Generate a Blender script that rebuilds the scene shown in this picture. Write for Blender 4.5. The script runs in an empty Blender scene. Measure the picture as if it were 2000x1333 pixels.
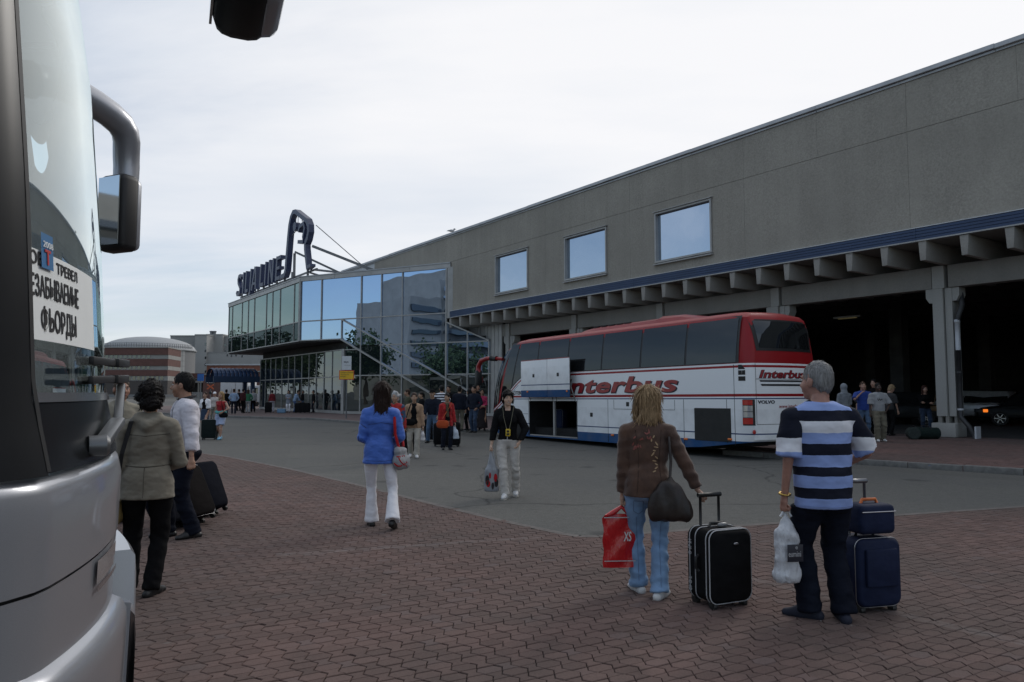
import bpy, bmesh, math, random
import numpy as np
from mathutils import Vector, Matrix, Euler
R = math.radians
random.seed(7)
rng = np.random.default_rng(11)
scene = bpy.context.scene
COL = scene.collection
# ------------------------------------------------------------------ camera
CAM_H = 1.55; FPX = 1450.0; PITCH = math.atan((768.5 - 666.5) / FPX)
cam_d = bpy.data.cameras.new('camera'); cam = bpy.data.objects.new('camera', cam_d); COL.objects.link(cam)
cam_d.sensor_width = 36.0; cam_d.lens = FPX / 2000.0 * 36.0
cam_d.clip_start = 0.05; cam_d.clip_end = 6000
cam.location = (0, 0, CAM_H); cam.rotation_euler = (R(90) + PITCH, 0, 0)
scene.camera = cam
# ------------------------------------------------------------------ world: overcast sky, brighter towards the hidden sun
SUN_EL = R(34); SUN_AZ = R(38)          # azimuth clockwise from +Y: sun behind the terminal roof
w = bpy.data.worlds.new('World'); scene.world = w; w.use_nodes = True
nt = w.node_tree; nt.nodes.clear()
def N(t, **k):
    n = nt.nodes.new(t)
    for a, b in k.items(): setattr(n, a, b)
    return n
out = N('ShaderNodeOutputWorld')
sky = N('ShaderNodeTexSky', sky_type='NISHITA', sun_disc=False, sun_elevation=SUN_EL, sun_rotation=SUN_AZ)
sky.air_density = 1.0; sky.dust_density = 0.4
bg1 = N('ShaderNodeBackground'); bg1.inputs['Strength'].default_value = 0.11
nt.links.new(sky.outputs[0], bg1.inputs['Color'])
tc = N('ShaderNodeTexCoord')
sep = N('ShaderNodeSeparateXYZ'); nt.links.new(tc.outputs['Generated'], sep.inputs[0])
def M2(op, a, b=None, clamp=False):
    n = N('ShaderNodeMath', operation=op); n.use_clamp = clamp
    for i, v in enumerate((a, b)):
        if v is None: continue
        if isinstance(v, (int, float)): n.inputs[i].default_value = v
        else: nt.links.new(v, n.inputs[i])
    return n.outputs[0]
zc = M2('MAXIMUM', sep.outputs['Z'], 0.0); zd = M2('ADD', zc, 0.13)
px = M2('DIVIDE', sep.outputs['X'], zd); py = M2('DIVIDE', sep.outputs['Y'], zd)
cmb = N('ShaderNodeCombineXYZ'); nt.links.new(px, cmb.inputs[0]); nt.links.new(py, cmb.inputs[1])
n1 = N('ShaderNodeTexNoise'); n1.inputs['Scale'].default_value = 0.55; n1.inputs['Detail'].default_value = 8; n1.inputs['Roughness'].default_value = 0.58
n1.inputs['Distortion'].default_value = 0.4
mp = N('ShaderNodeMapping'); mp.inputs['Scale'].default_value = (0.55, 1.25, 1); mp.inputs['Rotation'].default_value = (0, 0, R(14)); mp.inputs['Location'].default_value = (3.3, 1.2, 0)
nt.links.new(cmb.outputs[0], mp.inputs[0]); nt.links.new(mp.outputs[0], n1.inputs['Vector'])
# nearness to the sun
sv = N('ShaderNodeVectorMath', operation='DOT_PRODUCT')
nt.links.new(tc.outputs['Generated'], sv.inputs[0])
sv.inputs[1].default_value = (math.sin(SUN_AZ) * math.cos(SUN_EL), math.cos(SUN_AZ) * math.cos(SUN_EL), math.sin(SUN_EL))
glow = N('ShaderNodeMapRange'); glow.inputs[1].default_value = -0.6; glow.inputs[2].default_value = 1.0; glow.inputs[3].default_value = 0.0; glow.inputs[4].default_value = 1.0
nt.links.new(sv.outputs['Value'], glow.inputs[0])
# cloud cover: dense towards the sun, thinner on the far side of the sky
cov = M2('ADD', n1.outputs['Fac'], M2('MULTIPLY', glow.outputs[0], 0.42))
cr = N('ShaderNodeMapRange', interpolation_type='SMOOTHSTEP'); cr.inputs[1].default_value = 0.44; cr.inputs[2].default_value = 0.86; cr.inputs[3].default_value = 0.12; cr.inputs[4].default_value = 0.97
nt.links.new(cov, cr.inputs[0])
n2 = N('ShaderNodeTexNoise'); n2.inputs['Scale'].default_value = 1.3; n2.inputs['Detail'].default_value = 6; nt.links.new(mp.outputs[0], n2.inputs['Vector'])
cb = M2('ADD', M2('MULTIPLY', n2.outputs['Fac'], 0.46), M2('MULTIPLY', M2('POWER', glow.outputs[0], 2.2), 0.36))
ramp = N('ShaderNodeMix', data_type='RGBA'); ramp.inputs[6].default_value = (0.56, 0.655, 0.785, 1); ramp.inputs[7].default_value = (0.955, 0.955, 0.975, 1)
cbm = N('ShaderNodeMapRange'); cbm.inputs[1].default_value = 0.17; cbm.inputs[2].default_value = 0.56; nt.links.new(cb, cbm.inputs[0])
nt.links.new(cbm.outputs[0], ramp.inputs[0])
bg2 = N('ShaderNodeBackground'); bg2.inputs['Strength'].default_value = 1.0
nt.links.new(ramp.outputs[2], bg2.inputs['Color'])
mx = N('ShaderNodeMixShader'); nt.links.new(cr.outputs[0], mx.inputs[0]); nt.links.new(bg1.outputs[0], mx.inputs[1]); nt.links.new(bg2.outputs[0], mx.inputs[2])
nt.links.new(mx.outputs[0], out.inputs[0])
# ------------------------------------------------------------------ sun, veiled by cloud
sd = bpy.data.lights.new('sun', 'SUN'); sd.energy = 0.9; sd.angle = R(20); sd.color = (1, 0.96, 0.9)
so = bpy.data.objects.new('sun', sd); COL.objects.link(so)
so.rotation_euler = Euler((R(90) - SUN_EL, 0, -SUN_AZ + math.pi), 'XYZ')
_dir = Vector((math.sin(SUN_AZ) * math.cos(SUN_EL), math.cos(SUN_AZ) * math.cos(SUN_EL), math.sin(SUN_EL)))
so.rotation_euler = _dir.to_track_quat('Z', 'Y').to_euler()
vs = scene.view_settings; scene.display_settings.display_device = 'sRGB'
vs.view_transform = 'Standard'; vs.look = 'None'; vs.exposure = 0.0; vs.gamma = 1.0; vs.use_curve_mapping = False
scene.render.engine = 'CYCLES'; scene.cycles.use_denoising = True
scene.cycles.max_bounces = 7; scene.cycles.diffuse_bounces = 3; scene.cycles.glossy_bounces = 4; scene.cycles.transparent_max_bounces = 14
scene.cycles.sample_clamp_indirect = 4

# ------------------------------------------------------------------ helpers
def ray(u, v):
    cp, sp = math.cos(PITCH), math.sin(PITCH); a = (u - 1000) / FPX; b = (666.5 - v) / FPX
    return Vector((a, cp - b * sp, sp + b * cp))
def ground(u, v, z=0.0):
    d = ray(u, v); t = (z - CAM_H) / d.z
    return Vector((d.x * t, d.y * t, z))

def link(o, parent=None):
    COL.objects.link(o)
    if parent is not None: o.parent = parent
    return o
def tag(o, label=None, cat=None, group=None, kind=None):
    if label: o['label'] = label
    if cat: o['category'] = cat
    if group: o['group'] = group
    if kind: o['kind'] = kind
    return o
def thing(name, label, cat, loc=(0, 0, 0), rotz=0.0, group=None, mtx=None):
    o = bpy.data.objects.new(name, None); o.empty_display_size = 0.2
    if mtx is not None: o.matrix_world = mtx
    else: o.location = loc; o.rotation_euler = (0, 0, rotz)
    link(o); return tag(o, label, cat, group)
_kids = {}
def copy_tree(o, parent=None):
    c = o.copy(); COL.objects.link(c)
    if parent is not None: c.parent = parent
    for ch in [x for x in COL.objects if x.parent == o]: copy_tree(ch, c)
    return c

class NB:
    """tiny node-tree builder"""
    def __init__(s, name):
        s.m = bpy.data.materials.new(name); s.m.use_nodes = True; s.t = s.m.node_tree
        s.b = s.t.nodes['Principled BSDF']; s.o = s.t.nodes['Material Output']
    def n(s, t, **k):
        x = s.t.nodes.new(t)
        for a, b in k.items():
            if a.startswith('i_'):
                x.inputs[int(a[2:]) if a[2:].isdigit() else a[2:].replace('_', ' ')].default_value = b
            else: setattr(x, a, b)
        return x
    def l(s, a, b): s.t.links.new(a, b)
    def coords(s, space='Object', scale=(1, 1, 1), rot=(0, 0, 0)):
        tc = s.n('ShaderNodeTexCoord'); mp = s.n('ShaderNodeMapping')
        mp.inputs['Scale'].default_value = scale; mp.inputs['Rotation'].default_value = rot
        s.l(tc.outputs[space], mp.inputs[0]); return mp.outputs[0]
    def noise(s, vec, scale, detail=4, rough=0.55):
        x = s.n('ShaderNodeTexNoise'); x.inputs['Scale'].default_value = scale; x.inputs['Detail'].default_value = detail; x.inputs['Roughness'].default_value = rough
        s.l(vec, x.inputs['Vector']); return x.outputs['Fac']
    def ramp(s, fac, stops, interp='LINEAR'):
        x = s.n('ShaderNodeValToRGB'); cr = x.color_ramp; cr.interpolation = interp
        while len(cr.elements) < len(stops): cr.elements.new(0.5)
        for e, (p, c) in zip(cr.elements, stops):
            e.position = p; e.color = (*c, 1) if len(c) == 3 else c
        s.l(fac, x.inputs[0]); return x.outputs[0]
    def mix(s, fac, a, b, mode='MIX'):
        x = s.n('ShaderNodeMix', data_type='RGBA', blend_type=mode)
        for i, v in ((0, fac), (6, a), (7, b)):
            if isinstance(v, (int, float)): x.inputs[i].default_value = v
            elif isinstance(v, tuple): x.inputs[i].default_value = (*v, 1) if len(v) == 3 else v
            else: s.l(v, x.inputs[i])
        return x.outputs[2]
    def math(s, op, a, b=0.0):
        x = s.n('ShaderNodeMath', operation=op)
        for i, v in ((0, a), (1, b)):
            if isinstance(v, (int, float)): x.inputs[i].default_value = v
            else: s.l(v, x.inputs[i])
        return x.outputs[0]
    def bump(s, h, strength=0.3, dist=0.01):
        x = s.n('ShaderNodeBump'); x.inputs['Strength'].default_value = strength; x.inputs['Distance'].default_value = dist
        s.l(h, x.inputs['Height']); s.l(x.outputs[0], s.b.inputs['Normal'])
    def set(s, **k):
        for a, v in k.items():
            i = s.b.inputs[a.replace('_', ' ')]
            if isinstance(v, (int, float)): i.default_value = v
            elif isinstance(v, tuple): i.default_value = (*v, 1) if len(v) == 3 and i.type == 'RGBA' else v
            else: s.l(v, i)
        return s

def mat(name, col, rough=0.6, metal=0.0, var=0.12, scale=6.0, bump=0.0, bscale=40.0, coat=0.0, spec=0.5, space='Object', emit=None, estr=0.0):
    """plain surface with a little mottling and relief"""
    b = NB(name); v = b.coords(space)
    n = b.noise(v, scale)
    lo = tuple(c * (1 - var) for c in col); hi = tuple(min(1, c * (1 + var)) for c in col)
    b.set(Base_Color=b.ramp(n, [(0.3, lo), (0.7, hi)]), Roughness=rough, Metallic=metal, Coat_Weight=coat)
    b.b.inputs['Specular IOR Level'].default_value = spec
    if bump: b.bump(b.noise(v, bscale, 5), bump, 0.01)
    if emit: b.set(Emission_Color=emit, Emission_Strength=estr)
    return b.m

class MB:
    """mesh builder; collects polygons, then links them as one object"""
    def __init__(s): s.v = []; s.f = []; s.mi = []
    def add(s, vs, fs, mi=0, M=None):
        k = len(s.v)
        if M is not None: vs = [M @ Vector(p) for p in vs]
        s.v += [tuple(p) for p in vs]
        s.f += [tuple(i + k for i in f) for f in fs]; s.mi += [mi] * len(fs); return s
    def box(s, a, b, mi=0, M=None):
        (x0, y0, z0), (x1, y1, z1) = a, b
        return s.add([(x0, y0, z0), (x1, y0, z0), (x1, y1, z0), (x0, y1, z0), (x0, y0, z1), (x1, y0, z1), (x1, y1, z1), (x0, y1, z1)],
                     [(3, 2, 1, 0), (4, 5, 6, 7), (0, 1, 5, 4), (1, 2, 6, 5), (2, 3, 7, 6), (3, 0, 4, 7)], mi, M)
    def prism(s, poly, h0, h1, axis='z', mi=0, M=None):
        """extrude a 2-D outline; axis z: (x,y), axis y: (x,z), axis x: (y,z)"""
        n = len(poly)
        def P(p, h): return (p[0], p[1], h) if axis == 'z' else ((p[0], h, p[1]) if axis == 'y' else (h, p[0], p[1]))
        vs = [P(p, h0) for p in poly] + [P(p, h1) for p in poly]
        area = sum(poly[i][0] * poly[(i + 1) % n][1] - poly[(i + 1) % n][0] * poly[i][1] for i in range(n))
        flip = (area < 0) != (axis == 'y')
        fs = [tuple(range(n))[::-1], tuple(range(n, 2 * n))] + [(i, (i + 1) % n, n + (i + 1) % n, n + i) for i in range(n)]
        if (h1 < h0): flip = not flip
        if flip: fs = [f[::-1] for f in fs]
        return s.add(vs, fs, mi, M)
    def tube(s, pts, r, seg=8, mi=0, cap=True, M=None):
        pts = [Vector(p) for p in pts]; n = len(pts)
        rs = r if isinstance(r, (list, tuple)) else [r] * n
        vs = []; fs = []; up = None
        for i, p in enumerate(pts):
            d = (pts[min(i + 1, n - 1)] - pts[max(i - 1, 0)]).normalized()
            if up is None:
                up = Vector((0, 0, 1)) if abs(d.z) < 0.9 else Vector((1, 0, 0))
            x = d.cross(up).normalized(); y = x.cross(d).normalized(); up = y
            for k in range(seg):
                a = 2 * math.pi * k / seg
                vs.append(p + (x * math.cos(a) + y * math.sin(a)) * rs[i])
        for i in range(n - 1):
            for k in range(seg):
                k2 = (k + 1) % seg
                fs.append((i * seg + k, (i + 1) * seg + k, (i + 1) * seg + k2, i * seg + k2)[::-1])
        if cap: fs += [tuple(range(seg)), tuple(range((n - 1) * seg, n * seg))[::-1]]
        return s.add(vs, fs, mi, M)
    def bar(s, a, b, w, h=None, mi=0, up=(0, 0, 1), M=None):
        """rectangular bar from a to b"""
        a = Vector(a); b = Vector(b); h = w if h is None else h
        d = (b - a).normalized(); up = Vector(up)
        if abs(d.dot(up)) > 0.98: up = Vector((0, 1, 0))
        x = d.cross(up).normalized() * w / 2; y = x.cross(d).normalized() * h / 2
        vs = [a - x - y, a + x - y, a + x + y, a - x + y, b - x - y, b + x - y, b + x + y, b - x + y]
        return s.add(vs, [(0, 1, 2, 3), (7, 6, 5, 4), (0, 4, 5, 1), (1, 5, 6, 2), (2, 6, 7, 3), (3, 7, 4, 0)], mi, M)
    def lathe(s, prof, seg=16, c=(0, 0, 0), axis='z', mi=0, M=None):
        vs = []; fs = []; n = len(prof)
        for (r, h) in prof:
            for k in range(seg):
                a = 2 * math.pi * k / seg; x, y = r * math.cos(a), r * math.sin(a)
                p = (x, y, h) if axis == 'z' else ((h, x, y) if axis == 'x' else (y, h, x))
                vs.append((p[0] + c[0], p[1] + c[1], p[2] + c[2]))
        for i in range(n - 1):
            for k in range(seg):
                k2 = (k + 1) % seg; fs.append((i * seg + k, i * seg + k2, (i + 1) * seg + k2, (i + 1) * seg + k))
        fs += [tuple(range(seg))[::-1], tuple(range((n - 1) * seg, n * seg))]
        return s.add(vs, fs, mi, M)
    def grid(s, rows, mi=0, close=False, M=None):
        n = len(rows); m = len(rows[0]); vs = [p for r in rows for p in r]; fs = []
        for i in range(n - 1):
            for j in range(m if close else m - 1):
                j2 = (j + 1) % m; fs.append((i * m + j, i * m + j2, (i + 1) * m + j2, (i + 1) * m + j))
        return s.add(vs, fs, mi, M)
    def sphere(s, c, r, seg=12, rings=8, mi=0, M=None):
        r = r if isinstance(r, (tuple, list)) else (r, r, r); vs = []; fs = []
        for i in range(rings + 1):
            t = math.pi * i / rings
            for k in range(seg):
                a = 2 * math.pi * k / seg
                vs.append((c[0] + r[0] * math.sin(t) * math.cos(a), c[1] + r[1] * math.sin(t) * math.sin(a), c[2] - r[2] * math.cos(t)))
        for i in range(rings):
            for k in range(seg):
                k2 = (k + 1) % seg; fs.append((i * seg + k, i * seg + k2, (i + 1) * seg + k2, (i + 1) * seg + k))
        return s.add(vs, fs, mi, M)
    def mesh(s, name, mats, smooth=False, bevel=0.0, bseg=2, recalc=False, auto=None, thick=0.0):
        me = bpy.data.meshes.new(name); me.from_pydata(s.v, [], s.f)
        mats = mats if isinstance(mats, (list, tuple)) else [mats]
        for m in mats: me.materials.append(m)
        me.polygons.foreach_set('material_index', s.mi)
        if bevel or recalc or thick:
            bm = bmesh.new(); bm.from_mesh(me)
            bmesh.ops.remove_doubles(bm, verts=bm.verts, dist=1e-5)
            if recalc: bmesh.ops.recalc_face_normals(bm, faces=bm.faces)
            if thick: bmesh.ops.solidify(bm, geom=bm.faces[:], thickness=thick)
            if bevel:
                ed = [e for e in bm.edges if len(e.link_faces) == 2 and e.calc_face_angle(0) > R(35)]
                bmesh.ops.bevel(bm, geom=ed, offset=bevel, segments=bseg, profile=0.5, affect='EDGES', clamp_overlap=True)
            bm.to_mesh(me); bm.free()
        if smooth or bevel:
            me.polygons.foreach_set('use_smooth', [True] * len(me.polygons))
            ang = auto if auto is not None else (R(40) if not smooth or bevel else None)
            if ang is not None: me.set_sharp_from_angle(angle=ang)
        me.update(); return me
    def build(s, name, mats, parent=None, **k):
        return link(bpy.data.objects.new(name, s.mesh(name, mats, **k)), parent)

def fast_mesh(name, V, Q, mats, smooth=True):
    """numpy vertices + faces (all with the same corner count) -> mesh"""
    me = bpy.data.meshes.new(name); n = Q.shape[1]
    me.vertices.add(len(V)); me.vertices.foreach_set('co', np.ascontiguousarray(V, np.float32).ravel())
    me.loops.add(Q.size); me.loops.foreach_set('vertex_index', np.ascontiguousarray(Q, np.int32).ravel())
    me.polygons.add(len(Q)); me.polygons.foreach_set('loop_start', np.arange(0, Q.size, n, dtype=np.int32))
    me.polygons.foreach_set('use_smooth', np.full(len(Q), smooth))
    for m in (mats if isinstance(mats, (list, tuple)) else [mats]): me.materials.append(m)
    me.update(calc_edges=True); me.validate(); return me

_font_cache = {}
def text_mesh(txt, size=1.0, depth=0.01, shear=0.0, xscale=1.0, bold=0.0, spacing=1.0, align='LEFT', res=4):
    """extruded lettering as (verts, faces): x along the line, y up, z towards the reader"""
    cu = bpy.data.curves.new('lettering', 'FONT'); cu.body = txt; cu.size = size; cu.extrude = depth / 2; cu.shear = shear
    cu.offset = bold; cu.space_character = spacing; cu.align_x = align; cu.resolution_u = res
    ob = bpy.data.objects.new('lettering', cu); COL.objects.link(ob)
    dg = bpy.context.evaluated_depsgraph_get(); me = ob.evaluated_get(dg).to_mesh()
    vs = [(p.co.x * xscale, p.co.y, p.co.z) for p in me.vertices]; fs = [tuple(p.vertices) for p in me.polygons]
    ob.evaluated_get(dg).to_mesh_clear(); bpy.data.objects.remove(ob); bpy.data.curves.remove(cu)
    return vs, fs
def lettering(name, txt, m, parent, M, **k):
    vs, fs = text_mesh(txt, **k); b = MB(); b.add(vs, fs, 0, M)
    return b.build(name, m, parent)
def frame(o, x, z):
    """matrix whose local x/y/z are reading direction, up and out"""
    x = Vector(x).normalized(); z = Vector(z).normalized(); y = z.cross(x)
    return Matrix((( x.x, y.x, z.x, o[0]), (x.y, y.y, z.y, o[1]), (x.z, y.z, z.z, o[2]), (0, 0, 0, 1)))
# ================================================================== SETTING
# building axes: local x runs along the facade away from us, local y out to the street
BX = Vector((-1021 / FPX, 1 / math.cos(PITCH), 0)).normalized(); BY = Vector((-BX.y, BX.x, 0))
BO = Vector((13.962, 24.760, 0))
BM = Matrix(((BX.x, BY.x, 0, BO.x), (BX.y, BY.y, 0, BO.y), (0, 0, 1, 0), (0, 0, 0, 1)))
def bw(x, y, z=0): return BM @ Vector((x, y, z))
SW_Z = 0.12

# ---- asphalt
b = NB('worn asphalt'); v = b.coords('Object')
sp = b.noise(v, 42, 6, 0.75); big = b.noise(v, 0.22, 5); mid = b.noise(v, 2.0, 4)
c = b.ramp(sp, [(0.28, (0.063, 0.061, 0.055)), (0.52, (0.123, 0.120, 0.108)), (0.78, (0.213, 0.208, 0.190))])
c = b.mix(b.ramp(big, [(0.35, (0, 0, 0)), (0.65, (0.55, 0.55, 0.55))]), c, (0.085, 0.086, 0.085))
c = b.mix(b.ramp(mid, [(0.60, (0, 0, 0)), (0.72, (0.35, 0.35, 0.35))]), c, (0.075, 0.073, 0.070)); gr8 = b.noise(v, 9, 6, 0.8); c = b.mix(0.55, c, b.ramp(gr8, [(0.3, (0.33,) * 3), (0.7, (0.68,) * 3)]), 'OVERLAY')
vp = b.n('ShaderNodeTexVoronoi'); vp.inputs['Scale'].default_value = 0.11; b.l(v, vp.inputs['Vector'])
c = b.mix(0.5, c, b.ramp(vp.outputs['Color'], [(0.2, (0.40,) * 3), (0.8, (0.60,) * 3)]), 'OVERLAY')
vq = b.n('ShaderNodeTexVoronoi'); vq.inputs['Scale'].default_value = 0.7; b.l(v, vq.inputs['Vector'])
c = b.mix(b.ramp(b.math('ADD', vq.outputs['Distance'], b.math('MULTIPLY', mid, 0.5)), [(0.30, (0.65,) * 3), (0.42, (0,) * 3)]), c, (0.040, 0.040, 0.040))
vor = b.n('ShaderNodeTexVoronoi', feature='DISTANCE_TO_EDGE'); vor.inputs['Scale'].default_value = 0.16
wv = b.n('ShaderNodeVectorMath', operation='ADD'); nz = b.n('ShaderNodeTexNoise'); nz.inputs['Scale'].default_value = 0.8; nz.inputs['Detail'].default_value = 6
b.l(v, nz.inputs['Vector']); b.l(v, wv.inputs[0]); b.l(nz.outputs['Color'], wv.inputs[1]); b.l(wv.outputs[0], vor.inputs['Vector'])
crk = b.ramp(vor.outputs['Distance'], [(0.0, (0.8, 0.8, 0.8)), (0.006, (0, 0, 0))])
c = b.mix(crk, c, (0.035, 0.034, 0.033))
b.set(Base_Color=c, Roughness=0.92); b.b.inputs['Specular IOR Level'].default_value = 0.3; b.bump(sp, 0.5, 0.006); M_ASPH = b.m
g = MB(); g.add([(-3000, -3000, 0), (3000, -3000, 0), (3000, 3000, 0), (-3000, 3000, 0)], [(0, 1, 2, 3)])
tag(g.build('asphalt_ground', M_ASPH), kind='structure')

# ---- interlocking pavers: long hexagons and bow-ties in alternating rows
def paver_mat(name, base, dirt, lines=()):
    b = NB(name); geo = b.n('ShaderNodeNewGeometry'); pos = geo.outputs['Position']
    at = b.n('ShaderNodeAttribute', attribute_name='tone'); oi = b.n('ShaderNodeObjectInfo')
    tone = b.math('ADD', at.outputs['Fac'], b.math('MULTIPLY', oi.outputs['Random'], 0.9))
    tone = b.math('FRACT', tone)
    c = b.ramp(tone, [(0.0, tuple(x * 0.80 for x in base)), (0.5, base), (0.85, tuple(x * 1.12 for x in base)), (1.0, (base[0] * 1.0, base[1] * 1.12, base[2] * 1.2))])
    big = b.noise(pos, 0.45, 5); fine = b.noise(pos, 60, 5, 0.7); mid = b.noise(pos, 3.0, 5)
    c = b.mix(b.ramp(big, [(0.36, (0, 0, 0)), (0.66, (0.75, 0.75, 0.75))]), c, dirt)
    c = b.mix(b.ramp(mid, [(0.50, (0, 0, 0)), (0.75, (0.45, 0.45, 0.45))]), c, tuple(x * 0.8 for x in dirt))
    c = b.mix(0.5, c, b.ramp(fine, [(0.25, (0.35, 0.35, 0.35)), (0.75, (0.72, 0.72, 0.72))]), 'OVERLAY')
    vg = b.n('ShaderNodeTexVoronoi'); vg.inputs['Scale'].default_value = 1.6; b.l(pos, vg.inputs['Vector'])      # trodden gum and spills
    c = b.mix(b.ramp(vg.outputs['Distance'], [(0.03, (0.42,) * 3), (0.045, (0,) * 3)]), c, (0.19, 0.18, 0.17))
    vh = b.n('ShaderNodeTexVoronoi'); vh.inputs['Scale'].default_value = 0.55; b.l(pos, vh.inputs['Vector'])
    c = b.mix(b.ramp(b.math('ADD', vh.outputs['Distance'], b.math('MULTIPLY', mid, 0.35)), [(0.20, (0.55,) * 3), (0.30, (0,) * 3)]), c, tuple(x * 0.45 for x in dirt))
    sepx = b.n('ShaderNodeSeparateXYZ'); b.l(pos, sepx.inputs[0])
    for (p, q) in lines:       # worn pale paint
        d = (q - p).normalized(); nx, ny = -d.y, d.x
        dist = b.math('ABSOLUTE', b.math('ADD', b.math('ADD', b.math('MULTIPLY', sepx.outputs[0], nx), b.math('MULTIPLY', sepx.outputs[1], ny)), -(nx * p.x + ny * p.y)))
        al = b.math('ADD', b.math('ADD', b.math('MULTIPLY', sepx.outputs[0], d.x), b.math('MULTIPLY', sepx.outputs[1], d.y)), -(d.x * p.x + d.y * p.y))
        m = b.math('MULTIPLY', b.math('LESS_THAN', dist, 0.06), b.math('MULTIPLY', b.math('GREATER_THAN', al, 0.0), b.math('LESS_THAN', al, (q - p).length)))
        m = b.math('MULTIPLY', m, b.ramp(b.noise(pos, 9, 5), [(0.35, (0.05,) * 3), (0.75, (0.38,) * 3)]))
        c = b.mix(m, c, (0.24, 0.22, 0.21))
    b.set(Base_Color=c, Roughness=0.92); b.b.inputs['Specular IOR Level'].default_value = 0.25; b.bump(fine, 0.35, 0.004); return b.m
LINES = [(ground(540, 1088), ground(1060, 1052)), (ground(1440, 1128), ground(2100, 1286))]
M_PAVE = paver_mat('red brown concrete pavers', (0.138, 0.089, 0.078), (0.088, 0.070, 0.063), LINES)
M_WALKP = paver_mat('dull red pavement pavers', (0.150, 0.092, 0.082), (0.092, 0.074, 0.068))
M_JOINT = mat('sand and dirt in the joints', (0.046, 0.037, 0.033), 0.95, var=0.3, scale=20)

def paver_shape(hexa, w, Lh, a, gap=0.0028, ch=0.004, top=0.012):
    """outline of one stone about its centre: u across, v along"""
    e = a if hexa else -a; hw = w / 2 - gap; hl = Lh / 2 - gap
    o = [(-hw, -hl), (0, -hl - e), (hw, -hl), (hw, hl), (0, hl + e), (-hw, hl)]
    i = [(x * (1 - ch / hw), y * (1 - ch / (abs(y) + 1e-6)) if abs(y) > 1e-6 else 0) for x, y in o]
    V = [(x, y, top) for x, y in i] + [(x, y, top - ch) for x, y in o] + [(x, y, 0.0) for x, y in o]
    F = [(0, 1, 4, 5), (1, 2, 3, 4)]
    for k in range(6):
        k2 = (k + 1) % 6
        F.append((6 + k, 6 + k2, k2, k)); F.append((12 + k, 12 + k2, 6 + k2, 6 + k))
    return np.array(V, float), np.array(F)
def inside(poly, P):
    x, y = P[:, 0], P[:, 1]; r = np.zeros(len(P), bool); n = len(poly)
    for i in range(n):
        (x0, y0), (x1, y1) = poly[i], poly[(i + 1) % n]
        if y0 == y1: continue
        c = ((y0 > y) != (y1 > y)) & (x < (x1 - x0) * (y - y0) / (y1 - y0) + x0); r ^= c
    return r
def lay_pavers(poly, z, rot, org, far, singles, material, parent, keep, w=0.096, Lh=0.110, a=0.027):
    cs, sn = math.cos(rot), math.sin(rot)
    n = int(60 / w); I, J = np.meshgrid(np.arange(-n, n), np.arange(-int(60 / Lh), int(60 / Lh)), indexing='ij'); I = I.ravel(); J = J.ravel()
    U = I * w; Vv = J * Lh
    X = org[0] + U * cs - Vv * sn; Y = org[1] + U * sn + Vv * cs; P = np.stack([X, Y], 1)
    ok = inside(poly, P) & keep(X, Y) & (Y < far)
    X, Y, I, J = X[ok], Y[ok], I[ok], J[ok]
    order = np.argsort(X * X + Y * Y); X, Y, I, J = X[order], Y[order], I[order], J[order]
    hexa = ((I + J) % 2 == 0)
    r = np.random.default_rng(3); dz = r.normal(0, 0.0014, len(X)); tx = r.normal(0, 0.008, len(X)); ty = r.normal(0, 0.008, len(X)); tz = r.normal(0, 0.012, len(X)); tone = r.random(len(X))
    shp = {h: paver_shape(h, w, Lh, a) for h in (True, False)}
    me = {h: fast_mesh('paver', shp[h][0], shp[h][1], material, smooth=False) for h in (True, False)}
    for k in range(min(singles, len(X))):
        o = bpy.data.objects.new('paver', me[bool(hexa[k])]); o.location = (X[k], Y[k], z + dz[k]); o.rotation_euler = (tx[k], ty[k], rot + tz[k]); link(o, parent)
    Vs, Fs, Ts = [], [], []; base = 0
    for h in (True, False):
        m = np.where(hexa == h)[0]; m = m[m >= singles]
        if not len(m): continue
        S, F = shp[h]; c, s_ = np.cos(rot + tz[m])[:, None], np.sin(rot + tz[m])[:, None]
        x = S[None, :, 0] * c - S[None, :, 1] * s_ + X[m][:, None]; y = S[None, :, 0] * s_ + S[None, :, 1] * c + Y[m][:, None]
        zz = z + dz[m][:, None] + S[None, :, 2] + S[None, :, 0] * tx[m][:, None] + S[None, :, 1] * ty[m][:, None]
        Vs.append(np.stack([x, y, zz], 2).reshape(-1, 3)); k = len(S)
        Fs.append((F[None] + (np.arange(len(m)) * k)[:, None, None] + base).reshape(-1, 4)); Ts.append(np.repeat(tone[m], k)); base += len(m) * k
    if Vs:
        me2 = fast_mesh('paver_field', np.concatenate(Vs), np.concatenate(Fs), material, smooth=False)
        at = me2.attributes.new('tone', 'FLOAT', 'POINT'); at.data.foreach_set('value', np.concatenate(Ts).astype(np.float32))
        o = link(bpy.data.objects.new('paver_field', me2), parent); o['kind'] = 'stuff'
    return len(X)

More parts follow.
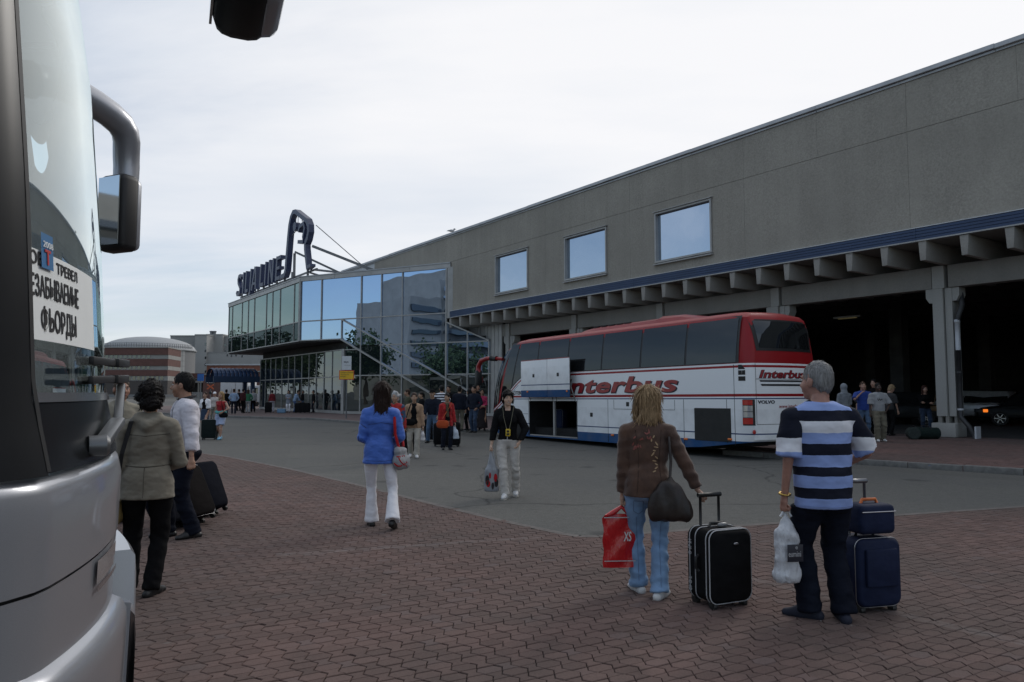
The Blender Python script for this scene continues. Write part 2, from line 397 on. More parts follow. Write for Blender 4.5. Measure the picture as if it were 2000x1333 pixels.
edge = [ground(*q) for q in [(380, 885), (440, 893), (570, 918.6), (706, 951), (825, 982), (974, 1018.5), (1100, 1046), (1131, 1051), (1170, 1051.5), (1320, 1040), (1460, 1029), (1740, 1010), (2000, 992)]]
d0 = (edge[0] - edge[2]).normalized(); d1 = (edge[-1] - edge[-3]).normalized()
apron = [edge[0] + d0 * 30] + edge + [edge[-1] + d1 * 25, Vector((30, -25, 0)), Vector((-40, -25, 0))]
apron2 = [(p.x, p.y) for p in apron]
g = MB(); g.add([(x, y, 0.004) for x, y in apron2][::-1], [tuple(range(len(apron2)))])
o = g.build('paved_forecourt', M_JOINT); tag(o, kind='structure')
if o.data.polygons[0].normal.z < 0: o.data.flip_normals()
def seen(X, Y): return (Y > 3.35) & (np.abs(X) < 0.72 * Y + 0.9) & (X > -0.66 * Y)
NP = lay_pavers(apron2, 0.005, R(-60), (0.4, 4.0), 30.0, 300, M_PAVE, o, seen)
# the same stones carried on past the detailed strip
# flush concrete strip along the edge between stones and asphalt
g = MB()
pl = [apron[0]] + edge + [edge[-1] + d1 * 25]
for i in range(len(pl) - 1):
    a_, b_ = pl[i], pl[i + 1]; d = (b_ - a_).normalized(); n = Vector((-d.y, d.x, 0)) * 0.05
    g.add([a_ - n, b_ - n, b_ + n, a_ + n], [(0, 1, 2, 3)])
g.v = [(x, y, 0.0185) for x, y, z in g.v]
tag(g.build('edging_strip', mat('edging concrete', (0.13, 0.115, 0.105), 0.9, var=0.25, scale=12)), kind='structure')

# ---- raised pavement in front of the terminal, with a bay cut back for the coach
kerb = [(-45, 9.0), (-20, 9.2), (-6.2, 9.6), (-3.2, 10.1), (0.2, 10.4), (1.9, 7.7), (11.5, 7.2), (12.9, 10.2), (29.6, 10.2), (37.2, 13.2), (50, 15.6), (80, 18.5)]
walk = kerb + [(80, -34), (-45, -34)]
g = MB(); g.prism([(x, y - 0.0) for x, y in walk], -0.05, SW_Z - 0.008, 'z', M=BM)
M_WALK = NB('pavement of small red pavers'); v = M_WALK.coords('Object')
bk = M_WALK.n('ShaderNodeTexBrick'); bk.inputs['Scale'].default_value = 1.0; bk.inputs['Brick Width'].default_value = 0.21; bk.inputs['Row Height'].default_value = 0.105
bk.inputs['Mortar Size'].default_value = 0.006; bk.inputs['Color1'].default_value = (0.15, 0.092, 0.082, 1); bk.inputs['Color2'].default_value = (0.118, 0.078, 0.07, 1); bk.inputs['Mortar'].default_value = (0.05, 0.045, 0.042, 1)
mpr = M_WALK.n('ShaderNodeMapping'); mpr.inputs['Rotation'].default_value = (0, 0, R(35)); M_WALK.l(v, mpr.inputs[0]); M_WALK.l(mpr.outputs[0], bk.inputs['Vector'])
c = M_WALK.mix(M_WALK.ramp(M_WALK.noise(v, 0.5, 5), [(0.35, (0,) * 3), (0.7, (0.6,) * 3)]), bk.outputs['Color'], (0.09, 0.074, 0.07))
M_WALK.set(Base_Color=c, Roughness=0.88); M_WALK.bump(bk.outputs['Fac'], 0.3, 0.004)
walk_o = g.build('pavement', M_WALK.m); tag(walk_o, kind='structure')
wk = [(bw(*p).x, bw(*p).y) for p in [(-9, 1.0), (-9, 9.4), (-6.2, 9.42), (-3.2, 9.92), (0.1, 10.2), (1.7, 7.6), (3.0, 7.4), (3.0, 1.0)]]
lay_pavers(wk, SW_Z - 0.010, math.atan2(BX.y, BX.x), (bw(0, 0).x, bw(0, 0).y), 40, 0, M_WALKP, walk_o, lambda X, Y: np.abs(X) < 0.78 * Y)
M_KERB = mat('granite kerb', (0.155, 0.150, 0.142), 0.85, var=0.25, scale=9, bump=0.3, bscale=60)
kerb_o = bpy.data.objects.new('kerb', None); link(kerb_o); tag(kerb_o, kind='structure')
for i in range(len(kerb) - 1):
    p, q = Vector(kerb[i]), Vector(kerb[i + 1]); L = (q - p).length; n = max(1, round(L / 1.2)); d = (q - p) / n
    if i in (0,) or p.x > 48: n = 1; d = q - p
    nn = Vector((-d.y, d.x)).normalized()
    if nn.y < 0: nn = -nn
    for k in range(n):
        a_, b_ = p + d * k, p + d * (k + 1); e = d.normalized() * 0.006
        a2, b2 = a_ + e, b_ - e; a3, b3 = a2 - nn * 0.16, b2 - nn * 0.16
        g = MB(); h = SW_Z + random.uniform(-0.004, 0.006)
        o1, o2 = a2 + nn * 0.012, b2 + nn * 0.012
        g.prism([o1, o2, b3, a3], -0.02, h, 'z', M=BM)
        g.build('kerb_stone', M_KERB, kerb_o, bevel=0.018, bseg=2, recalc=True)
# ================================================================== TERMINAL HALL
def conc(name, col, streak=0.35, speck=0.5, sc=140, rough=0.9):
    b = NB(name); v = b.coords('Object')
    sp = b.noise(v, sc, 4, 0.8)
    st = b.noise(b.coords('Object', (0.9, 0.9, 0.06)), 1.6, 5, 0.6); bg = b.noise(v, 0.35, 5)
    c = b.ramp(sp, [(0.25, tuple(x * (1 - speck) for x in col)), (0.5, col), (0.75, tuple(x * (1 + speck) for x in col))])
    c = b.mix(b.ramp(st, [(0.35, (0,) * 3), (0.75, (streak,) * 3)]), c, tuple(x * 1.35 for x in col))
    c = b.mix(b.ramp(bg, [(0.4, (0,) * 3), (0.7, (streak,) * 3)]), c, tuple(x * 0.78 for x in col))
    b.set(Base_Color=c, Roughness=rough); b.bump(sp, 0.25, 0.008); return b.m
M_WALL = conc('exposed aggregate panels', (0.312, 0.290, 0.250), 0.6, 0.42, 16)
M_CONC = conc('weathered concrete', (0.235, 0.225, 0.205), 0.5, 0.22, 24)
M_COLC = conc('pale column concrete', (0.33, 0.325, 0.305), 0.45, 0.18, 24)
M_BEAM = conc('joist concrete', (0.30, 0.285, 0.26), 0.4, 0.2, 24)
M_SHADE = mat('shade toned concrete', (0.035, 0.034, 0.033), 0.95, var=0.3, scale=2)  # gloom of the unlit interiors put into the colour
M_FASC = mat('blue painted sheet', (0.030, 0.058, 0.130), 0.5, var=0.12, scale=1.2, spec=0.5)
M_COPE = mat('zinc coping', (0.42, 0.43, 0.44), 0.5, 0.3, var=0.15, scale=1.5)
M_FLASH = mat('pale flashing', (0.55, 0.56, 0.57), 0.5, 0.2, var=0.1)
M_ALU = mat('aluminium sections', (0.36, 0.355, 0.345), 0.45, 0.35, var=0.12, scale=2)
M_DARKG = mat('dark rubber', (0.02, 0.02, 0.02), 0.7, var=0.2)
def mirror_glass(name, tint, dark, refl=0.55, wav=0.02, wsc=0.5):
    """coated facade glass: a tinted mirror over a dark room"""
    b = NB(name); b.t.nodes.remove(b.b)
    v = b.coords('Object'); gl = b.n('ShaderNodeBsdfGlossy'); gl.inputs['Color'].default_value = (*tint, 1); gl.inputs['Roughness'].default_value = 0.0
    df = b.n('ShaderNodeBsdfDiffuse'); df.inputs['Color'].default_value = (*dark, 1)
    bp = b.n('ShaderNodeBump'); bp.inputs['Strength'].default_value = 1.0; bp.inputs['Distance'].default_value = wav; b.l(b.noise(v, wsc, 2), bp.inputs['Height']); b.l(bp.outputs[0], gl.inputs['Normal'])
    lw = b.n('ShaderNodeFresnel'); lw.inputs['IOR'].default_value = 1.5
    f = b.math('ADD', b.math('MULTIPLY', lw.outputs[0], 0.55), refl); f = b.math('MINIMUM', f, 0.97)
    mx = b.n('ShaderNodeMixShader'); b.l(f, mx.inputs[0]); b.l(df.outputs[0], mx.inputs[1]); b.l(gl.outputs[0], mx.inputs[2]); b.l(mx.outputs[0], b.o.inputs[0]); return b.m
M_WING = mirror_glass('blue reflective window glass', (0.62, 0.72, 0.86), (0.01, 0.014, 0.02), 0.72, 0.004, 0.9)

hall = thing('terminal_hall', 'long grey aggregate clad ferry terminal hall with three square windows over a dark open undercroft', 'building', mtx=BM)
def part(mb, name, m, parent=hall, **k): return mb.build(name, m, parent, **k)
WX = [(7.90, 11.10), (14.33, 17.55), (20.79, 24.04)]; WZ0, WZ1 = 7.39, 9.65
# wall panels, split by open joints
cent = [9.5 + 6.46 * k for k in range(-6, 4)]
HX = 47.5
wf, wb = 1.36, 1.16
for cx in cent:
    x0, x1 = cx - 3.226, cx + 3.226; x1 = min(x1, 30.3)
    g = MB(); hole = [q for q in WX if q[0] > x0 and q[1] < x1]
    if hole:
        (h0, h1) = hole[0]; h0 -= 0.02; h1 += 0.02; q0, q1 = WZ0 - 0.02, WZ1 + 0.02
        g.box((x0, wb, 6.80), (h0, wf, 10.092)); g.box((h1, wb, 6.80), (x1, wf, 10.092))
        g.box((h0, wb, 6.80), (h1, wf, q0)); g.box((h0, wb, q1), (h1, wf, 10.092))
    else: g.box((x0, wb, 6.80), (x1, wf, 10.092))
    part(g, 'wall_panel', M_WALL)
    n = 2
    for k in range(n):
        a0 = x0 + (x1 - x0) * k / n + (0.003 if k else 0); a1 = x0 + (x1 - x0) * (k + 1) / n - (0.003 if k < n - 1 else 0)
        g = MB(); g.box((a0, wb, 10.108), (a1, wf - 0.004, 11.84)); part(g, 'wall_panel', M_WALL)
for k in range(2):
    a0 = 30.306 + 5.4 * k; g = MB(); g.box((a0, wb, 10.10), (a0 + 5.39, wf - 0.004, 11.84)); part(g, 'wall_panel', M_WALL)
g = MB(); g.box((-32.4, 0.95, 6.78), (30.3, 1.10, 11.8)); g.box((30.3, 0.95, 10.08), (HX, 1.10, 11.8)); part(g, 'inner_wall', M_SHADE)
x = -32.4; k = 0
while x < HX:     # coping in lengths, a little uneven
    x2 = min(x + 5.9, HX + 0.1); dz = random.uniform(-0.012, 0.012)
    g = MB(); g.prism([(1.30, 11.845 + dz), (1.47, 11.845 + dz), (1.48, 11.86 + dz), (1.46, 12.0 + dz), (0.7, 12.05 + dz), (0.7, 11.845 + dz)], x + 0.006, x2 - 0.006, 'x'); part(g, 'coping', M_COPE, recalc=True)
    g = MB(); g.box((x + 0.01, 1.37, 11.76), (x2 - 0.01, 1.40, 11.835)); part(g, 'drip_trim', M_COPE)
    x = x2
g = MB(); g.box((-32.4, -27, 11.72), (HX, 1.14, 11.80)); part(g, 'roof', M_SHADE)
# the three windows
for (a0, a1) in WX:
    t = 0.07; fr = MB()
    fr.box((a0 - 0.015, 1.18, WZ0 - 0.015), (a1 + 0.015, 1.42, WZ0 + t)); fr.box((a0 - 0.015, 1.18, WZ1 - t), (a1 + 0.015, 1.42, WZ1 + 0.015))
    fr.box((a0 - 0.015, 1.18, WZ0 + t), (a0 + t, 1.42, WZ1 - t)); fr.box((a1 - t, 1.18, WZ0 + t), (a1 + 0.015, 1.42, WZ1 - t))
    f = part(fr, 'window', M_ALU)
    g = MB(); g.box((a0 + t, 1.22, WZ0 + t), (a1 - t, 1.25, WZ1 - t)); g.build('pane', M_WING, f)
    g = MB(); g.prism([(1.362, 7.37), (1.50, 7.30), (1.50, 7.27), (1.362, 7.27)], a0 - 0.06, a1 + 0.06, 'x'); g.build('sill', M_ALU, f, recalc=True)
    g = MB(); g.prism([(1.362, 9.74), (1.49, 9.70), (1.49, 9.67), (1.362, 9.67)], a0 - 0.06, a1 + 0.06, 'x'); g.build('drip_cap', M_ALU, f, recalc=True)
# blue fascia of four lapped boards, in lengths
x = -32.4
while x < 29.6:
    x2 = min(x + 6.4, 29.7); z0, z1 = 6.45, 6.84; h = (z1 - z0) / 4; pr = [(1.30, z0)]
    for k in range(4): pr += [(1.475, z0 + k * h), (1.475, z0 + (k + 1) * h - 0.022), (1.45, z0 + (k + 1) * h - 0.012), (1.45, z0 + (k + 1) * h)]
    pr += [(1.30, z1)]
    g = MB(); g.prism(pr, x + 0.004, x2 - 0.004, 'x'); part(g, 'fascia_board', M_FASC, recalc=True)
    g = MB(); g.box((x + 0.004, 1.363, 6.842), (x2 - 0.004, 1.485, 6.868)); part(g, 'flashing', M_FLASH)
    g = MB(); g.box((x + 0.004, 1.28, 6.405), (x2 - 0.004, 1.49, 6.447)); part(g, 'drip_trim', M_ALU)
    x = x2
# double-tee joists running out under the overhang
g = MB(); n = 34
for i in range(1):
    pr = [(-0.13, 6.40), (-0.085, 5.775), (0.085, 5.775), (0.13, 6.40)]
    g.prism(pr, 1.44, -7.5, 'y')
me = g.mesh('joist', M_BEAM, bevel=0.012, recalc=True)
for k in range(-19, 24):
    o = bpy.data.objects.new('joist', me); o.location = (0.66 + 1.242 * k, random.uniform(-0.01, 0.01), random.uniform(-0.008, 0.008)); link(o, hall)
g = MB(); g.box((-32.4, -27, 6.405), (30.3, 1.26, 6.50)); part(g, 'deck_slab', M_CONC)
# columns and girders
cols = [-0.60 + 6.28 * k for k in range(-5, 5)]
for cx in cols:
    # the outer shaft runs up between the girder ends, corbels carry the girders
    cm = BM @ Matrix.Translation((cx, 0, 0))
    g = MB()
    g.box((0.13, -0.62, 0.80), (0.46, 0.0, 4.62)); g.box((0.13, -0.62, 4.62), (0.46, 0.0, 5.02)); g.box((0.06, -0.5, 5.02), (0.44, 0.02, 5.765))
    g.prism([(0.462, 5.02), (0.68, 5.02), (0.68, 4.72), (0.57, 4.55), (0.462, 4.55)], -0.55, -0.03, 'y')
    s = part(g, 'column', M_COLC, recalc=True); s.location = (cx, 0, 0)
    g = MB(); g.box((-0.12, -0.58, 0.80), (0.10, -0.08, 5.02)); g.prism([(-0.122, 5.02), (-0.34, 5.02), (-0.34, 4.76), (-0.25, 4.58), (-0.122, 4.58)], -0.54, -0.10, 'y')
    g.build('rear_shaft', M_COLC, s, recalc=True)
    g = MB(); g.box((-0.16, -0.66, 0.12), (0.60, 0.12, 0.58)); g.build('plinth', M_COLC, s, bevel=0.03)
    g = MB(); g.box((0.32, -0.5, 0.57), (0.44, -0.03, 0.80)); g.box((0.10, -0.5, 0.57), (0.20, -0.03, 0.80)); g.box((-0.11, -0.5, 0.57), (-0.02, -0.14, 0.80)); g.build('bearing_block', M_CONC, s)
    g = MB(); g.box((cx + 0.475, -0.50, 5.03), (cx + 6.28 + 0.0 - 0.045, -0.02, 5.765)); part(g, 'girder', M_CONC, bevel=0.012)
# undercroft: floor, back and end walls
g = MB(); g.box((-45, -27, 0.10), (30.3, -0.9, SW_Z + 0.006)); part(g, 'undercroft_floor', mat('shade toned floor', (0.045, 0.043, 0.042), 0.9, var=0.3, scale=1.5))  # floor colour kept near black to stand in for missing light
g = MB(); g.box((-45, -27.4, 0.10), (30.3, -27, 6.4)); g.box((30.0, -27, 0.10), (30.3, -1.0, 6.4)); g.box((-45.3, -27, 0.1), (-45, 0.5, 12)); part(g, 'undercroft_wall', M_SHADE)
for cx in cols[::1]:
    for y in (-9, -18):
        g = MB(); g.box((cx - 0.3, y - 0.3, 0.12), (cx + 0.3, y + 0.3, 6.4)); part(g, 'inner_column', M_SHADE)
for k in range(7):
    g = MB(); y = -3.5 - 3.4 * k; g.box((-45, y - 0.2, 5.6), (30, y + 0.2, 6.4)); part(g, 'cross_beam', M_SHADE)
# ribbed cladding beyond the last bay, beside the glass pavilion
for k in range(11):
    g = MB(); x0 = 25.35 + 0.40 * k; g.box((x0 + 0.02, -0.06, 0.13), (x0 + 0.38, 0.02, 6.36)); part(g, 'cladding_sheet', M_ALU)
g = MB(); g.box((25.3, -0.2, 0.13), (29.9, -0.07, 6.36)); part(g, 'cladding_backing', M_SHADE)
# downpipe at the near column
dp = thing('downpipe', 'white and black rainwater downpipe bent down the side of the near concrete column', 'downpipe', mtx=BM @ Matrix.Translation((-0.86, -0.1, 0)))
M_PIPE = mat('painted pipe', (0.50, 0.52, 0.55), 0.45, var=0.1); M_PIPED = mat('black pipe', (0.03, 0.03, 0.032), 0.5, var=0.2)
g = MB(); g.tube([(0.05, -0.3, 5.1), (-0.02, -0.25, 4.75), (-0.10, -0.12, 4.4), (-0.02, 0.0, 4.05), (0.02, 0, 3.9)], 0.085, 10); g.build('swan_neck', M_PIPED, dp, smooth=True)
g = MB(); g.tube([(0.02, 0, 3.92), (0.02, 0, 2.95)], 0.075, 10); g.lathe([(0.09, 3.84), (0.09, 3.95)], 12, (0.02, 0, 0)); g.build('pale_length', M_PIPE, dp, smooth=True)
g = MB(); g.tube([(0.02, 0, 2.94), (0.02, 0, 0.95), (0.0, 0.05, 0.78), (-0.28, 0.12, 0.48), (-0.42, 0.15, 0.22), (-0.44, 0.15, 0.12)], 0.075, 10); g.build('lower_length', M_PIPED, dp, smooth=True)
for z in (2.2, 1.0):
    g = MB(); g.lathe([(0.095, z), (0.095, z + 0.06)], 12, (0.02, 0, 0)); g.build('bracket', M_PIPE if z < 2 else M_PIPED, dp)
g = MB(); g.box((-0.56, 0.02, 0.12), (-0.51, 0.34, 0.5)); g.build('guard_plate', M_PIPE, dp)

# ================================================================== GLASS PAVILION
pav = thing('glass_pavilion', 'glass fronted terminal entrance pavilion with an overhanging upper storey and slanting stair lines', 'building', mtx=BM)
M_GBLUE = mirror_glass('blue coated glass', (0.47, 0.62, 0.87), (0.012, 0.022, 0.035), 0.72, 0.008, 0.3)
M_GGRN = mirror_glass('green grey coated glass', (0.52, 0.64, 0.62), (0.012, 0.018, 0.018), 0.46, 0.008, 0.4)
M_GLOW = mirror_glass('clear dark glass', (0.50, 0.56, 0.58), (0.012, 0.016, 0.018), 0.30, 0.006, 0.5)
M_SPAN = mirror_glass('dark spandrel glass', (0.30, 0.38, 0.40), (0.010, 0.016, 0.018), 0.16, 0.006, 0.5)
M_SOFF = mat('dark soffit boards', (0.045, 0.040, 0.038), 0.8, var=0.2)
M_BAND = mat('silver roof band', (0.40, 0.39, 0.38), 0.42, 0.4, var=0.1, scale=1)
Wp = Vector((29.23, 1.40)); Kp = Vector((40.65, 7.34)); Fp = Vector((60.7, 7.34)); Mp = Vector((36.98, 5.43)); Gp = Vector((56.8, 5.43))
sd = (Kp - Wp).normalized()
def face_pt(s, z, off=0.0):      # on the angled face: s metres from the hall, off metres outwards
    n = Vector((-sd.y, sd.x)); p = Wp + sd * s + n * off; return (p.x, p.y, z)
def clip(poly, a, b):            # keep what lies left of a->b
    out = []
    for i in range(len(poly)):
        p, q = poly[i], poly[(i + 1) % len(poly)]
        f = lambda t: (b[0] - a[0]) * (t[1] - a[1]) - (b[1] - a[1]) * (t[0] - a[0])
        fp, fq = f(p), f(q)
        if fp >= 0: out.append(p)
        if fp * fq < 0: t = fp / (fp - fq); out.append((p[0] + (q[0] - p[0]) * t, p[1] + (q[1] - p[1]) * t))
    return out
def slab_poly(poly, o0, o1, m, name):
    n = len(poly); area = sum(poly[i][0] * poly[(i + 1) % n][1] - poly[(i + 1) % n][0] * poly[i][1] for i in range(n))
    if abs(area) < 0.02: return
    g = MB(); vs = [face_pt(s, z, o1) for s, z in poly] + [face_pt(s, z, o0) for s, z in poly]
    g.add(vs, [tuple(range(n)), tuple(range(n, 2 * n))[::-1]] + [(i, (i + 1) % n, n + (i + 1) % n, n + i) for i in range(n)])
    return g.build(name, m, pav, recalc=True)
cs_up = [12.82, 10.89, 7.30, 5.56, 3.81, 0.30]
def tip(): return random.uniform(-0.003, 0.003)
for i in range(5):
    a_, b_ = cs_up[i], cs_up[i + 1]
    slab_poly([(a_, 6.79), (b_, 6.79), (b_, 9.68), (a_, 9.68)], -0.06, -0.03 + tip(), M_GBLUE, 'pane')
rows = [(5.38, 6.72)]
for (a_, b_) in [(12.82, 10.89), (10.89, 9.0)]: slab_poly([(a_, 5.40), (b_, 5.40), (b_, 6.72), (a_, 6.72)], -0.06, -0.03 + tip(), M_GBLUE, 'pane')
cs_lo = [9.0, 7.30, 5.56, 3.81, 0.30]
for i in range(4):
    a_, b_ = cs_lo[i], cs_lo[i + 1]
    for (z0, z1, m) in [(4.86, 6.72, M_GBLUE), (2.80, 4.80, M_GBLUE if i > 1 else M_SPAN), (0.32, 2.74, M_GLOW)]:
        pl = [(a_, z0), (b_, z0), (b_, z1), (a_, z1)]
        if a_ == 9.0 and z0 < 5: pl = [(8.66, z0), (b_, z0), (b_, z1), (8.66, z1)] if z0 < 4.5 else clip(pl, (7.2, 4.40), (9.0, 5.34))
        if len(pl) > 2: slab_poly(pl, -0.06, -0.03 + tip(), m, 'pane')
for (a_, b_) in [(0.30, -1.29), (-1.29, -2.86), (-2.86, -3.95)]:
    for (z0, z1, m) in [(4.86, 6.2, M_GBLUE), (2.80, 4.80, M_GBLUE), (0.32, 2.74, M_GLOW)]:
        pl = [(a_, z0), (b_, z0), (b_, z1), (a_, z1)]
        if z0 > 4: pl = clip(pl, (-2.9, 4.86), (0.30, 6.15)) if b_ > -2.9 else []
        if z0 > 4 and pl:
            pl2 = clip([(a_, z0), (b_, z0), (b_, z1), (a_, z1)], (0.30, 6.15), (-2.9, 4.86)); pl = pl2 if max(p[1] for p in pl2) <= max(p[1] for p in pl) else pl
        if len(pl) > 2: slab_poly(pl, -0.06, -0.03 + tip(), m, 'pane')
def bar_on(s0, z0, s1, z1, w=0.075, d=0.09, name='mullion', off=0.0):
    g = MB(); n = Vector((-sd.y, sd.x, 0)); g.bar(face_pt(s0, z0, off), face_pt(s1, z1, off), d if False else w, d, up=n); return g.build(name, M_ALU, pav)
for s in cs_up[1:-1]: bar_on(s, 6.75 if s > 9 else (0.3), s, 9.70)
bar_on(10.89, 5.36, 10.89, 6.75); bar_on(9.0, 5.34, 9.0, 6.75)
bar_on(0.30, 0.2, 0.30, 9.75, 0.10, 0.12, 'mullion', 0.02)
for s, zt in [(-1.29, 5.47), (-2.86, 4.86), (-3.95, 4.86)]: bar_on(s, 0.2, s, zt)
for (s0, s1, z) in [(12.9, 0.3, 6.755), (5.7, -2.9, 4.83), (8.7, 1.5, 2.77), (0.3, -3.95, 2.77), (12.9, 9.0, 5.36)]: bar_on(s0, z, s1, z, 0.075, 0.085, 'transom', 0.004)
bar_on(9.0, 6.74, -2.12, 1.34, 0.085, 0.13, 'stair_rail', 0.03); bar_on(9.02, 5.34, 1.02, 1.33, 0.10, 0.15, 'stair_rail', 0.03)
bar_on(0.30, 6.15, -2.9, 4.85, 0.085, 0.12, 'stair_rail', 0.03)
bar_on(8.78, 0.12, 8.78, 4.62, 0.22, 0.2, 'corner_post', 0.02); bar_on(12.93, 5.32, 12.93, 9.75, 0.16, 0.16, 'corner_post', 0.0)
bar_on(8.78, 4.58, 7.35, 4.58, 0.07, 0.08, 'transom', 0.005); bar_on(8.9, 0.22, -3.95, 0.22, 0.18, 0.14, 'base_rail', 0.0)
bar_on(0.0, 6.4, 0.0, 9.75, 0.42, 0.12, 'end_panel', 0.01)
# front faces, parallel to the hall
fx = [60.62, 59.38, 56.08, 54.13, 52.57, 48.93, 47.44, 45.75, 42.36, 40.95]
fx = [60.62, 59.38, 56.1, 54.13, 52.3, 48.9, 47.3, 45.4, 42.1, 40.85]
def box_part(a, b_, name, m): g = MB(); g.box(a, b_); return g.build(name, m, pav)
for i in range(len(fx) - 1):
    x1, x0 = fx[i], fx[i + 1]; t = tip()
    box_part((x0, 7.28, 6.79), (x1, 7.31 + t, 9.68), 'pane', M_GGRN); box_part((x0, 7.28, 5.40), (x1, 7.31 + t, 6.72), 'pane', M_SPAN)
for x in fx[:-1]: box_part((x - 0.035, 7.27, 5.38), (x + 0.035, 7.36, 9.70), 'mullion', M_ALU)
box_part((40.75, 7.26, 6.72), (60.68, 7.365, 6.79), 'transom', M_ALU); box_part((40.75, 7.26, 5.32), (60.68, 7.37, 5.40), 'transom', M_ALU)
lx = [56.75, 55.2, 53.7, 52.3, 50.6, 48.9, 47.4, 45.7, 44.07, 42.5, 40.9, 39.3, 37.12]
for i in range(len(lx) - 1):
    x1, x0 = lx[i], lx[i + 1]; t = tip()
    box_part((x0, 5.34, 2.76), (x1, 5.37 + t, 4.58), 'pane', M_GLOW); box_part((x0, 5.34, 0.32), (x1, 5.37 + t, 2.68), 'pane', M_GLOW)
for x in lx[:-1]: box_part((x - 0.03, 5.33, 0.3), (x + 0.03, 5.42, 4.6), 'mullion', M_ALU)
box_part((37.1, 5.32, 2.68), (56.8, 5.425, 2.76), 'transom', M_ALU); box_part((37.1, 5.32, 4.58), (56.8, 5.43, 4.66), 'transom', M_ALU); box_part((37.1, 5.30, 0.12), (56.8, 5.43, 0.32), 'base_rail', M_ALU)
# roof band in lengths, roof, soffit, inner dark volume, far sides
def band(p, q, z0, z1, n, name='roof_band', m=M_BAND, out=0.06):
    p, q = Vector(p), Vector(q); d = (q - p) / n; nn = Vector((d.y, -d.x)).normalized()
    if nn.y < 0: nn = -nn
    for k in range(n):
        a_, b_ = p + d * k + d.normalized() * 0.008, p + d * (k + 1) - d.normalized() * 0.008
        g = MB(); g.prism([a_ + nn * out, b_ + nn * out, b_ - nn * 0.15, a_ - nn * 0.15], z0, z1, 'z'); g.build(name, m, pav, recalc=True)
band(Wp, Kp + sd * 0.02, 9.69, 9.99, 4); band(Wp, Kp + sd * 0.02, 10.0, 10.07, 1, 'roof_edge', M_COPE, 0.10)
band((40.72, 7.34), (60.7, 7.34), 9.69, 9.99, 6); band((40.7, 7.34), (60.72, 7.34), 10.0, 10.07, 1, 'roof_edge', M_COPE, 0.10)
g = MB(); g.prism([(29.23, 1.3), (40.6, 7.2), (60.6, 7.2), (60.6, -10), (29.23, -10)], 9.72, 10.03, 'z'); part(g, 'roof', M_COPE, pav, recalc=True)
g = MB(); g.prism([(36.9, 5.3), (40.6, 7.22), (60.6, 7.22), (60.6, -2), (36.9, -2)], 5.22, 5.34, 'z'); part(g, 'soffit', M_SOFF, pav, recalc=True)
g = MB(); g.prism([(30.6, -9.9), (30.6, 1.85), (40.6, 7.05), (60.6, 7.05), (60.6, -9.9)], 5.36, 9.70, 'z'); part(g, 'upper_storey', M_SHADE, pav, recalc=True)
g = MB(); g.prism([(26.0, -0.5), (30.0, 1.35), (36.8, 5.20), (56.7, 5.20), (56.7, -9.9), (30.6, -9.9), (30.4, -0.6)], 0.12, 5.2, 'z'); part(g, 'lower_storey', M_SHADE, pav, recalc=True)
g = MB(); g.box((60.62, -10, 5.3), (60.72, 7.3, 9.7)); part(g, 'end_wall', M_BAND, pav)
# pale rooflight at the far end of the hall's upper wall
for k in range(3): g = MB(); g.box((41.15 + 2.1 * k, 1.16, 10.1), (43.2 + 2.1 * k, 1.30, 11.83)); part(g, 'rooflight_panel', M_FLASH, pav)
# ---- roof lettering, reading from far left to right
M_SIGN = mat('navy sign enamel', (0.022, 0.034, 0.085), 0.4, var=0.15, scale=1.5)
sg = thing('roof_sign', 'navy SILJA LINE letters with a tall seal head emblem standing on the pavilion roof', 'sign', mtx=BM @ Matrix.Translation((60.4, 6.6, 10.75)))
def sgp(x, z): return (60.4 - x, z - 10.75)      # sign coordinates: across to the right, up
# condensed italic capitals drawn as strokes, 2 m tall
def glyph(strokes, x0, wid, hgt=2.0, th=0.46, sh=0.12, name='letter'):
    g = MB()
    for poly in strokes:
        pts = [(x0 + px * wid + sh * pz * hgt / 2.0, pz * hgt) for px, pz in poly]
        g.prism([(-px, pz) for px, pz in pts], -0.19, 0.19, 'y')
    return g.build(name, M_SIGN, sg, recalc=True)
def st(pts, w):     # thick polyline in unit glyph space, w=(half width x, half width z)
    out = []
    for (a, b_) in zip(pts[:-1], pts[1:]):
        d = Vector((b_[0] - a[0], b_[1] - a[1])); 
        n = Vector((-d.y, d.x)); n = Vector((n.x * 1.0, n.y)).normalized()
        out.append([(a[0] + n.x * w[0], a[1] + n.y * w[1]), (b_[0] + n.x * w[0], b_[1] + n.y * w[1]), (b_[0] - n.x * w[0], b_[1] - n.y * w[1]), (a[0] - n.x * w[0], a[1] - n.y * w[1])])
    return out
def arc(cx, cz, rx, rz, t0, t1, n=8): return [(cx + rx * math.cos(R(t0 + (t1 - t0) * k / n)), cz + rz * math.sin(R(t0 + (t1 - t0) * k / n))) for k in range(n + 1)]
def thick(pts, hw):   # one closed band round a polyline, mitred
    P = [Vector(p) for p in pts]; L_, R_ = [], []
    for i, p in enumerate(P):
        d = (P[min(i + 1, len(P) - 1)] - P[max(i - 1, 0)]).normalized(); n = Vector((-d.y, d.x)); w_ = hw[i] if isinstance(hw, list) else hw
        L_.append(p + n * w_); R_.append(p - n * w_)
    return [tuple(p) for p in L_] + [tuple(p) for p in R_[::-1]]
def stroke_part(pts, hw, name, depth=0.19, seg=True):
    g = MB(); P = thick(pts, hw); n = len(pts)
    for i in range(n - 1):
        q = [P[i], P[i + 1], P[2 * n - 2 - i], P[2 * n - 1 - i]]
        g.prism([(-x, z) for x, z in q], -depth, depth, 'y')
    o = g.build(name, M_SIGN, sg, recalc=True); return o
hw = 0.165
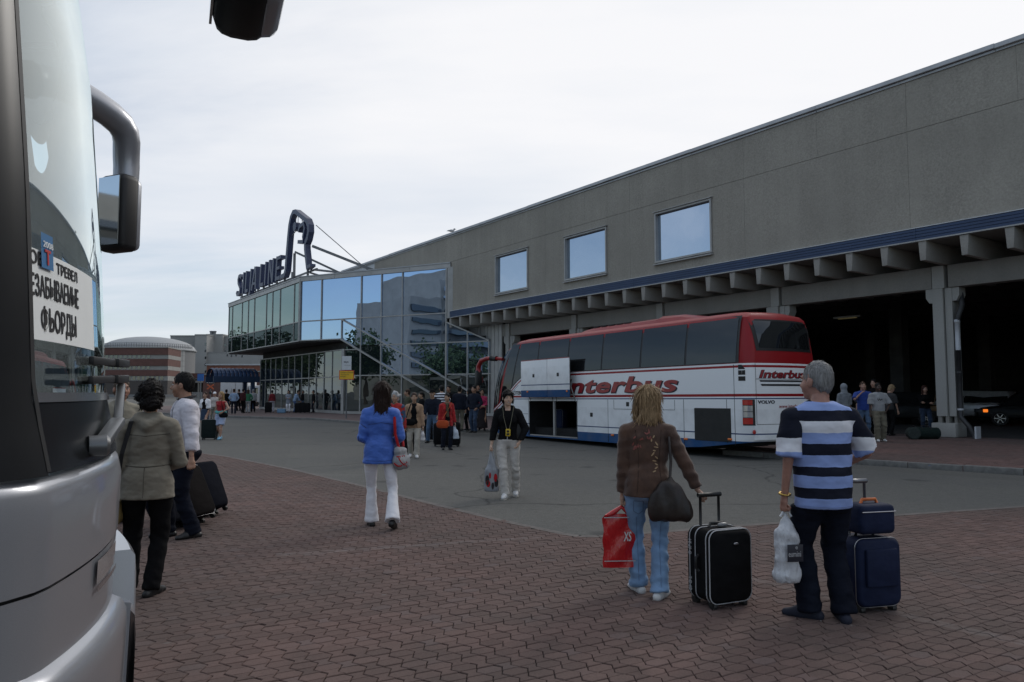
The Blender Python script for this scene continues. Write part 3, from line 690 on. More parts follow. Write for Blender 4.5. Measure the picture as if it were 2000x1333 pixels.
S_ = [(0.05, 0.42), (0.25, 0.16), (0.85, 0.16), (1.25, 0.30), (1.35, 0.65), (0.95, 1.0), (0.62, 1.22), (0.55, 1.55), (0.8, 1.82), (1.3, 1.84), (1.62, 1.58)]
stroke_part([(x * 0.92, z) for x, z in S_], hw, 'letter')
def slant(x, z): return (x + 0.13 * z, z)
def strokes(x0, lines, hws=None):
    g = MB()
    for k, ln in enumerate(lines):
        pts = [slant(x0 + x, z) for x, z in ln]; h_ = (0.20 if hws is None else hws[k]) * 0.84; P = thick(pts, h_); n = len(pts)
        for i in range(n - 1): g.prism([(-x, z) for x, z in (P[i], P[i + 1], P[2 * n - 2 - i], P[2 * n - 1 - i])], -0.19 - 0.003 * k, 0.19 + 0.003 * k, 'y')
    return g.build('letter', M_SIGN, sg, recalc=True)
strokes(2.0, [[(0.2, 0), (0.2, 2.0)]])
strokes(2.85, [[(0.2, 2.0), (0.2, 0)], [(0.2, 0.15), (0.98, 0.15)]], [0.2, 0.17])
strokes(3.95, [[(0.22, -0.36), (0.45, -0.32), (0.58, -0.1), (0.6, 0.4), (0.6, 2.0)]])
strokes(5.0, [[(0.05, 0), (0.75, 2.0)], [(1.25, 0), (0.95, 2.0)], [(0.3, 0.55), (1.15, 0.55)]], [0.19, 0.2, 0.14])
strokes(7.35, [[(0.2, 2.0), (0.2, 0)], [(0.2, 0.17), (1.15, 0.17)]], [0.2, 0.17])
strokes(8.75, [[(0.2, 0), (0.2, 2.0)]])
strokes(9.75, [[(0.2, 0), (0.2, 2.0)], [(0.2, 1.95), (1.25, 0.05)], [(1.25, 0), (1.25, 2.0)]], [0.2, 0.2, 0.2])
strokes(11.75, [[(0.2, 0), (0.2, 2.0)], [(0.2, 0.17), (1.2, 0.17)], [(0.2, 1.0), (1.05, 1.0)], [(0.2, 1.83), (1.25, 1.83)]], [0.2, 0.17, 0.15, 0.17])
g = MB()
def emb(px, hwid, depth=0.21):
    pts = [(60.4 - x, z - 10.75) for x, z in px]; hwid = [q * 0.70 for q in hwid]; P = thick(pts, hwid); n = len(pts)
    for i in range(n - 1): g.prism([(-x, z) for x, z in (P[i], P[i + 1], P[2 * n - 2 - i], P[2 * n - 1 - i])], -depth, depth, 'y')
emb([(47.3, 10.92), (46.3, 10.95), (45.95, 11.3), (45.75, 12.4), (45.45, 14.0), (45.25, 14.8), (44.95, 15.35), (44.45, 15.68), (43.9, 15.62), (42.6, 15.0), (41.35, 14.42), (40.95, 13.95), (40.9, 13.5), (41.15, 13.05), (41.55, 12.75)], [0.22, 0.26, 0.3, 0.31, 0.30, 0.28, 0.26, 0.25, 0.25, 0.25, 0.26, 0.27, 0.27, 0.26, 0.25])
emb([(41.6, 12.8), (41.55, 12.3), (41.25, 11.4), (41.1, 10.85), (40.3, 10.93)], [0.26, 0.26, 0.25, 0.25, 0.14], 0.2)
emb([(43.15, 13.9), (42.9, 14.25), (42.0, 14.35), (41.8, 13.9), (42.1, 13.3), (42.1, 12.95), (43.2, 13.12)], [0.2, 0.22, 0.22, 0.22, 0.2, 0.2, 0.2], 0.2)
g.build('seal_emblem', M_SIGN, sg, recalc=True)
g = MB(); g.lathe([(0.02, -0.2), (0.36, -0.2), (0.36, 0.2), (0.02, 0.2)], 14, (60.4 - 44.0, 0, 14.45 - 10.75), 'y'); 
g.v = [(-x, y, z) for x, y, z in g.v]; g.build('emblem_eye', M_SIGN, sg, recalc=True)
M_STEEL = mat('grey steel frame', (0.16, 0.165, 0.175), 0.5, 0.5, var=0.15)
g = MB()
for x in (1.2, 3.0, 4.4, 6.3, 8.0, 9.6, 11.6, 13.6, 15.4, 18.9): g.bar((-x, -0.05, -0.72), (-x, -0.05, 0.3), 0.14, 0.14)
g.bar((0, -0.25, -0.1), (-20.3, -0.25, -0.1), 0.12, 0.12)
g.bar((-15.4, -0.2, 1.8), (-15.4, -0.2, -0.75), 0.16); g.bar((-15.5, -0.2, 1.9), (-19.3, -4.2, -0.7), 0.16); g.bar((-19.3, -0.2, 1.75), (-22.0, -6.0, -0.65), 0.18); g.bar((-19.8, -0.25, -0.1), (-22.2, -6.0, -0.6), 0.14)
g.bar((-20.0, -0.2, 3.2), (-20.8, -5.0, -0.6), 0.05); g.bar((-15.6, -0.2, -0.5), (-22.2, -6, -0.6), 0.12); g.bar((-18.9, -0.2, -0.2), (-18.6, -3.0, -0.7), 0.12)
for dx in (-0.25, 0.25): g.bar((-16.4 + dx, 0, 3.9), (-16.4 + dx, 0, 4.85), 0.04)
g.bar((-16.8, 0, 3.45), (-17.3, 0, 3.3), 0.05); g.bar((-15.3, 0, 3.2), (-16.3, 0, 3.45), 0.05); g.bar((-17.6, 0, 3.9), (-17.4, 0, 4.5), 0.05)
g.build('support_frame', M_STEEL, sg)
# ================================================================== RED AND WHITE COACH
M_BLACK = mat('black plastic', (0.012, 0.012, 0.013), 0.5, var=0.2)
M_TYRE = mat('tyre rubber', (0.018, 0.018, 0.018), 0.85, var=0.3, bump=0.2)
M_RIM = mat('dusty wheel rim', (0.18, 0.18, 0.18), 0.5, 0.6, var=0.2)
M_RED = mat('red lamp glass', (0.45, 0.02, 0.015), 0.2, var=0.1, coat=0.6)
M_CLEAR = mat('clear lamp glass', (0.55, 0.56, 0.57), 0.12, 0.6, var=0.1, coat=0.5)
M_AMB = mat('amber lamp', (0.75, 0.17, 0.02), 0.25, var=0.1, coat=0.5)
M_CHASS = mat('underbody black', (0.012, 0.012, 0.012), 0.9, var=0.3)
M_LETR = mat('red lettering', (0.30, 0.020, 0.026), 0.35, var=0.05, coat=0.2)
M_NAVYL = mat('dark lettering', (0.02, 0.02, 0.03), 0.5, var=0.05)
M_BGLASS = mirror_glass('dark coach glass', (0.50, 0.55, 0.60), (0.012, 0.013, 0.014), 0.085, 0.004, 0.6)
HB = Vector((-885 / FPX, 1 / math.cos(PITCH), 0)).normalized(); LB = Vector((-HB.y, HB.x, 0))
# painted body: colours are laid out by height along the side, as on the vehicle
b = NB('coach paint'); tcn = b.n('ShaderNodeTexCoord'); sx = b.n('ShaderNodeSeparateXYZ'); b.l(tcn.outputs['Object'], sx.inputs[0]); X_, Y_, Z_ = sx.outputs
white, red, blue, navy, black = (0.83, 0.84, 0.85), (0.29, 0.008, 0.012), (0.014, 0.075, 0.21), (0.03, 0.06, 0.16), (0.012, 0.012, 0.012)
def band_(z, lo, hi): return b.math('MULTIPLY', b.math('GREATER_THAN', z, lo), b.math('LESS_THAN', z, hi))
t = b.math('MAXIMUM', b.math('MINIMUM', b.math('DIVIDE', b.math('SUBTRACT', X_, 9.5), 2.75), 1.0), 0.0)
ss = b.math('MULTIPLY', b.math('MULTIPLY', t, t), b.math('SUBTRACT', 3.0, b.math('MULTIPLY', t, 2.0)))
zc = b.math('SUBTRACT', 2.27, b.math('MULTIPLY', ss, 1.22))          # sill line, swooping down to the nose
dz = b.math('SUBTRACT', Z_, zc)
c = b.mix(b.math('LESS_THAN', Z_, 0.46), white, blue)
c = b.mix(band_(Z_, 0.615, 0.645), c, navy); c = b.mix(band_(Z_, 1.435, 1.462), c, navy)
c = b.mix(b.math('MULTIPLY', band_(Z_, 1.495, 1.56), b.math('LESS_THAN', X_, 11.0)), c, red)
c = b.mix(band_(dz, -0.10, -0.045), c, red); c = b.mix(band_(dz, -0.165, -0.145), c, b.mix(b.math('GREATER_THAN', X_, 10.2), white, navy))
c = b.mix(b.math('GREATER_THAN', dz, 0.0), c, red)
gr = b.noise(tcn.outputs['Object'], 3.0, 5); low = b.math('MULTIPLY', b.math('LESS_THAN', Z_, 1.2), 0.22)
c = b.mix(b.math('MULTIPLY', b.ramp(gr, [(0.4, (0,) * 3), (0.75, (1,) * 3)]), low), c, (0.20, 0.19, 0.18))
b.set(Base_Color=c, Roughness=0.42, Coat_Weight=0.12, Coat_Roughness=0.1); b.b.inputs['Specular IOR Level'].default_value = 0.3; M_COACH = b.m
W_, LEN = 2.5, 12.3
ZS = [0.16, 0.5, 1.1, 1.6, 2.1, 2.5, 2.9, 3.2, 3.36, 3.45, 3.51, 3.54]
def ip(z, tb):
    for (z0, v0), (z1, v1) in zip(tb[:-1], tb[1:]):
        if z <= z1: return v0 + (v1 - v0) * max(0, (z - z0)) / (z1 - z0)
    return tb[-1][1]
INS = [(0, 0.01), (0.5, 0), (2.1, 0.0), (2.6, 0.02), (3.1, 0.07), (3.36, 0.115), (3.45, 0.19), (3.51, 0.36), (3.54, 0.75)]
FR = [(0, 12.48), (0.5, 12.54), (1.1, 12.55), (1.6, 12.46), (2.1, 12.30), (2.5, 12.13), (2.9, 11.90), (3.2, 11.60), (3.36, 11.28), (3.45, 11.05), (3.51, 10.8), (3.54, 10.4)]
RE = [(0, 0.06), (0.5, 0.0), (2.2, 0.0), (2.6, 0.03), (3.1, 0.09), (3.36, 0.16), (3.45, 0.24), (3.51, 0.42), (3.54, 0.8)]
def outline(z, n=7):
    i, xf, xr = ip(z, INS), ip(z, FR), ip(z, RE); y0, y1 = -i, -W_ + i; P = []
    rf, rr = 0.75, 0.42; bf, br = 0.22, 0.16     # corner radii, bulge of the end faces
    def cor(cx, cy, rx, ry, a0, a1):
        for k in range(n + 1):
            a = R(a0 + (a1 - a0) * k / n); P.append((cx + rx * math.cos(a), cy + ry * math.sin(a)))
    ry = 0.22
    xi = xr + br
    cor(xi + rr, y0 - ry, rr, ry, 90, 180)                         # left rear corner (seen)
    for k in range(1, 8): s = k / 8; yy = y0 - ry + (y1 + ry - y0 + ry) * s; P.append((xi - br * (1 - (2 * s - 1) ** 2), yy))
    cor(xi + rr, y1 + ry, rr, ry, 180, 270)
    for k in range(1, 10): P.append((xi + rr + (xf - bf - rf - xi - rr) * k / 10, y1))
    cor(xf - bf - rf, y1 + 0.4, rf, 0.4, 270, 360)
    for k in range(1, 8): s = k / 8; yy = y1 + 0.4 + (y0 - 0.4 - y1 - 0.4) * s; P.append((xf - bf + bf * (1 - (2 * s - 1) ** 2), yy))
    cor(xf - bf - rf, y0 - 0.4, rf, 0.4, 0, 90)
    for k in range(1, 10): P.append((xf - bf - rf + (xi + rr - xf + bf + rf) * k / 10, y0))
    return P
rows = []
for z in ZS:
    rr_ = []
    for (x, y) in outline(z):
        zz = z
        if z == ZS[0]: zz = 0.20 + 0.26 * min(1, max(0, (2.3 - x) / 2.2)) + 0.05 * min(1, max(0, (x - 11.0)))
        rr_.append((x, y, zz))
    rows.append(rr_)
g = MB(); g.grid(rows, 0, close=True)
n = len(rows[0]); g.f.append(tuple(range(n))); g.mi.append(1); g.f.append(tuple(range((len(ZS) - 1) * n, len(ZS) * n))[::-1]); g.mi.append(0)
body_me = g.mesh('coach_body', [M_COACH, M_CHASS], recalc=True)
# cut the wheel arches and the open luggage hold
body_tmp = bpy.data.objects.new('coach_body', body_me); COL.objects.link(body_tmp)
cut = MB()
for xw in (3.72, 9.95 + 0.55):
    for y0, y1 in ((0.5, -0.75), (-1.75, -3.0)):
        cut.lathe([(0.62, y0), (0.62, y1)], 28, (xw, 0, 0.50), 'y')
cut.box((6.82, -1.9, 0.235), (9.52, 0.5, 1.385))
cm = cut.mesh('cutter', M_CHASS, recalc=True); co = bpy.data.objects.new('cutter', cm); COL.objects.link(co)
md = body_tmp.modifiers.new('cut', 'BOOLEAN'); md.operation = 'DIFFERENCE'; md.object = co; md.solver = 'EXACT'
try: md.material_mode = 'TRANSFER'
except Exception: pass
dg = bpy.context.evaluated_depsgraph_get(); bm_ = bpy.data.meshes.new_from_object(body_tmp.evaluated_get(dg))
bpy.data.objects.remove(body_tmp); bpy.data.objects.remove(co)
bm_.name = 'coach_body'
bm_.polygons.foreach_set('use_smooth', [True] * len(bm_.polygons)); bm_.set_sharp_from_angle(angle=R(32))
CM = Matrix(((HB.x, LB.x, 0, 5.53), (HB.y, LB.y, 0, 16.88), (0, 0, 1, -0.02), (0, 0, 0, 1))) @ Matrix.Rotation(R(0.42), 4, 'Y')
coach = thing('coach', 'red and white Interbus touring coach seen from behind with its luggage flaps raised', 'coach', mtx=CM)
body = link(bpy.data.objects.new('body', bm_), coach)
def sy(z, off=0.0): return -ip(z, INS) + off          # left side skin
def side_panel(poly, m, name, off, parent=coach, nz=6):
    """polygon on the left side, given as (x,z) corner columns: list of (x_bottom, z_bottom, x_top, z_top) from rear to front"""
    poly = poly[::-1]; g = MB(); rws = []
    for k in range(nz + 1):
        s = k / nz; rws.append([(xb + (xt - xb) * s, sy(zb + (zt - zb) * s, off), zb + (zt - zb) * s) for xb, zb, xt, zt in poly])
    g.grid(rws); bk = len(g.v); return g.build(name, m, parent, smooth=True, recalc=False)
def sill(x): t = min(1, max(0, (x - 9.5) / 2.75)); return 2.27 - 1.22 * t * t * (3 - 2 * t)
# black band behind the panes, then each pane proud of it
xs = [0.47] + [1 + k * 0.5 for k in range(18)] + [9.9, 10.3, 10.7, 11.0, 11.25, 11.48]
def xtop(x): return x - 0.03 - 0.72 * max(0.0, (x - 9.6) / 1.88)
side_panel([(x, sill(x) + 0.012, xtop(x), 3.40) for x in xs], mat('window band rubber', (0.03, 0.031, 0.033), 0.55), 'window_surround', 0.004)
def front_w(x0b, x0t, x1b, x1t, n=5): return [(x0b + (x1b - x0b) * k / n, sill(x0b + (x1b - x0b) * k / n) + 0.03, x0t + (x1t - x0t) * k / n, 3.345) for k in range(n + 1)]
mul = [0.52, 2.20, 3.90, 5.60, 7.30, 9.02, 10.60]
for k in range(6):
    a_, b2 = mul[k] + 0.035, mul[k + 1] - 0.035
    side_panel(front_w(a_, xtop(a_) - 0.02, b2, xtop(b2) - 0.02), M_BGLASS, 'window', 0.011)
side_panel(front_w(10.66, xtop(10.66), 11.46, xtop(11.46) - 0.01), M_BGLASS, 'window', 0.011)
# nose: driver's window and windscreen wrap over the front corner
def ring_at(z, off, sel):
    P = outline(z); out = []
    for k in sel:
        p = Vector(P[k % len(P)]); q0 = Vector(P[(k - 1) % len(P)]); q1 = Vector(P[(k + 1) % len(P)]); d = (q1 - q0).normalized(); nn = Vector((-d.y, d.x)); 
        out.append(p + Vector((d.y, -d.x)) * off)
    return out
NPT = len(outline(1.0)); 
f0 = 8 + 7 + 8 + 9 ; fsel = list(range(f0, f0 + 8 + 7 + 8))        # front arc indices
g = MB(); rws = []
for k in range(13):
    s = k / 12; row = []
    for idx in fsel:
        P0 = outline(1.5)[idx]; zb = max(1.06, sill(P0[0]) + 0.03) if P0[0] < 12.3 else 1.06
        z = zb + (3.33 - zb) * s; p = ring_at(z, 0.008, [idx])[0]; row.append((p.x, p.y, z))
    rws.append(row)
g.grid(rws); g.build('windscreen', M_BGLASS, coach, smooth=True)
# panel joints on the side, raised a hair and dark
g = MB()
for (x, z0, z1) in [(0.62, 0.36, 2.24), (2.28, 0.3, 1.43), (5.32, 0.22, 1.43), (6.80, 0.22, 1.43), (9.56, 0.24, 1.43), (10.75, 1.1, 1.43), (0.86, 0.4, 1.43)]:
    g.box((x - 0.006, -0.01, z0), (x + 0.006, 0.003, z1))
for (x0, x1, z) in [(2.6, 5.05, 1.16), (9.6, 12.0, 0.95)]: g.box((x0, -0.01, z - 0.005), (x1, 0.0035, z + 0.005))
for x, z0, z1 in ((2.6, 1.16, 1.42), (5.05, 1.16, 1.42)): g.box((x - 0.005, -0.01, z0), (x + 0.005, 0.0032, z1))
g.build('panel_joints', M_BLACK, body)
for (x, z) in [(6.1, 0.98), (4.45, 1.30)]:
    g = MB(); g.box((x - 0.06, -0.005, z - 0.06), (x + 0.06, 0.012, z + 0.06)); g.build('catch', M_BLACK, coach, bevel=0.008)
for (x, z) in [(5.12, 0.42), (2.22, 0.44), (0.78, 0.50)]:
    g = MB(); g.box((x - 0.06, -0.005, z - 0.025), (x + 0.06, 0.025, z + 0.025)); g.build('marker_lamp', M_AMB, coach, bevel=0.01)
g = MB(); g.box((0.74, -0.02, 0.43), (1.90, 0.006, 1.22)); gr_ = g.build('radiator_grille', M_BLACK, coach)
for k in range(38):
    g = MB(); x = 0.76 + k * 0.0305; g.box((x, 0.006, 0.44), (x + 0.014, 0.016, 1.21)); g.build('slat', mat('grille slat', (0.05, 0.05, 0.048), 0.6) if k == 0 else bpy.data.materials['grille slat'], gr_)
for k, z in enumerate((2.13, 2.0, 1.86)):
    g = MB(); x0 = 0.40 - 0.03 * k; P = [ring_at(zz, 0.006, [j]) [0] for zz in (z,) for j in (1, 2, 3)]
    p = [ring_at(z, 0.006, [j])[0] for j in (1, 3)]
    q = [ring_at(z + 0.105, 0.006, [j])[0] for j in (1, 2 if k == 0 else 3)]
    g.add([(p[0].x, p[0].y, z), (p[1].x, p[1].y, z), (q[1].x, q[1].y, z + 0.105), (q[0].x, q[0].y, z + 0.105)], [(0, 1, 2, 3)]); g.build('air_inlet', M_BLACK, coach)
# wheel-arch lips and wheels
for xw in (3.72, 10.5):
    g = MB(); g.tube([(xw + 0.63 * math.cos(R(a)), 0.0, 0.50 + 0.63 * math.sin(R(a))) for a in range(-22, 203, 9)], 0.022, 6); g.build('arch_lip', mat('white lip', (0.58, 0.59, 0.6), 0.4) if xw < 5 else bpy.data.materials['white lip'], coach, smooth=True)
    for y0 in (-0.08, -2.14):
        zc_ = 0.49 + 0.02 + xw * math.sin(R(0.42))
        wl = bpy.data.objects.new('wheel', None); link(wl, coach); wl.location = (xw, y0 - 0.14, zc_)
        g = MB(); g.lathe([(0.30, -0.13), (0.47, -0.14), (0.50, -0.10), (0.505, 0.0), (0.50, 0.10), (0.47, 0.14), (0.30, 0.13)], 28, axis='y'); g.build('tyre', M_TYRE, wl, smooth=True)
        g = MB(); g.lathe([(0.02, 0.02), (0.13, 0.03), (0.15, -0.04), (0.26, -0.05), (0.30, 0.12), (0.32, 0.12), (0.32, -0.12), (0.02, -0.12)], 20, axis='y'); g.build('rim', M_RIM, wl, smooth=True)
g = MB(); g.box((1.6, -2.3, 0.22), (11.6, -0.25, 0.50)); g.box((0.5, -2.1, 0.34), (1.6, -0.4, 0.55)); g.box((4.6, -1.6, 0.14), (6.6, -0.9, 0.24)); g.build('underbody', M_CHASS, coach)
# luggage hold: floor rail, divider posts
M_HOLD = mat('hold lining', (0.035, 0.036, 0.038), 0.8, var=0.3)
g = MB(); g.box((6.84, -0.14, 0.24), (9.50, -0.02, 0.275)); g.build('hold_sill', M_ALU, coach)
g = MB(); g.box((8.08, -0.10, 0.28), (8.16, -0.04, 1.375)); g.build('hold_post', M_ALU, coach)
g = MB(); g.box((6.84, -1.88, 0.237), (9.50, -0.15, 0.25)); g.build('hold_floor', M_HOLD, coach)
# raised flaps, two leaves side by side
M_FLAPE = mat('flap back lining', (0.03, 0.03, 0.032), 0.7)
fy = 0.27
for (x0, x1) in ((6.80, 7.985), (8.005, 9.55)):
    fl = bpy.data.objects.new('luggage_flap', None); link(fl, coach); fl.location = (0, 0, 1.39 - 0.12)
    # same paint as the side it covers when shut: shift local z so the stripes line up with the flap's own height
    g = MB(); g.box((x0, fy, 0.235), (x1, fy + 0.03, 1.43)); sk = g.build('flap_skin', M_COACH, fl, bevel=0.006)
    g = MB(); g.box((x0 + 0.03, fy - 0.05, 0.26), (x1 - 0.03, fy - 0.002, 1.40)); g.build('flap_back', M_FLAPE, fl)
    cx = (x0 + x1) / 2; 
    g = MB(); g.box((cx - 0.055, fy + 0.028, 0.88), (cx + 0.055, fy + 0.04, 0.99)); g.build('catch', M_BLACK, fl, bevel=0.006)
    g = MB(); g.box(((x0 + 0.07), fy + 0.028, 0.39), (x0 + 0.15, fy + 0.05, 0.44)) if x0 < 7 else g.box((x1 - 0.45, fy + 0.028, 0.39), (x1 - 0.37, fy + 0.05, 0.44)); g.build('marker_lamp', M_AMB, fl, bevel=0.008)
    g = MB(); g.box((x0, fy, 1.432), (x1, fy + 0.03, 1.455)); g.build('red_edge', M_LETR, fl)
    g = MB(); g.bar((x0 + 0.1, -0.02, 0.1), (x0 + 0.12, fy - 0.03, 0.75), 0.03); g.bar((x1 - 0.1, -0.02, 0.1), (x1 - 0.12, fy - 0.03, 0.75), 0.03); g.build('lift_arms', M_ALU, fl)
# big side lettering with a black drop edge
LM = frame((7.62, 0.006, 1.645), (-1, 0, 0), (0, 1, 0))
kw = dict(size=0.60, shear=0.22, xscale=2.45, bold=0.020, spacing=1.03)
for o_, m, nm in ((0.0, M_NAVYL, 'lettering_edge'), (1.0, M_LETR, 'lettering')):
    Mx = frame((7.62 + (0 if o_ else -0.024), 0.004 + 0.005 * o_, 1.645 + (0 if o_ else -0.022)), (-1, 0, 0), (0, 1, 0))
    lettering(nm, 'Interbus', m, coach, Mx, depth=0.004, **{**kw, 'bold': 0.016 if o_ else 0.022})
lettering('place_lettering', 'GÖTEBORG', M_NAVYL, coach, frame((10.62, 0.006, 1.60), (-1, 0, 0), (0, 1, 0)), size=0.17, depth=0.003, bold=0.004)
# ---- tail
def rear_pt(y, z, off=0.0):
    P = outline(z); best = None
    for i in range(0, 23):
        (x0, y0), (x1, y1) = P[i], P[i + 1]
        if (y0 - y) * (y1 - y) <= 0 and abs(y1 - y0) > 1e-9:
            t = (y - y0) / (y1 - y0); best = x0 + (x1 - x0) * t; break
    if best is None: best = P[8][0]
    return (best - off, y, z)
def rear_patch(corners, m, name, off, ny=10, nz=6, parent=coach):
    """corners: (yl, zl_bottom),(yr, zr_bottom),(yr,z top),(yl,z top)"""
    (a0, b0), (a1, b1), (a2, b2), (a3, b3) = corners; g = MB(); rws = []
    for k in range(nz + 1):
        s = k / nz; row = []
        for j in range(ny + 1):
            t = j / ny; yb, zb = a0 + (a1 - a0) * t, b0 + (b1 - b0) * t; yt, zt = a3 + (a2 - a3) * t, b3 + (b2 - b3) * t
            row.append(rear_pt(yb + (yt - yb) * s, zb + (zt - zb) * s, off))
        rws.append(row)
    g.grid(rws); return g.build(name, m, parent, smooth=True)
rear_patch([(-0.27, 2.56), (-2.23, 2.56), (-2.28, 3.31), (-0.20, 3.31)], M_BLACK, 'rear_window_surround', 0.006)
rear_patch([(-0.36, 2.63), (-2.14, 2.63), (-2.19, 3.27), (-0.29, 3.27)], M_BGLASS, 'rear_window', 0.012)
def rbox(y0, y1, z0, z1, m, name, off=0.0, th=0.01, parent=coach):
    return rear_patch([(y0, z0), (y1, z0), (y1, z1), (y0, z1)], m, name, off + th, 4, 2, parent)
for (ya, yb) in ((-0.03, -0.17),):
    pass
# lamp clusters wrap round the rear corners
def corner_patch(js, z0, z1, off, m, name, parent, taper=0.0):
    g = MB(); P0 = [ring_at(z0, off, [j])[0] for j in js]; P1 = [ring_at(z1, off, [j])[0] for j in js]
    g.grid([[(p.x, p.y, z0) for p in P0], [(p.x, p.y, z1) for p in P1]]); return g.build(name, m, parent, smooth=True)
for js in ([2, 3, 4, 5, 6], [23 - k for k in (2, 3, 4, 5, 6)][::-1]):
    tl = bpy.data.objects.new('tail_lamp', None); link(tl, coach)
    corner_patch(js, 0.83, 1.43, 0.006, M_BLACK, 'housing', tl)
    jj = js[:-1] if js[0] == 2 else js[1:]
    for (z0, z1, m, nm) in ((1.30, 1.415, M_RED, 'brake_lens'), (1.155, 1.285, M_CLEAR, 'reversing_lens'), (1.015, 1.14, M_CLEAR, 'indicator_lens'), (0.86, 1.0, M_RED, 'rear_lens')):
        corner_patch(jj, z0, z1, 0.014, m, nm, tl)
rear_patch([(-0.33, 1.835), (-2.15, 1.835), (-2.15, 1.875), (-0.30, 1.875)], M_BLACK, 'vent_slot', 0.006, 10, 1)
rear_patch([(-0.36, 1.74), (-2.12, 1.74), (-2.12, 1.785), (-0.33, 1.785)], M_BLACK, 'vent_slot', 0.006, 10, 1)
for pts in ([(-0.21, 0.86), (-0.21, 2.26)], [(-2.29, 0.86), (-2.29, 2.26)]):
    g = MB(); rws = []
    for k in range(9): z = pts[0][1] + (pts[1][1] - pts[0][1]) * k / 8; rws.append([rear_pt(pts[0][0] + 0.005, z, 0.004), rear_pt(pts[0][0] - 0.005, z, 0.004)])
    g.grid(rws); g.build('panel_joint', M_BLACK, coach)
for z in (0.855, 1.90):
    g = MB(); rws = []
    for k in range(11): y = -0.21 - 2.08 * k / 10; rws.append([rear_pt(y, z - 0.005, 0.0045), rear_pt(y, z + 0.005, 0.0045)])
    g.grid(rws); g.build('panel_joint', M_BLACK, coach)
def rear_text(txt, y, z, m, name, **k):
    vs, fs = text_mesh(txt, **k); g = MB()
    g.add([tuple(Vector(rear_pt(max(-2.35, y - px), z + py, 0.006 + pz))) for px, py, pz in vs], fs); return g.build(name, m, coach)
rear_text('Interbus', -0.28, 1.93, M_NAVYL, 'lettering_edge', size=0.25, depth=0.003, shear=0.22, xscale=1.75, bold=0.012)
vs, fs = text_mesh('Interbus', size=0.25, depth=0.003, shear=0.22, xscale=1.75, bold=0.004)
g = MB(); g.add([tuple(Vector(rear_pt(max(-2.35, -0.275 - px), 1.934 + py, 0.011 + pz))) for px, py, pz in vs], fs); g.build('lettering', M_LETR, coach)
rear_text('VOLVO', -0.25, 1.335, M_NAVYL, 'maker_lettering', size=0.10, depth=0.003, xscale=1.35, bold=0.004)
rear_text('www.interbus.se', -0.82, 1.225, M_LETR, 'web_address', size=0.125, depth=0.003)
g = rear_patch([(-0.93, 0.55), (-1.45, 0.55), (-1.45, 0.67), (-0.93, 0.67)], mat('number plate', (0.62, 0.63, 0.62), 0.4), 'number_plate', 0.012, 4, 1)
rear_patch([(-0.93, 0.55), (-0.99, 0.55), (-0.99, 0.67), (-0.93, 0.67)], mat('plate blue', (0.03, 0.08, 0.4), 0.4), 'plate_band', 0.016, 2, 1)
rear_text('WZ', -1.02, 0.57, M_NAVYL, 'plate_lettering', size=0.11, depth=0.002, bold=0.003)
for y in (-0.14, -2.36):
    p = rear_pt(y, 0.68, 0.0); g = MB(); g.lathe([(0.05, 0.0), (0.05, 0.02), (0.03, 0.028)], 12, (-p[0], y, 0.68), 'x'); g.v = [(-x, yy, z) for x, yy, z in g.v]; g.build('reflector', M_RED, coach, recalc=True)
# ---- roof pod, mirrors
b = MB(); rws = []
prof = [(2.3, 0.0), (2.75, 0.13), (3.6, 0.16), (3.75, 0.11), (6.4, 0.10), (6.85, 0.07), (7.1, 0.0)]
for (x, h) in prof: rws.append([(x, -0.38, 3.50), (x, -0.44, 3.53 + h * 0.6), (x, -0.58, 3.54 + h), (x, -1.92, 3.54 + h), (x, -2.06, 3.53 + h * 0.6), (x, -2.12, 3.50)])
M_POD = mat('red roof pod', (0.27, 0.009, 0.012), 0.4, coat=0.12)
b.grid(rws); pod = b.build('roof_pod', M_POD, coach, smooth=True, recalc=True, auto=R(30))
for k in range(5):
    g = MB(); x = 4.9 + 0.36 * k; g.box((x, -0.66, 3.63), (x + 0.26, -0.5, 3.66)); g.build('pod_vent', M_BLACK, pod)
for sgn, y0 in ((1, 0.0), (-1, -2.5)):
    mr = bpy.data.objects.new('wing_mirror', None); link(mr, coach)
    g = MB(); g.tube([(11.45, y0 - 0.12 * sgn, 2.88), (11.80, y0 + 0.02 * sgn, 2.92), (12.18, y0 + 0.12 * sgn, 2.93), (12.5, y0 + 0.18 * sgn, 2.86), (12.68, y0 + 0.2 * sgn, 2.66), (12.7, y0 + 0.2 * sgn, 2.45)], [0.06, 0.07, 0.075, 0.085, 0.09, 0.09], 10); g.build('mirror_arm', M_POD, mr, smooth=True)
    g = MB(); g.tube([(11.72, y0 - 0.02 * sgn, 2.91), (12.0, y0 + 0.06 * sgn, 2.93)], 0.10, 10); g.build('bellows', M_BLACK, mr, smooth=True)
    g = MB(); g.box((12.62, y0 + 0.07 * sgn, 1.95), (12.80, y0 + 0.30 * sgn, 2.52)) if sgn > 0 else g.box((12.62, y0 - 0.30, 1.95), (12.80, y0 - 0.07, 2.52)); g.build('mirror_head', M_BLACK, mr, bevel=0.04, recalc=True)
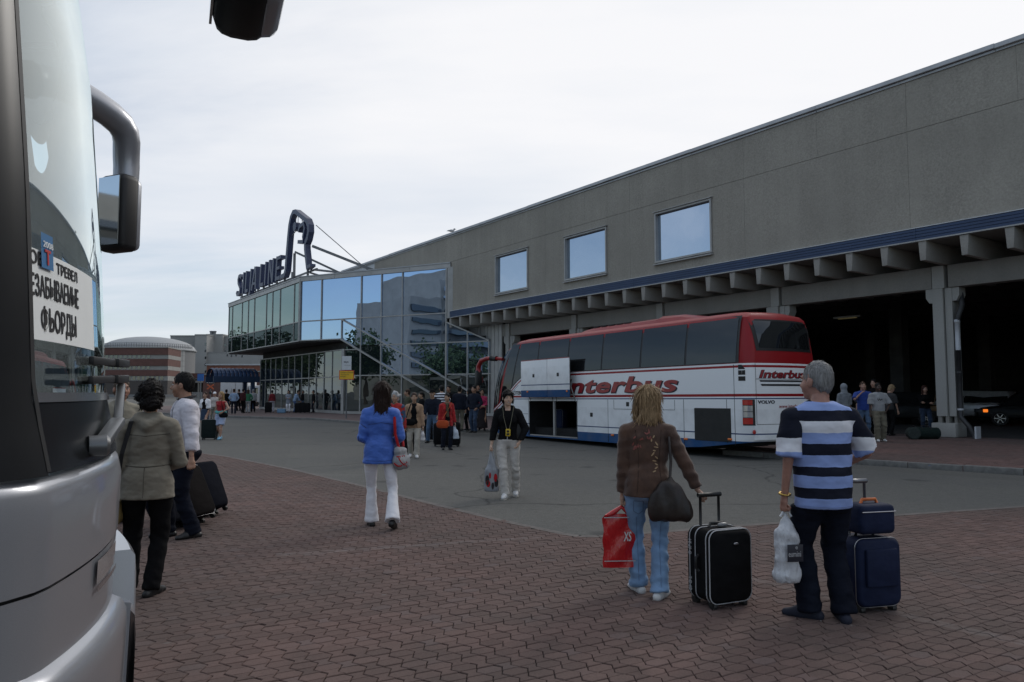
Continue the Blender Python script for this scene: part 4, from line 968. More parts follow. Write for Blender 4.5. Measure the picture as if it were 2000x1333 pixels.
# ================================================================== SILVER COACH close by on the left
M_SILV = NB('silver metallic paint'); v = M_SILV.coords('Object')
M_SILV.set(Base_Color=M_SILV.ramp(M_SILV.noise(v, 900, 2), [(0.3, (0.35, 0.36, 0.39)), (0.7, (0.42, 0.43, 0.46))]), Metallic=0.55, Roughness=0.34, Coat_Weight=0.6, Coat_Roughness=0.06)
M_SILV.bump(M_SILV.noise(v, 1.4, 2), 0.08, 0.02); M_SILV = M_SILV.m
M_GLOSSB = mat('gloss black panel', (0.008, 0.009, 0.010), 0.25, var=0.2, coat=0.0, spec=0.25)
M_PILL = mat('dark pillar', (0.012, 0.013, 0.015), 0.32, var=0.2)
M_CHROME = mat('bright trim', (0.62, 0.63, 0.65), 0.18, 0.9, var=0.05)
M_DASH = mat('dark dashboard', (0.02, 0.02, 0.021), 0.8, var=0.2)
gb = NB('windscreen glass'); gb.t.nodes.remove(gb.b)
gl = gb.n('ShaderNodeBsdfGlossy'); gl.inputs['Roughness'].default_value = 0.0; gl.inputs['Color'].default_value = (0.93, 1.0, 0.98, 1)
tr = gb.n('ShaderNodeBsdfTransparent'); tr.inputs['Color'].default_value = (0.95, 0.985, 0.975, 1)
fr = gb.n('ShaderNodeFresnel'); fr.inputs['IOR'].default_value = 1.5
mx = gb.n('ShaderNodeMixShader'); gb.l(gb.math('MINIMUM', gb.math('MULTIPLY', fr.outputs[0], 2.1), 0.9), mx.inputs[0]); gb.l(tr.outputs[0], mx.inputs[1]); gb.l(gl.outputs[0], mx.inputs[2]); gb.l(mx.outputs[0], gb.o.inputs[0]); M_SCREEN = gb.m
SIL_T = R(32.8)
sh, sl = Vector((math.cos(SIL_T), math.sin(SIL_T), 0)), Vector((-math.sin(SIL_T), math.cos(SIL_T), 0))
SC = 0.21 * sh + 3.0 * sl
SM = Matrix(((sh.x, sl.x, 0, SC.x), (sh.y, sl.y, 0, SC.y), (0, 0, 1, 0), (0, 0, 0, 1)))
sil = thing('coach', 'silver grey touring coach close at the left with Cyrillic route cards behind its windscreen', 'coach', mtx=SM)
X0 = [(0.25, 0.0), (0.5, 0.035), (1.0, 0.045), (1.30, 0.052), (1.55, 0.0), (2.0, -0.028), (2.5, -0.072), (2.83, -0.122), (3.2, -0.22), (3.45, -0.36), (3.6, -0.65)]
HWID = 1.27
def fx_(y, z, off=0.0):
    s = min(1.0, abs(y) / HWID); return ip(z, X0) - 0.30 * s ** 2.2 - 0.16 * max(0, (s - 0.86) / 0.14) ** 2 + off
def front_patch(ys, zs, m, name, off=0.0, parent=sil, bulge=None, thick=0.0, smooth=True):
    g = MB(); g.grid([[(fx_(y, z, off + (bulge(y, z) if bulge else 0)), y, z) for y in ys] for z in zs])
    return g.build(name, m, parent, smooth=smooth, thick=thick)
def lin(a, b_, n): return [a + (b_ - a) * k / n for k in range(n + 1)]
YF = lin(-1.10, 1.10, 44); YA = lin(-1.265, 1.265, 56)
front_patch(YF, lin(1.545, 3.36, 28), M_SCREEN, 'windscreen', 0.0)
front_patch(lin(-1.10, 1.10, 40), lin(1.375, 1.53, 5), M_GLOSSB, 'lower_screen_panel', 0.0)
front_patch(YF, [1.530, 1.540, 1.552], M_CHROME, 'screen_trim', 0.006)
for s in (-1, 1):
    ys = lin(s * 1.095, s * 1.265, 8)
    front_patch(ys, lin(1.372, 3.4, 24), M_PILL, 'screen_pillar', 0.006)
    front_patch([s * 1.082, s * 1.090, s * 1.098], lin(1.38, 3.36, 20), M_BLACK, 'screen_seal', 0.007)
front_patch(YA, lin(3.36, 3.6, 8), M_SILV, 'roof_brow', 0.004)
# silver nose panel with a rolled top edge
def roll(y, z):
    return -0.055 * max(0, (z - 1.345) / 0.035) ** 2 if z > 1.345 else 0
front_patch(YA, [1.135, 1.16, 1.2, 1.25, 1.30, 1.335, 1.350, 1.362, 1.372, 1.380], M_SILV, 'nose_panel', 0.0, bulge=roll)
front_patch(YA, [1.126, 1.134], M_BLACK, 'nose_seam', -0.012)
front_patch(YA, lin(0.70, 1.127, 10), M_SILV, 'nose_panel', -0.004)
# indicator slit
sl_ = front_patch(lin(-0.78, -0.50, 8), [1.055, 1.10, 1.118], M_CLEAR, 'indicator', 0.004)
front_patch(lin(-0.78, -0.50, 8), [1.040, 1.053], M_CHROME, 'indicator_trim', 0.008)
sl2 = front_patch(lin(0.50, 0.78, 8), [1.055, 1.10, 1.118], M_CLEAR, 'indicator', 0.004)
# bumper: two corner sections and a centre section standing further out
def btop(y): return 0.985 - 0.05 * (1 - min(1, abs(y) / 1.25)) ** 0.8
for s in (-1, 1):
    g = MB(); rws = []
    for k in range(15):
        t_ = k / 14; row = []
        for y in lin(s * 1.265, s * 0.36, 20):
            zt = btop(y); prof = [(0.0, -0.06), (0.012, -0.01), (0.03, 0.022), (0.06, 0.038), (0.12, 0.042), (0.30, 0.04), (0.5, 0.03), (0.68, 0.0)]
            i = t_ * (len(prof) - 1); j = min(int(i), len(prof) - 2); f = i - j; dz = prof[j][0] + (prof[j + 1][0] - prof[j][0]) * f; dx = prof[j][1] + (prof[j + 1][1] - prof[j][1]) * f
            row.append((fx_(y, max(0.3, zt - dz), dx), y, zt - dz))
        rws.append(row)
    g.grid(rws); y = s * 0.36
    g.add([(fx_(y, 0.9, 0.05), y, btop(y) - 0.05), (fx_(y, 0.9, -0.1), y, btop(y) - 0.02), (fx_(y, 0.5, -0.1), y, 0.3), (fx_(y, 0.5, 0.04), y, 0.3)], [(0, 1, 2, 3)])
    g.build('bumper_corner', M_SILV, sil, smooth=True, recalc=True, auto=R(40))
g = MB(); rws = []
for (dz, dx) in [(0.0, -0.05), (0.0, 0.045), (0.02, 0.060), (0.08, 0.066), (0.25, 0.068), (0.5, 0.06), (0.7, 0.02)]:
    rws.append([(fx_(y, max(0.3, 1.0 - dz), dx), y, 1.03 - 0.10 * (1 - (y / 0.30) ** 2) * 0 - dz - (0.16 if y < -0.2 else 0.0)) for y in [-0.33, -0.30, -0.21, -0.19] + lin(-0.1, 0.33, 8)])
g.grid(rws); g.build('bumper_centre', M_SILV, sil, smooth=True, recalc=True, auto=R(35))
front_patch(lin(-0.36, 0.36, 8), [0.3, 0.6, 1.06], M_BLACK, 'bumper_recess', -0.02)
front_patch(lin(-0.355, -0.325, 2), [0.62, 0.80], M_CHROME, 'bumper_trim', 0.05)
# wipers: pivots, cranked arms and folded blades
M_ARMS = mat('dull wiper arm', (0.16, 0.165, 0.17), 0.38, 0.6, var=0.15)
for (ya, yb, z0) in ((-0.80, -0.22, 1.415), (0.30, 0.95, 1.42)):
    wp = bpy.data.objects.new('wiper', None); link(wp, sil); d = 1
    p = Vector((fx_(ya, 1.41) + 0.022, ya, z0)); q = Vector((fx_(yb, 1.58) + 0.045, yb, 1.575)); m_ = p.lerp(q, 0.42) + Vector((0.02, 0, -0.012))
    g = MB(); g.lathe([(0.012, -0.03), (0.026, -0.026), (0.028, 0.014), (0.02, 0.022)], 14, (p.x, p.y, p.z), 'x'); g.build('pivot', M_ARMS, wp, smooth=True, auto=R(40))
    g = MB(); g.bar(p, m_, 0.040, 0.022); g.bar(m_, q, 0.026, 0.020); g.build('arm', M_ARMS, wp, bevel=0.006, recalc=True)
    for dz in (0.0, 0.052):
        e0 = Vector((fx_(ya + 0.05, 1.6) + 0.015, ya + 0.05, 1.585 + dz)); e1 = Vector((fx_(yb + 0.12, 1.6) + 0.06, yb + 0.12, 1.60 + dz)); e2 = e0.lerp(e1, 0.6)
        g = MB(); g.bar(e0, e1, 0.014, 0.022); g.bar(e2, e1, 0.034, 0.026); g.build('blade', M_BLACK, wp, bevel=0.004, recalc=True)
# mirrors on swan-neck arms
M_MGLASS = mat('mirror glass', (0.75, 0.78, 0.8), 0.03, 1.0, var=0.02)
for s in (-1, 1):
    mr = bpy.data.objects.new('wing_mirror', None); link(mr, sil); yb = s * 1.13; xb = fx_(yb, 3.1)
    mx_, my_, zt = (0.155, s * 1.50, 2.73)
    if s < 0: mx_, my_, zt = (0.115, -1.52, 2.675)
    A = [(xb - 0.02, yb, 3.02), (xb + 0.12, s * 1.20, 3.06), (xb + 0.30, s * 1.31, 3.10), (mx_ - 0.02, s * 1.44, 3.0), (mx_ + 0.02, my_, 2.83), (mx_ + 0.02, my_, zt - 0.06)]
    pts = []
    for i in range(len(A) - 1):
        for k in range(4):
            t_ = k / 4; P0, P1, P2, P3 = Vector(A[max(i - 1, 0)]), Vector(A[i]), Vector(A[i + 1]), Vector(A[min(i + 2, len(A) - 1)])
            pts.append(0.5 * ((2 * P1) + (P2 - P0) * t_ + (2 * P0 - 5 * P1 + 4 * P2 - P3) * t_ ** 2 + (3 * P1 - P0 - 3 * P2 + P3) * t_ ** 3))
    pts.append(Vector(A[-1])); n = len(pts)
    g = MB(); g.tube(pts[5:], [0.078 - 0.014 * k / (n - 6) for k in range(n - 5)], 12); g.build('mirror_arm', M_SILV, mr, smooth=True)
    g = MB(); g.tube(pts[:6], [0.085 + (0.008 if k % 2 else 0) for k in range(6)], 12); g.build('bellows', M_BLACK, mr, smooth=True, auto=R(20))
    Mh = Matrix.Translation((mx_, my_, zt - 0.21)) @ Matrix.Rotation(R(34 if s > 0 else -8), 4, 'Z') @ Matrix.Rotation(R(-14 if s < 0 else 0), 4, 'X') @ Matrix.Diagonal((0.85, 0.85, 1, 1) if s < 0 else (1, 1, 1, 1))
    g = MB(); g.box((-0.07, -0.095, -0.21), (0.05, 0.095, 0.21), M=Mh); g.build('mirror_head', M_BLACK, mr, bevel=0.035, bseg=3, recalc=True)
    g = MB(); g.box((0.0, -0.088, -0.20), (0.078, 0.088, 0.20), M=Mh); g.build('mirror_cover', M_SILV, mr, bevel=0.038, bseg=3, recalc=True)
    g = MB(); g.box((-0.076, -0.078, -0.18), (-0.0702, 0.078, 0.19), M=Mh); g.build('mirror_glass', M_MGLASS, mr)
# body behind: sides, roof, floor, side windows, cabin interior
for s in (-1, 1):
    y = s * 1.27; xs_ = fx_(s * 1.265, 2.0)
    g = MB(); g.box((-12.2, min(y, y - s * 0.04), 0.32), (xs_ - 0.02, max(y, y - s * 0.04), 1.42)); g.build('side_panel', M_SILV, sil)
    for k in range(7):
        x1 = xs_ - 0.10 - k * 1.64; x0 = x1 - 1.58
        g = MB(); g.box((x0, min(y, y - s * 0.02), 1.45), (x1, max(y, y - s * 0.02), 3.15)); g.build('side_window', M_BGLASS, sil)
    g = MB(); g.box((-12.2, min(y - s * 0.03, y - s * 0.05), 1.42), (xs_ - 0.06, max(y - s * 0.03, y - s * 0.05), 3.2)); g.build('window_surround', M_BLACK, sil)
    g = MB(); g.box((-12.2, min(y, y - s * 0.05), 3.17), (xs_ - 0.1, max(y, y - s * 0.05), 3.45)); g.build('cant_rail', M_SILV, sil)
    for xw in (-2.6, -8.9):
        g = MB(); g.lathe([(0.3, y - s * 0.30), (0.49, y - s * 0.28), (0.505, y - s * 0.12), (0.48, y + s * 0.005), (0.3, y + s * 0.004)], 24, (xw, 0, 0.5), 'y'); g.build('tyre', M_TYRE, sil, smooth=True, recalc=True)
g = MB(); g.box((-12.2, -1.22, 3.44), (-0.6, 1.22, 3.58)); g.build('roof', M_SILV, sil, bevel=0.05)
g = MB(); g.box((-12.25, -1.26, 0.32), (-12.15, 1.26, 3.5)); g.build('rear_wall', M_SILV, sil)
g = MB(); g.box((-12.1, -1.2, 0.30), (-0.75, 1.2, 0.42)); g.box((-12, -1.2, 1.1), (-1.8, 1.2, 1.2)); g.build('floor', M_DASH, sil)
g = MB(); g.prism([(-0.25, 1.0), (-0.40, 1.50), (-0.75, 1.56), (-1.2, 1.45), (-1.2, 1.0)], -1.15, 1.15, 'y'); g.v = [(x - (0.26 * (abs(y) / 1.15) ** 2 if x > -0.5 else 0), y, z) for x, y, z in g.v]; g.build('dashboard', M_DASH, sil, recalc=True)
g = MB(); g.box((-2.6, -1.2, 1.2), (-2.5, 1.2, 3.4)); g.build('bulkhead', M_DASH, sil)
M_SEAT = mat('dark red seat cloth', (0.09, 0.016, 0.014), 0.9)
for y in (-0.85, -0.35, 0.75):
    g = MB(); g.box((-2.1, y - 0.21, 1.2), (-1.65, y + 0.21, 1.62)); g.box((-2.2, y - 0.21, 1.55), (-2.05, y + 0.21, 2.35)); g.build('seat', M_SEAT, sil, bevel=0.04)
# blind in the upper door side corner of the screen
M_BLIND = mat('pale sun blind', (0.62, 0.66, 0.66), 0.8, var=0.05)
bl = bpy.data.objects.new('sun_blind', None); link(bl, sil)
for k in range(11):
    z0 = 2.02 + 0.043 * k; g = MB(); g.add([(fx_(y, z, -0.07), y, z) for z in (z0, z0 + 0.038) for y in (-1.09, -0.97 - 0.01 * k * 0 + 0.0)], [(0, 1, 3, 2)]); g.build('slat', M_BLIND, bl)
# cards behind the glass
M_CARD = mat('white route card', (0.84, 0.86, 0.85), 0.7, var=0.04); M_INK = mat('black ink', (0.012, 0.012, 0.014), 0.7)
def card(y0, y1, z0, z1, off, m, name, parent=sil):
    g = MB(); g.grid([[(fx_(y, z, off), y, z) for y in lin(y0, y1, 8)] for z in (z0, (z0 + z1) / 2, z1)]); return g.build(name, m, parent, smooth=True)
cd = bpy.data.objects.new('route_card', None); link(cd, sil)
card(-1.10, -0.64, 1.668, 1.870, 0.004, M_CARD, 'card_sheet', cd)
def card_text(txt, y, z, off, m, name, parent, wid=None, **k):
    vs, fs = text_mesh(txt, **k); 
    if wid: mxx = max(v_[0] for v_ in vs); vs = [(v_[0] * wid / mxx, v_[1], v_[2]) for v_ in vs]
    fs = [f for f in fs if min(vs[i][0] for i in f) + y > -1.094]
    if not fs: return None
    g = MB(); g.add([(fx_(y + px, z + py, off + pz), y + px, z + py) for px, py, pz in vs], fs); return g.build(name, m, parent)
card_text('ОЕ', -1.088, 1.836, 0.0055, M_INK, 'card_lettering', cd, 0.06, size=0.040, depth=0.001, bold=0.0006)
card_text('ТРЕВЕЛ', -0.955, 1.832, 0.0055, M_INK, 'card_lettering', cd, 0.145, size=0.035, depth=0.001, bold=0.0006)
card_text('ЕЗАБЫВАЕМЫЕ', -1.090, 1.766, 0.0055, M_INK, 'card_lettering', cd, 0.285, size=0.066, depth=0.001, bold=0.0008)
card_text('ФЬОРДЫ', -1.045, 1.692, 0.0055, M_INK, 'card_lettering', cd, 0.215, size=0.070, depth=0.001, bold=0.0012)
M_STK = mat('blue sticker', (0.03, 0.16, 0.36), 0.5); M_STR = mat('red print', (0.5, 0.03, 0.03), 0.5)
ps = bpy.data.objects.new('permit_sticker', None); link(ps, sil)
card(-1.045, -0.985, 1.832, 1.912, 0.010, M_STK, 'sticker_sheet', ps)
card_text('2008', -1.040, 1.880, 0.012, M_CARD, 'sticker_year', ps, 0.05, size=0.020, depth=0.001); card_text('T', -1.032, 1.842, 0.012, M_STR, 'sticker_letter', ps, size=0.048, depth=0.001, bold=0.001)
cb = bpy.data.objects.new('picture_card', None); link(cb, sil)
card(-0.62, 0.1, 1.66, 1.82, -0.030, mat('blue picture card', (0.25, 0.42, 0.6), 0.6, var=0.3, scale=12), 'card_sheet', cb)
card_text('Scandinavia', -0.60, 1.76, -0.027, mat('blue ink', (0.05, 0.14, 0.4), 0.6), 'card_lettering', cb, size=0.06, depth=0.001); card_text('TOUR', -0.58, 1.685, -0.027, M_INK, 'card_lettering', cb, size=0.04, depth=0.001)
from mathutils.bvhtree import BVHTree
# ================================================================== PEOPLE: smooth bodies and clothes from blended volumes
def _cap(a, b, ra, rb, q=(1, 1, 1), op='u', k=None, cut=None): return dict(t='c', a=np.array(a, float), b=np.array(b, float), ra=ra, rb=rb, q=np.array(q, float), op=op, k=k, cut=cut)
def _ell(c, r, op='u', k=None): return dict(t='e', c=np.array(c, float), r=np.array(r, float), op=op, k=k)
def field_mesh(prims, h, k=0.02, planes=(), noise=None, smooth=1):
    lo = np.full(3, 1e9); hi = np.full(3, -1e9)
    for p in prims:
        if p['op'] != 'u': continue
        if p['t'] == 'c':
            r = max(p['ra'], p['rb']) / p['q']; l_, h_ = np.minimum(p['a'], p['b']) - r, np.maximum(p['a'], p['b']) + r
        else: l_, h_ = p['c'] - p['r'], p['c'] + p['r']
        lo = np.minimum(lo, l_); hi = np.maximum(hi, h_)
    lo -= 3 * h + 0.01; hi += 3 * h + 0.01
    n = np.ceil((hi - lo) / h).astype(int) + 1
    ax = [lo[i] + h * np.arange(n[i]) for i in range(3)]
    F = np.full(n, 1.0)
    for p in prims:
        kk = p['k'] if p['k'] is not None else k; m = kk + 2 * h
        if p['t'] == 'c':
            r = max(p['ra'], p['rb']) / p['q'] + m; l_, h_ = np.minimum(p['a'], p['b']) - r, np.maximum(p['a'], p['b']) + r
        else: l_, h_ = p['c'] - p['r'] - m, p['c'] + p['r'] + m
        i0 = np.clip(np.floor((l_ - lo) / h).astype(int), 0, n); i1 = np.clip(np.ceil((h_ - lo) / h).astype(int) + 1, 0, n)
        if np.any(i1 <= i0): continue
        sl_ = tuple(slice(a, b) for a, b in zip(i0, i1))
        X = ax[0][sl_[0]][:, None, None]; Y = ax[1][sl_[1]][None, :, None]; Z = ax[2][sl_[2]][None, None, :]
        if p['t'] == 'c':
            q = p['q']; a, b = p['a'] * q, p['b'] * q; d = b - a; L2 = max(d @ d, 1e-9)
            x, y, z = X * q[0] - a[0], Y * q[1] - a[1], Z * q[2] - a[2]
            t = np.clip((x * d[0] + y * d[1] + z * d[2]) / L2, 0, 1)
            D = np.sqrt((x - t * d[0]) ** 2 + (y - t * d[1]) ** 2 + (z - t * d[2]) ** 2) - (p['ra'] + (p['rb'] - p['ra']) * t)
            if p['cut'] is not None:
                c0, dr = p['cut']; D = np.maximum(D, (X - c0[0]) * dr[0] + (Y - c0[1]) * dr[1] + (Z - c0[2]) * dr[2])
        else:
            c, r = p['c'], p['r']; D = (np.sqrt(((X - c[0]) / r[0]) ** 2 + ((Y - c[1]) / r[1]) ** 2 + ((Z - c[2]) / r[2]) ** 2) - 1) * r.min()
        f = F[sl_]
        if p['op'] == 'u':
            hh = np.clip(0.5 + 0.5 * (f - D) / kk, 0, 1); F[sl_] = f + (D - f) * hh - kk * hh * (1 - hh)
        else:
            hh = np.clip(0.5 - 0.5 * (f + D) / kk, 0, 1); F[sl_] = f * (1 - hh) - D * hh + kk * hh * (1 - hh)
    X, Y, Z = ax[0][:, None, None], ax[1][None, :, None], ax[2][None, None, :]
    if noise is not None: F = F + noise(X, Y, Z)
    for (c0, dr) in planes: F = np.maximum(F, (X - c0[0]) * dr[0] + (Y - c0[1]) * dr[1] + (Z - c0[2]) * dr[2])
    # surface nets
    S = F < 0; c = np.zeros(tuple(n - 1), int)
    for i in (0, 1):
        for j in (0, 1):
            for l in (0, 1): c += S[i:n[0] - 1 + i, j:n[1] - 1 + j, l:n[2] - 1 + l]
    act = np.argwhere((c > 0) & (c < 8)); 
    if len(act) == 0: return np.zeros((0, 3)), np.zeros((0, 4), int)
    idx = np.full(tuple(n - 1), -1); idx[tuple(act.T)] = np.arange(len(act))
    cor = np.array([(i, j, l) for i in (0, 1) for j in (0, 1) for l in (0, 1)])
    vals = np.stack([F[act[:, 0] + o[0], act[:, 1] + o[1], act[:, 2] + o[2]] for o in cor], 1)
    P = np.zeros((len(act), 3)); cnt = np.zeros(len(act))
    for a in range(8):
        for b in range(a + 1, 8):
            if np.abs(cor[a] - cor[b]).sum() != 1: continue
            va, vb = vals[:, a], vals[:, b]; m = (va < 0) != (vb < 0); t = np.where(m, va / np.where(m, va - vb, 1), 0)
            P += np.where(m[:, None], cor[a] + t[:, None] * (cor[b] - cor[a]), 0); cnt += m
    V = (act + P / cnt[:, None]) * h + lo
    Q = []
    for axis in range(3):
        o = [0, 0, 0]; o[axis] = 1; u, v = [(1, 2), (2, 0), (0, 1)][axis]
        A = S[tuple(slice(0, n[i] - o[i]) for i in range(3))]; B = S[tuple(slice(o[i], n[i]) for i in range(3))]
        for flip, mm in ((False, A & ~B), (True, ~A & B)):
            e = np.argwhere(mm); 
            e = e[(e[:, u] > 0) & (e[:, v] > 0) & (e[:, u] < n[u] - 1) & (e[:, v] < n[v] - 1)]
            if not len(e): continue
            du = np.zeros(3, int); du[u] = 1; dv = np.zeros(3, int); dv[v] = 1
            q = np.stack([idx[tuple((e - du - dv).T)], idx[tuple((e - dv).T)], idx[tuple(e.T)], idx[tuple((e - du).T)]], 1)
            Q.append(q[:, ::-1] if flip else q)
    Q = np.concatenate(Q); Q = Q[(Q >= 0).all(1)]
    for _ in range(smooth):
        acc = np.zeros_like(V); ct = np.zeros(len(V))
        for i in range(4):
            a, b = Q[:, i], Q[:, (i + 1) % 4]; np.add.at(acc, a, V[b]); np.add.at(ct, a, 1)
        V = np.where(ct[:, None] > 0, 0.4 * V + 0.6 * acc / np.maximum(ct, 1)[:, None], V)
    return V, Q
def folds(amp, seed, kz=26, kxy=11, legs=False):
    r = np.random.default_rng(seed); W = [(r.normal(0, kxy), r.normal(0, kxy), r.normal(0, kz), r.uniform(0, 6.28), 1 / (1 + i * 0.5)) for i in range(5)]
    def f(X, Y, Z):
        s = 0
        for a, b, c, p, w_ in W: s = s + w_ * (np.abs(np.sin(a * X + b * Y + c * Z + p)) - 0.5)
        if legs: s = s + 1.5 * (np.abs(np.sin(34 * Z + 2.2 * np.sin(17 * X + seed) + 2 * np.sin(15 * Y))) - 0.5) * (np.exp(-((Z - 0.47) / 0.09) ** 2) + np.exp(-((Z - 0.13) / 0.12) ** 2))
        return amp * s
    return f
def ik(a, c, l1, l2, pole):
    a, c, pole = np.array(a, float), np.array(c, float), np.array(pole, float); d = c - a; L = np.linalg.norm(d)
    if L > (l1 + l2) * 0.999: c = a + d / L * (l1 + l2) * 0.999; d = c - a; L = np.linalg.norm(d)
    x = (l1 * l1 - l2 * l2 + L * L) / (2 * L); hh = math.sqrt(max(l1 * l1 - x * x, 0)); u = d / L; p = pole - (pole @ u) * u; p /= max(np.linalg.norm(p), 1e-6)
    return a + u * x + p * hh, c
_hand = {}
def hand_mesh(kind, h=0.005):
    if (kind, h) in _hand: return _hand[(kind, h)]
    pr = [_cap((0, 0, 0.02), (0, 0, -0.03), 0.026, 0.030, (1.35, 1, 1)), _cap((0, 0.014, -0.035), (0, 0.016, -0.082), 0.024, 0.024, (1.7, 1, 1)), _cap((0, -0.014, -0.035), (0, -0.016, -0.078), 0.024, 0.022, (1.7, 1, 1))]
    bend = {'relaxed': (14, 34, 30), 'grip': (62, 88, 60), 'flat': (4, 8, 6)}[kind]
    for y, L_, z in ((0.031, 0.070, -0.088), (0.0105, 0.079, -0.093), (-0.0105, 0.073, -0.089), (-0.030, 0.056, -0.082)):
        p = np.array([0, y, z + 0.012]); ang = 0; rr = 0.0092
        for f, sg_ in zip(bend, (0.46, 0.31, 0.25)):
            ang += f + (4 if y < 0 else 0); q = p + np.array([-math.sin(R(ang)), y * 0.6 * 0.2, -math.cos(R(ang))]) * L_ * sg_
            pr.append(_cap(p, q, rr, rr * 0.92, k=0.004)); p = q; rr *= 0.92
    th = {'relaxed': [(-0.004, 0.028, -0.022), (-0.014, 0.047, -0.050), (-0.020, 0.050, -0.080)], 'grip': [(-0.006, 0.028, -0.022), (-0.026, 0.044, -0.050), (-0.040, 0.026, -0.078)], 'flat': [(-0.004, 0.028, -0.022), (-0.008, 0.05, -0.05), (-0.010, 0.058, -0.08)]}[kind]
    pr.append(_cap(th[0], th[1], 0.014, 0.0115, k=0.008)); pr.append(_cap(th[1], th[2], 0.0112, 0.0085, k=0.004))
    _hand[(kind, h)] = field_mesh(pr, h, 0.008, smooth=1); return _hand[(kind, h)]
def frame_np(zdir, xhint):
    z = np.array(zdir, float); z /= np.linalg.norm(z); x = np.array(xhint, float); x -= (x @ z) * z; x /= max(np.linalg.norm(x), 1e-6); y = np.cross(z, x); return np.stack([x, y, z], 1)

_fab = {}
def fabric(col, wr=0.35, rough=0.85, sheen=0.15, name='cloth', scale=9.0, var=0.14):
    key = (tuple(col), wr, rough, name)
    if key in _fab: return _fab[key]
    b = NB(name); v = b.coords('Object'); n = b.noise(v, scale, 4); fold = b.noise(b.coords('Object', (1, 1, 1.5)), 7, 2, 0.5); weave = b.noise(v, 260, 2)
    b.set(Base_Color=b.ramp(n, [(0.3, tuple(c * (1 - var) for c in col)), (0.7, tuple(min(1, c * (1 + var)) for c in col))]), Roughness=rough)
    b.b.inputs['Sheen Weight'].default_value = sheen if max(col) > 0.08 else 0.0; b.b.inputs['Specular IOR Level'].default_value = (0.10 if max(col) < 0.02 else 0.22) if rough > 0.6 else 0.4
    hsum = b.math('ADD', b.math('MULTIPLY', fold, 1.0), b.math('MULTIPLY', weave, 0.05))
    b.bump(hsum, min(1.0, wr * 1.1), 0.045); _fab[key] = b.m; return b.m
_skin = {}
def skin_mat(col):
    if col in _skin: return _skin[col]
    b = NB('skin'); v = b.coords('Object'); n = b.noise(v, 22, 4)
    b.set(Base_Color=b.ramp(n, [(0.3, tuple(c * 0.86 for c in col)), (0.7, tuple(c * 1.1 for c in col))]), Roughness=0.5, Subsurface_Weight=0.12, Subsurface_Radius=(0.012, 0.005, 0.003)); _skin[col] = b.m; return b.m
_hairm = {}
def hair_mat(col):
    if col in _hairm: return _hairm[col]
    b = NB('hair'); n = b.noise(b.coords('Object', (1, 1, 0.12)), 120, 3, 0.6); m = b.noise(b.coords('Object'), 14, 4)
    c = b.ramp(n, [(0.3, tuple(x * 0.55 for x in col)), (0.55, col), (0.8, tuple(min(1, x * 1.55) for x in col))])
    b.set(Base_Color=b.mix(b.ramp(m, [(0.4, (0,) * 3), (0.7, (0.4,) * 3)]), c, tuple(x * 0.6 for x in col)), Roughness=0.55); b.b.inputs['Specular IOR Level'].default_value = 0.2; b.bump(n, 0.8, 0.008); _hairm[col] = b.m; return b.m
M_EYEW = mat('eye white', (0.55, 0.52, 0.5), 0.3, var=0.03); M_IRIS = mat('dark iris', (0.02, 0.012, 0.008), 0.2, var=0.05); M_LIPS = mat('lips', (0.30, 0.10, 0.09), 0.5, var=0.05); M_TEETH = mat('teeth', (0.6, 0.58, 0.52), 0.3, var=0.03)
PALE, TAN, EAST, DARK = (0.42, 0.25, 0.18), (0.36, 0.20, 0.13), (0.40, 0.245, 0.16), (0.055, 0.03, 0.02)
def put(name, VQ, m, parent):
    if len(VQ[0]) == 0: return None
    return link(bpy.data.objects.new(name, fast_mesh(name, VQ[0], VQ[1], m)), parent)

def loose_hair(ho, col, L_, curl, seed, n=900):
    """tapering locks lifted off the hair surface, so that its outline is uneven"""
    me = ho.data; nv = len(me.vertices); co = np.zeros(nv * 3); me.vertices.foreach_get('co', co); co = co.reshape(-1, 3)
    me.update(); no = np.zeros(nv * 3); me.vertices.foreach_get('normal', no); no = no.reshape(-1, 3)
    r = np.random.default_rng(seed + 77); k = r.integers(0, nv, n); p = co[k]; nn = no[k]; g_ = np.array([0, 0, -1.0]) if not curl else None
    d = r.normal(0, 1, (n, 3)) if curl else np.array([[0, 0, -1.0]]) + r.normal(0, 0.28, (n, 3)); d = d - (d * nn).sum(1)[:, None] * nn; d /= np.maximum(np.linalg.norm(d, axis=1), 1e-6)[:, None]
    sd2 = np.cross(d, nn); L = L_ * r.uniform(0.5, 1.15, (n, 1)); w = r.uniform(0.0025, 0.0055, (n, 1)); lift = r.uniform(0.05, 0.32, (n, 1)) * (1.8 if curl else 1)
    rows = []
    for t, f in ((0, 1.0), (0.4, 0.9), (0.75, 0.6), (1.0, 0.08)):
        c = p + nn * 0.0012 + d * L * t + nn * L * lift * t * (1 - (0.9 * t if curl else 0.55 * t)); rows.append(np.stack([c - sd2 * w * f, c + sd2 * w * f], 1))
    V = np.stack(rows, 1).reshape(-1, 3); q = np.array([[0, 1, 3, 2], [2, 3, 5, 4], [4, 5, 7, 6]]); Q = (q[None] + (np.arange(n) * 8)[:, None, None]).reshape(-1, 4)
    o = link(bpy.data.objects.new('hair_strands', fast_mesh('hair_strands', V, Q, hair_mat(tuple(col)))), ho); o['kind'] = 'stuff'
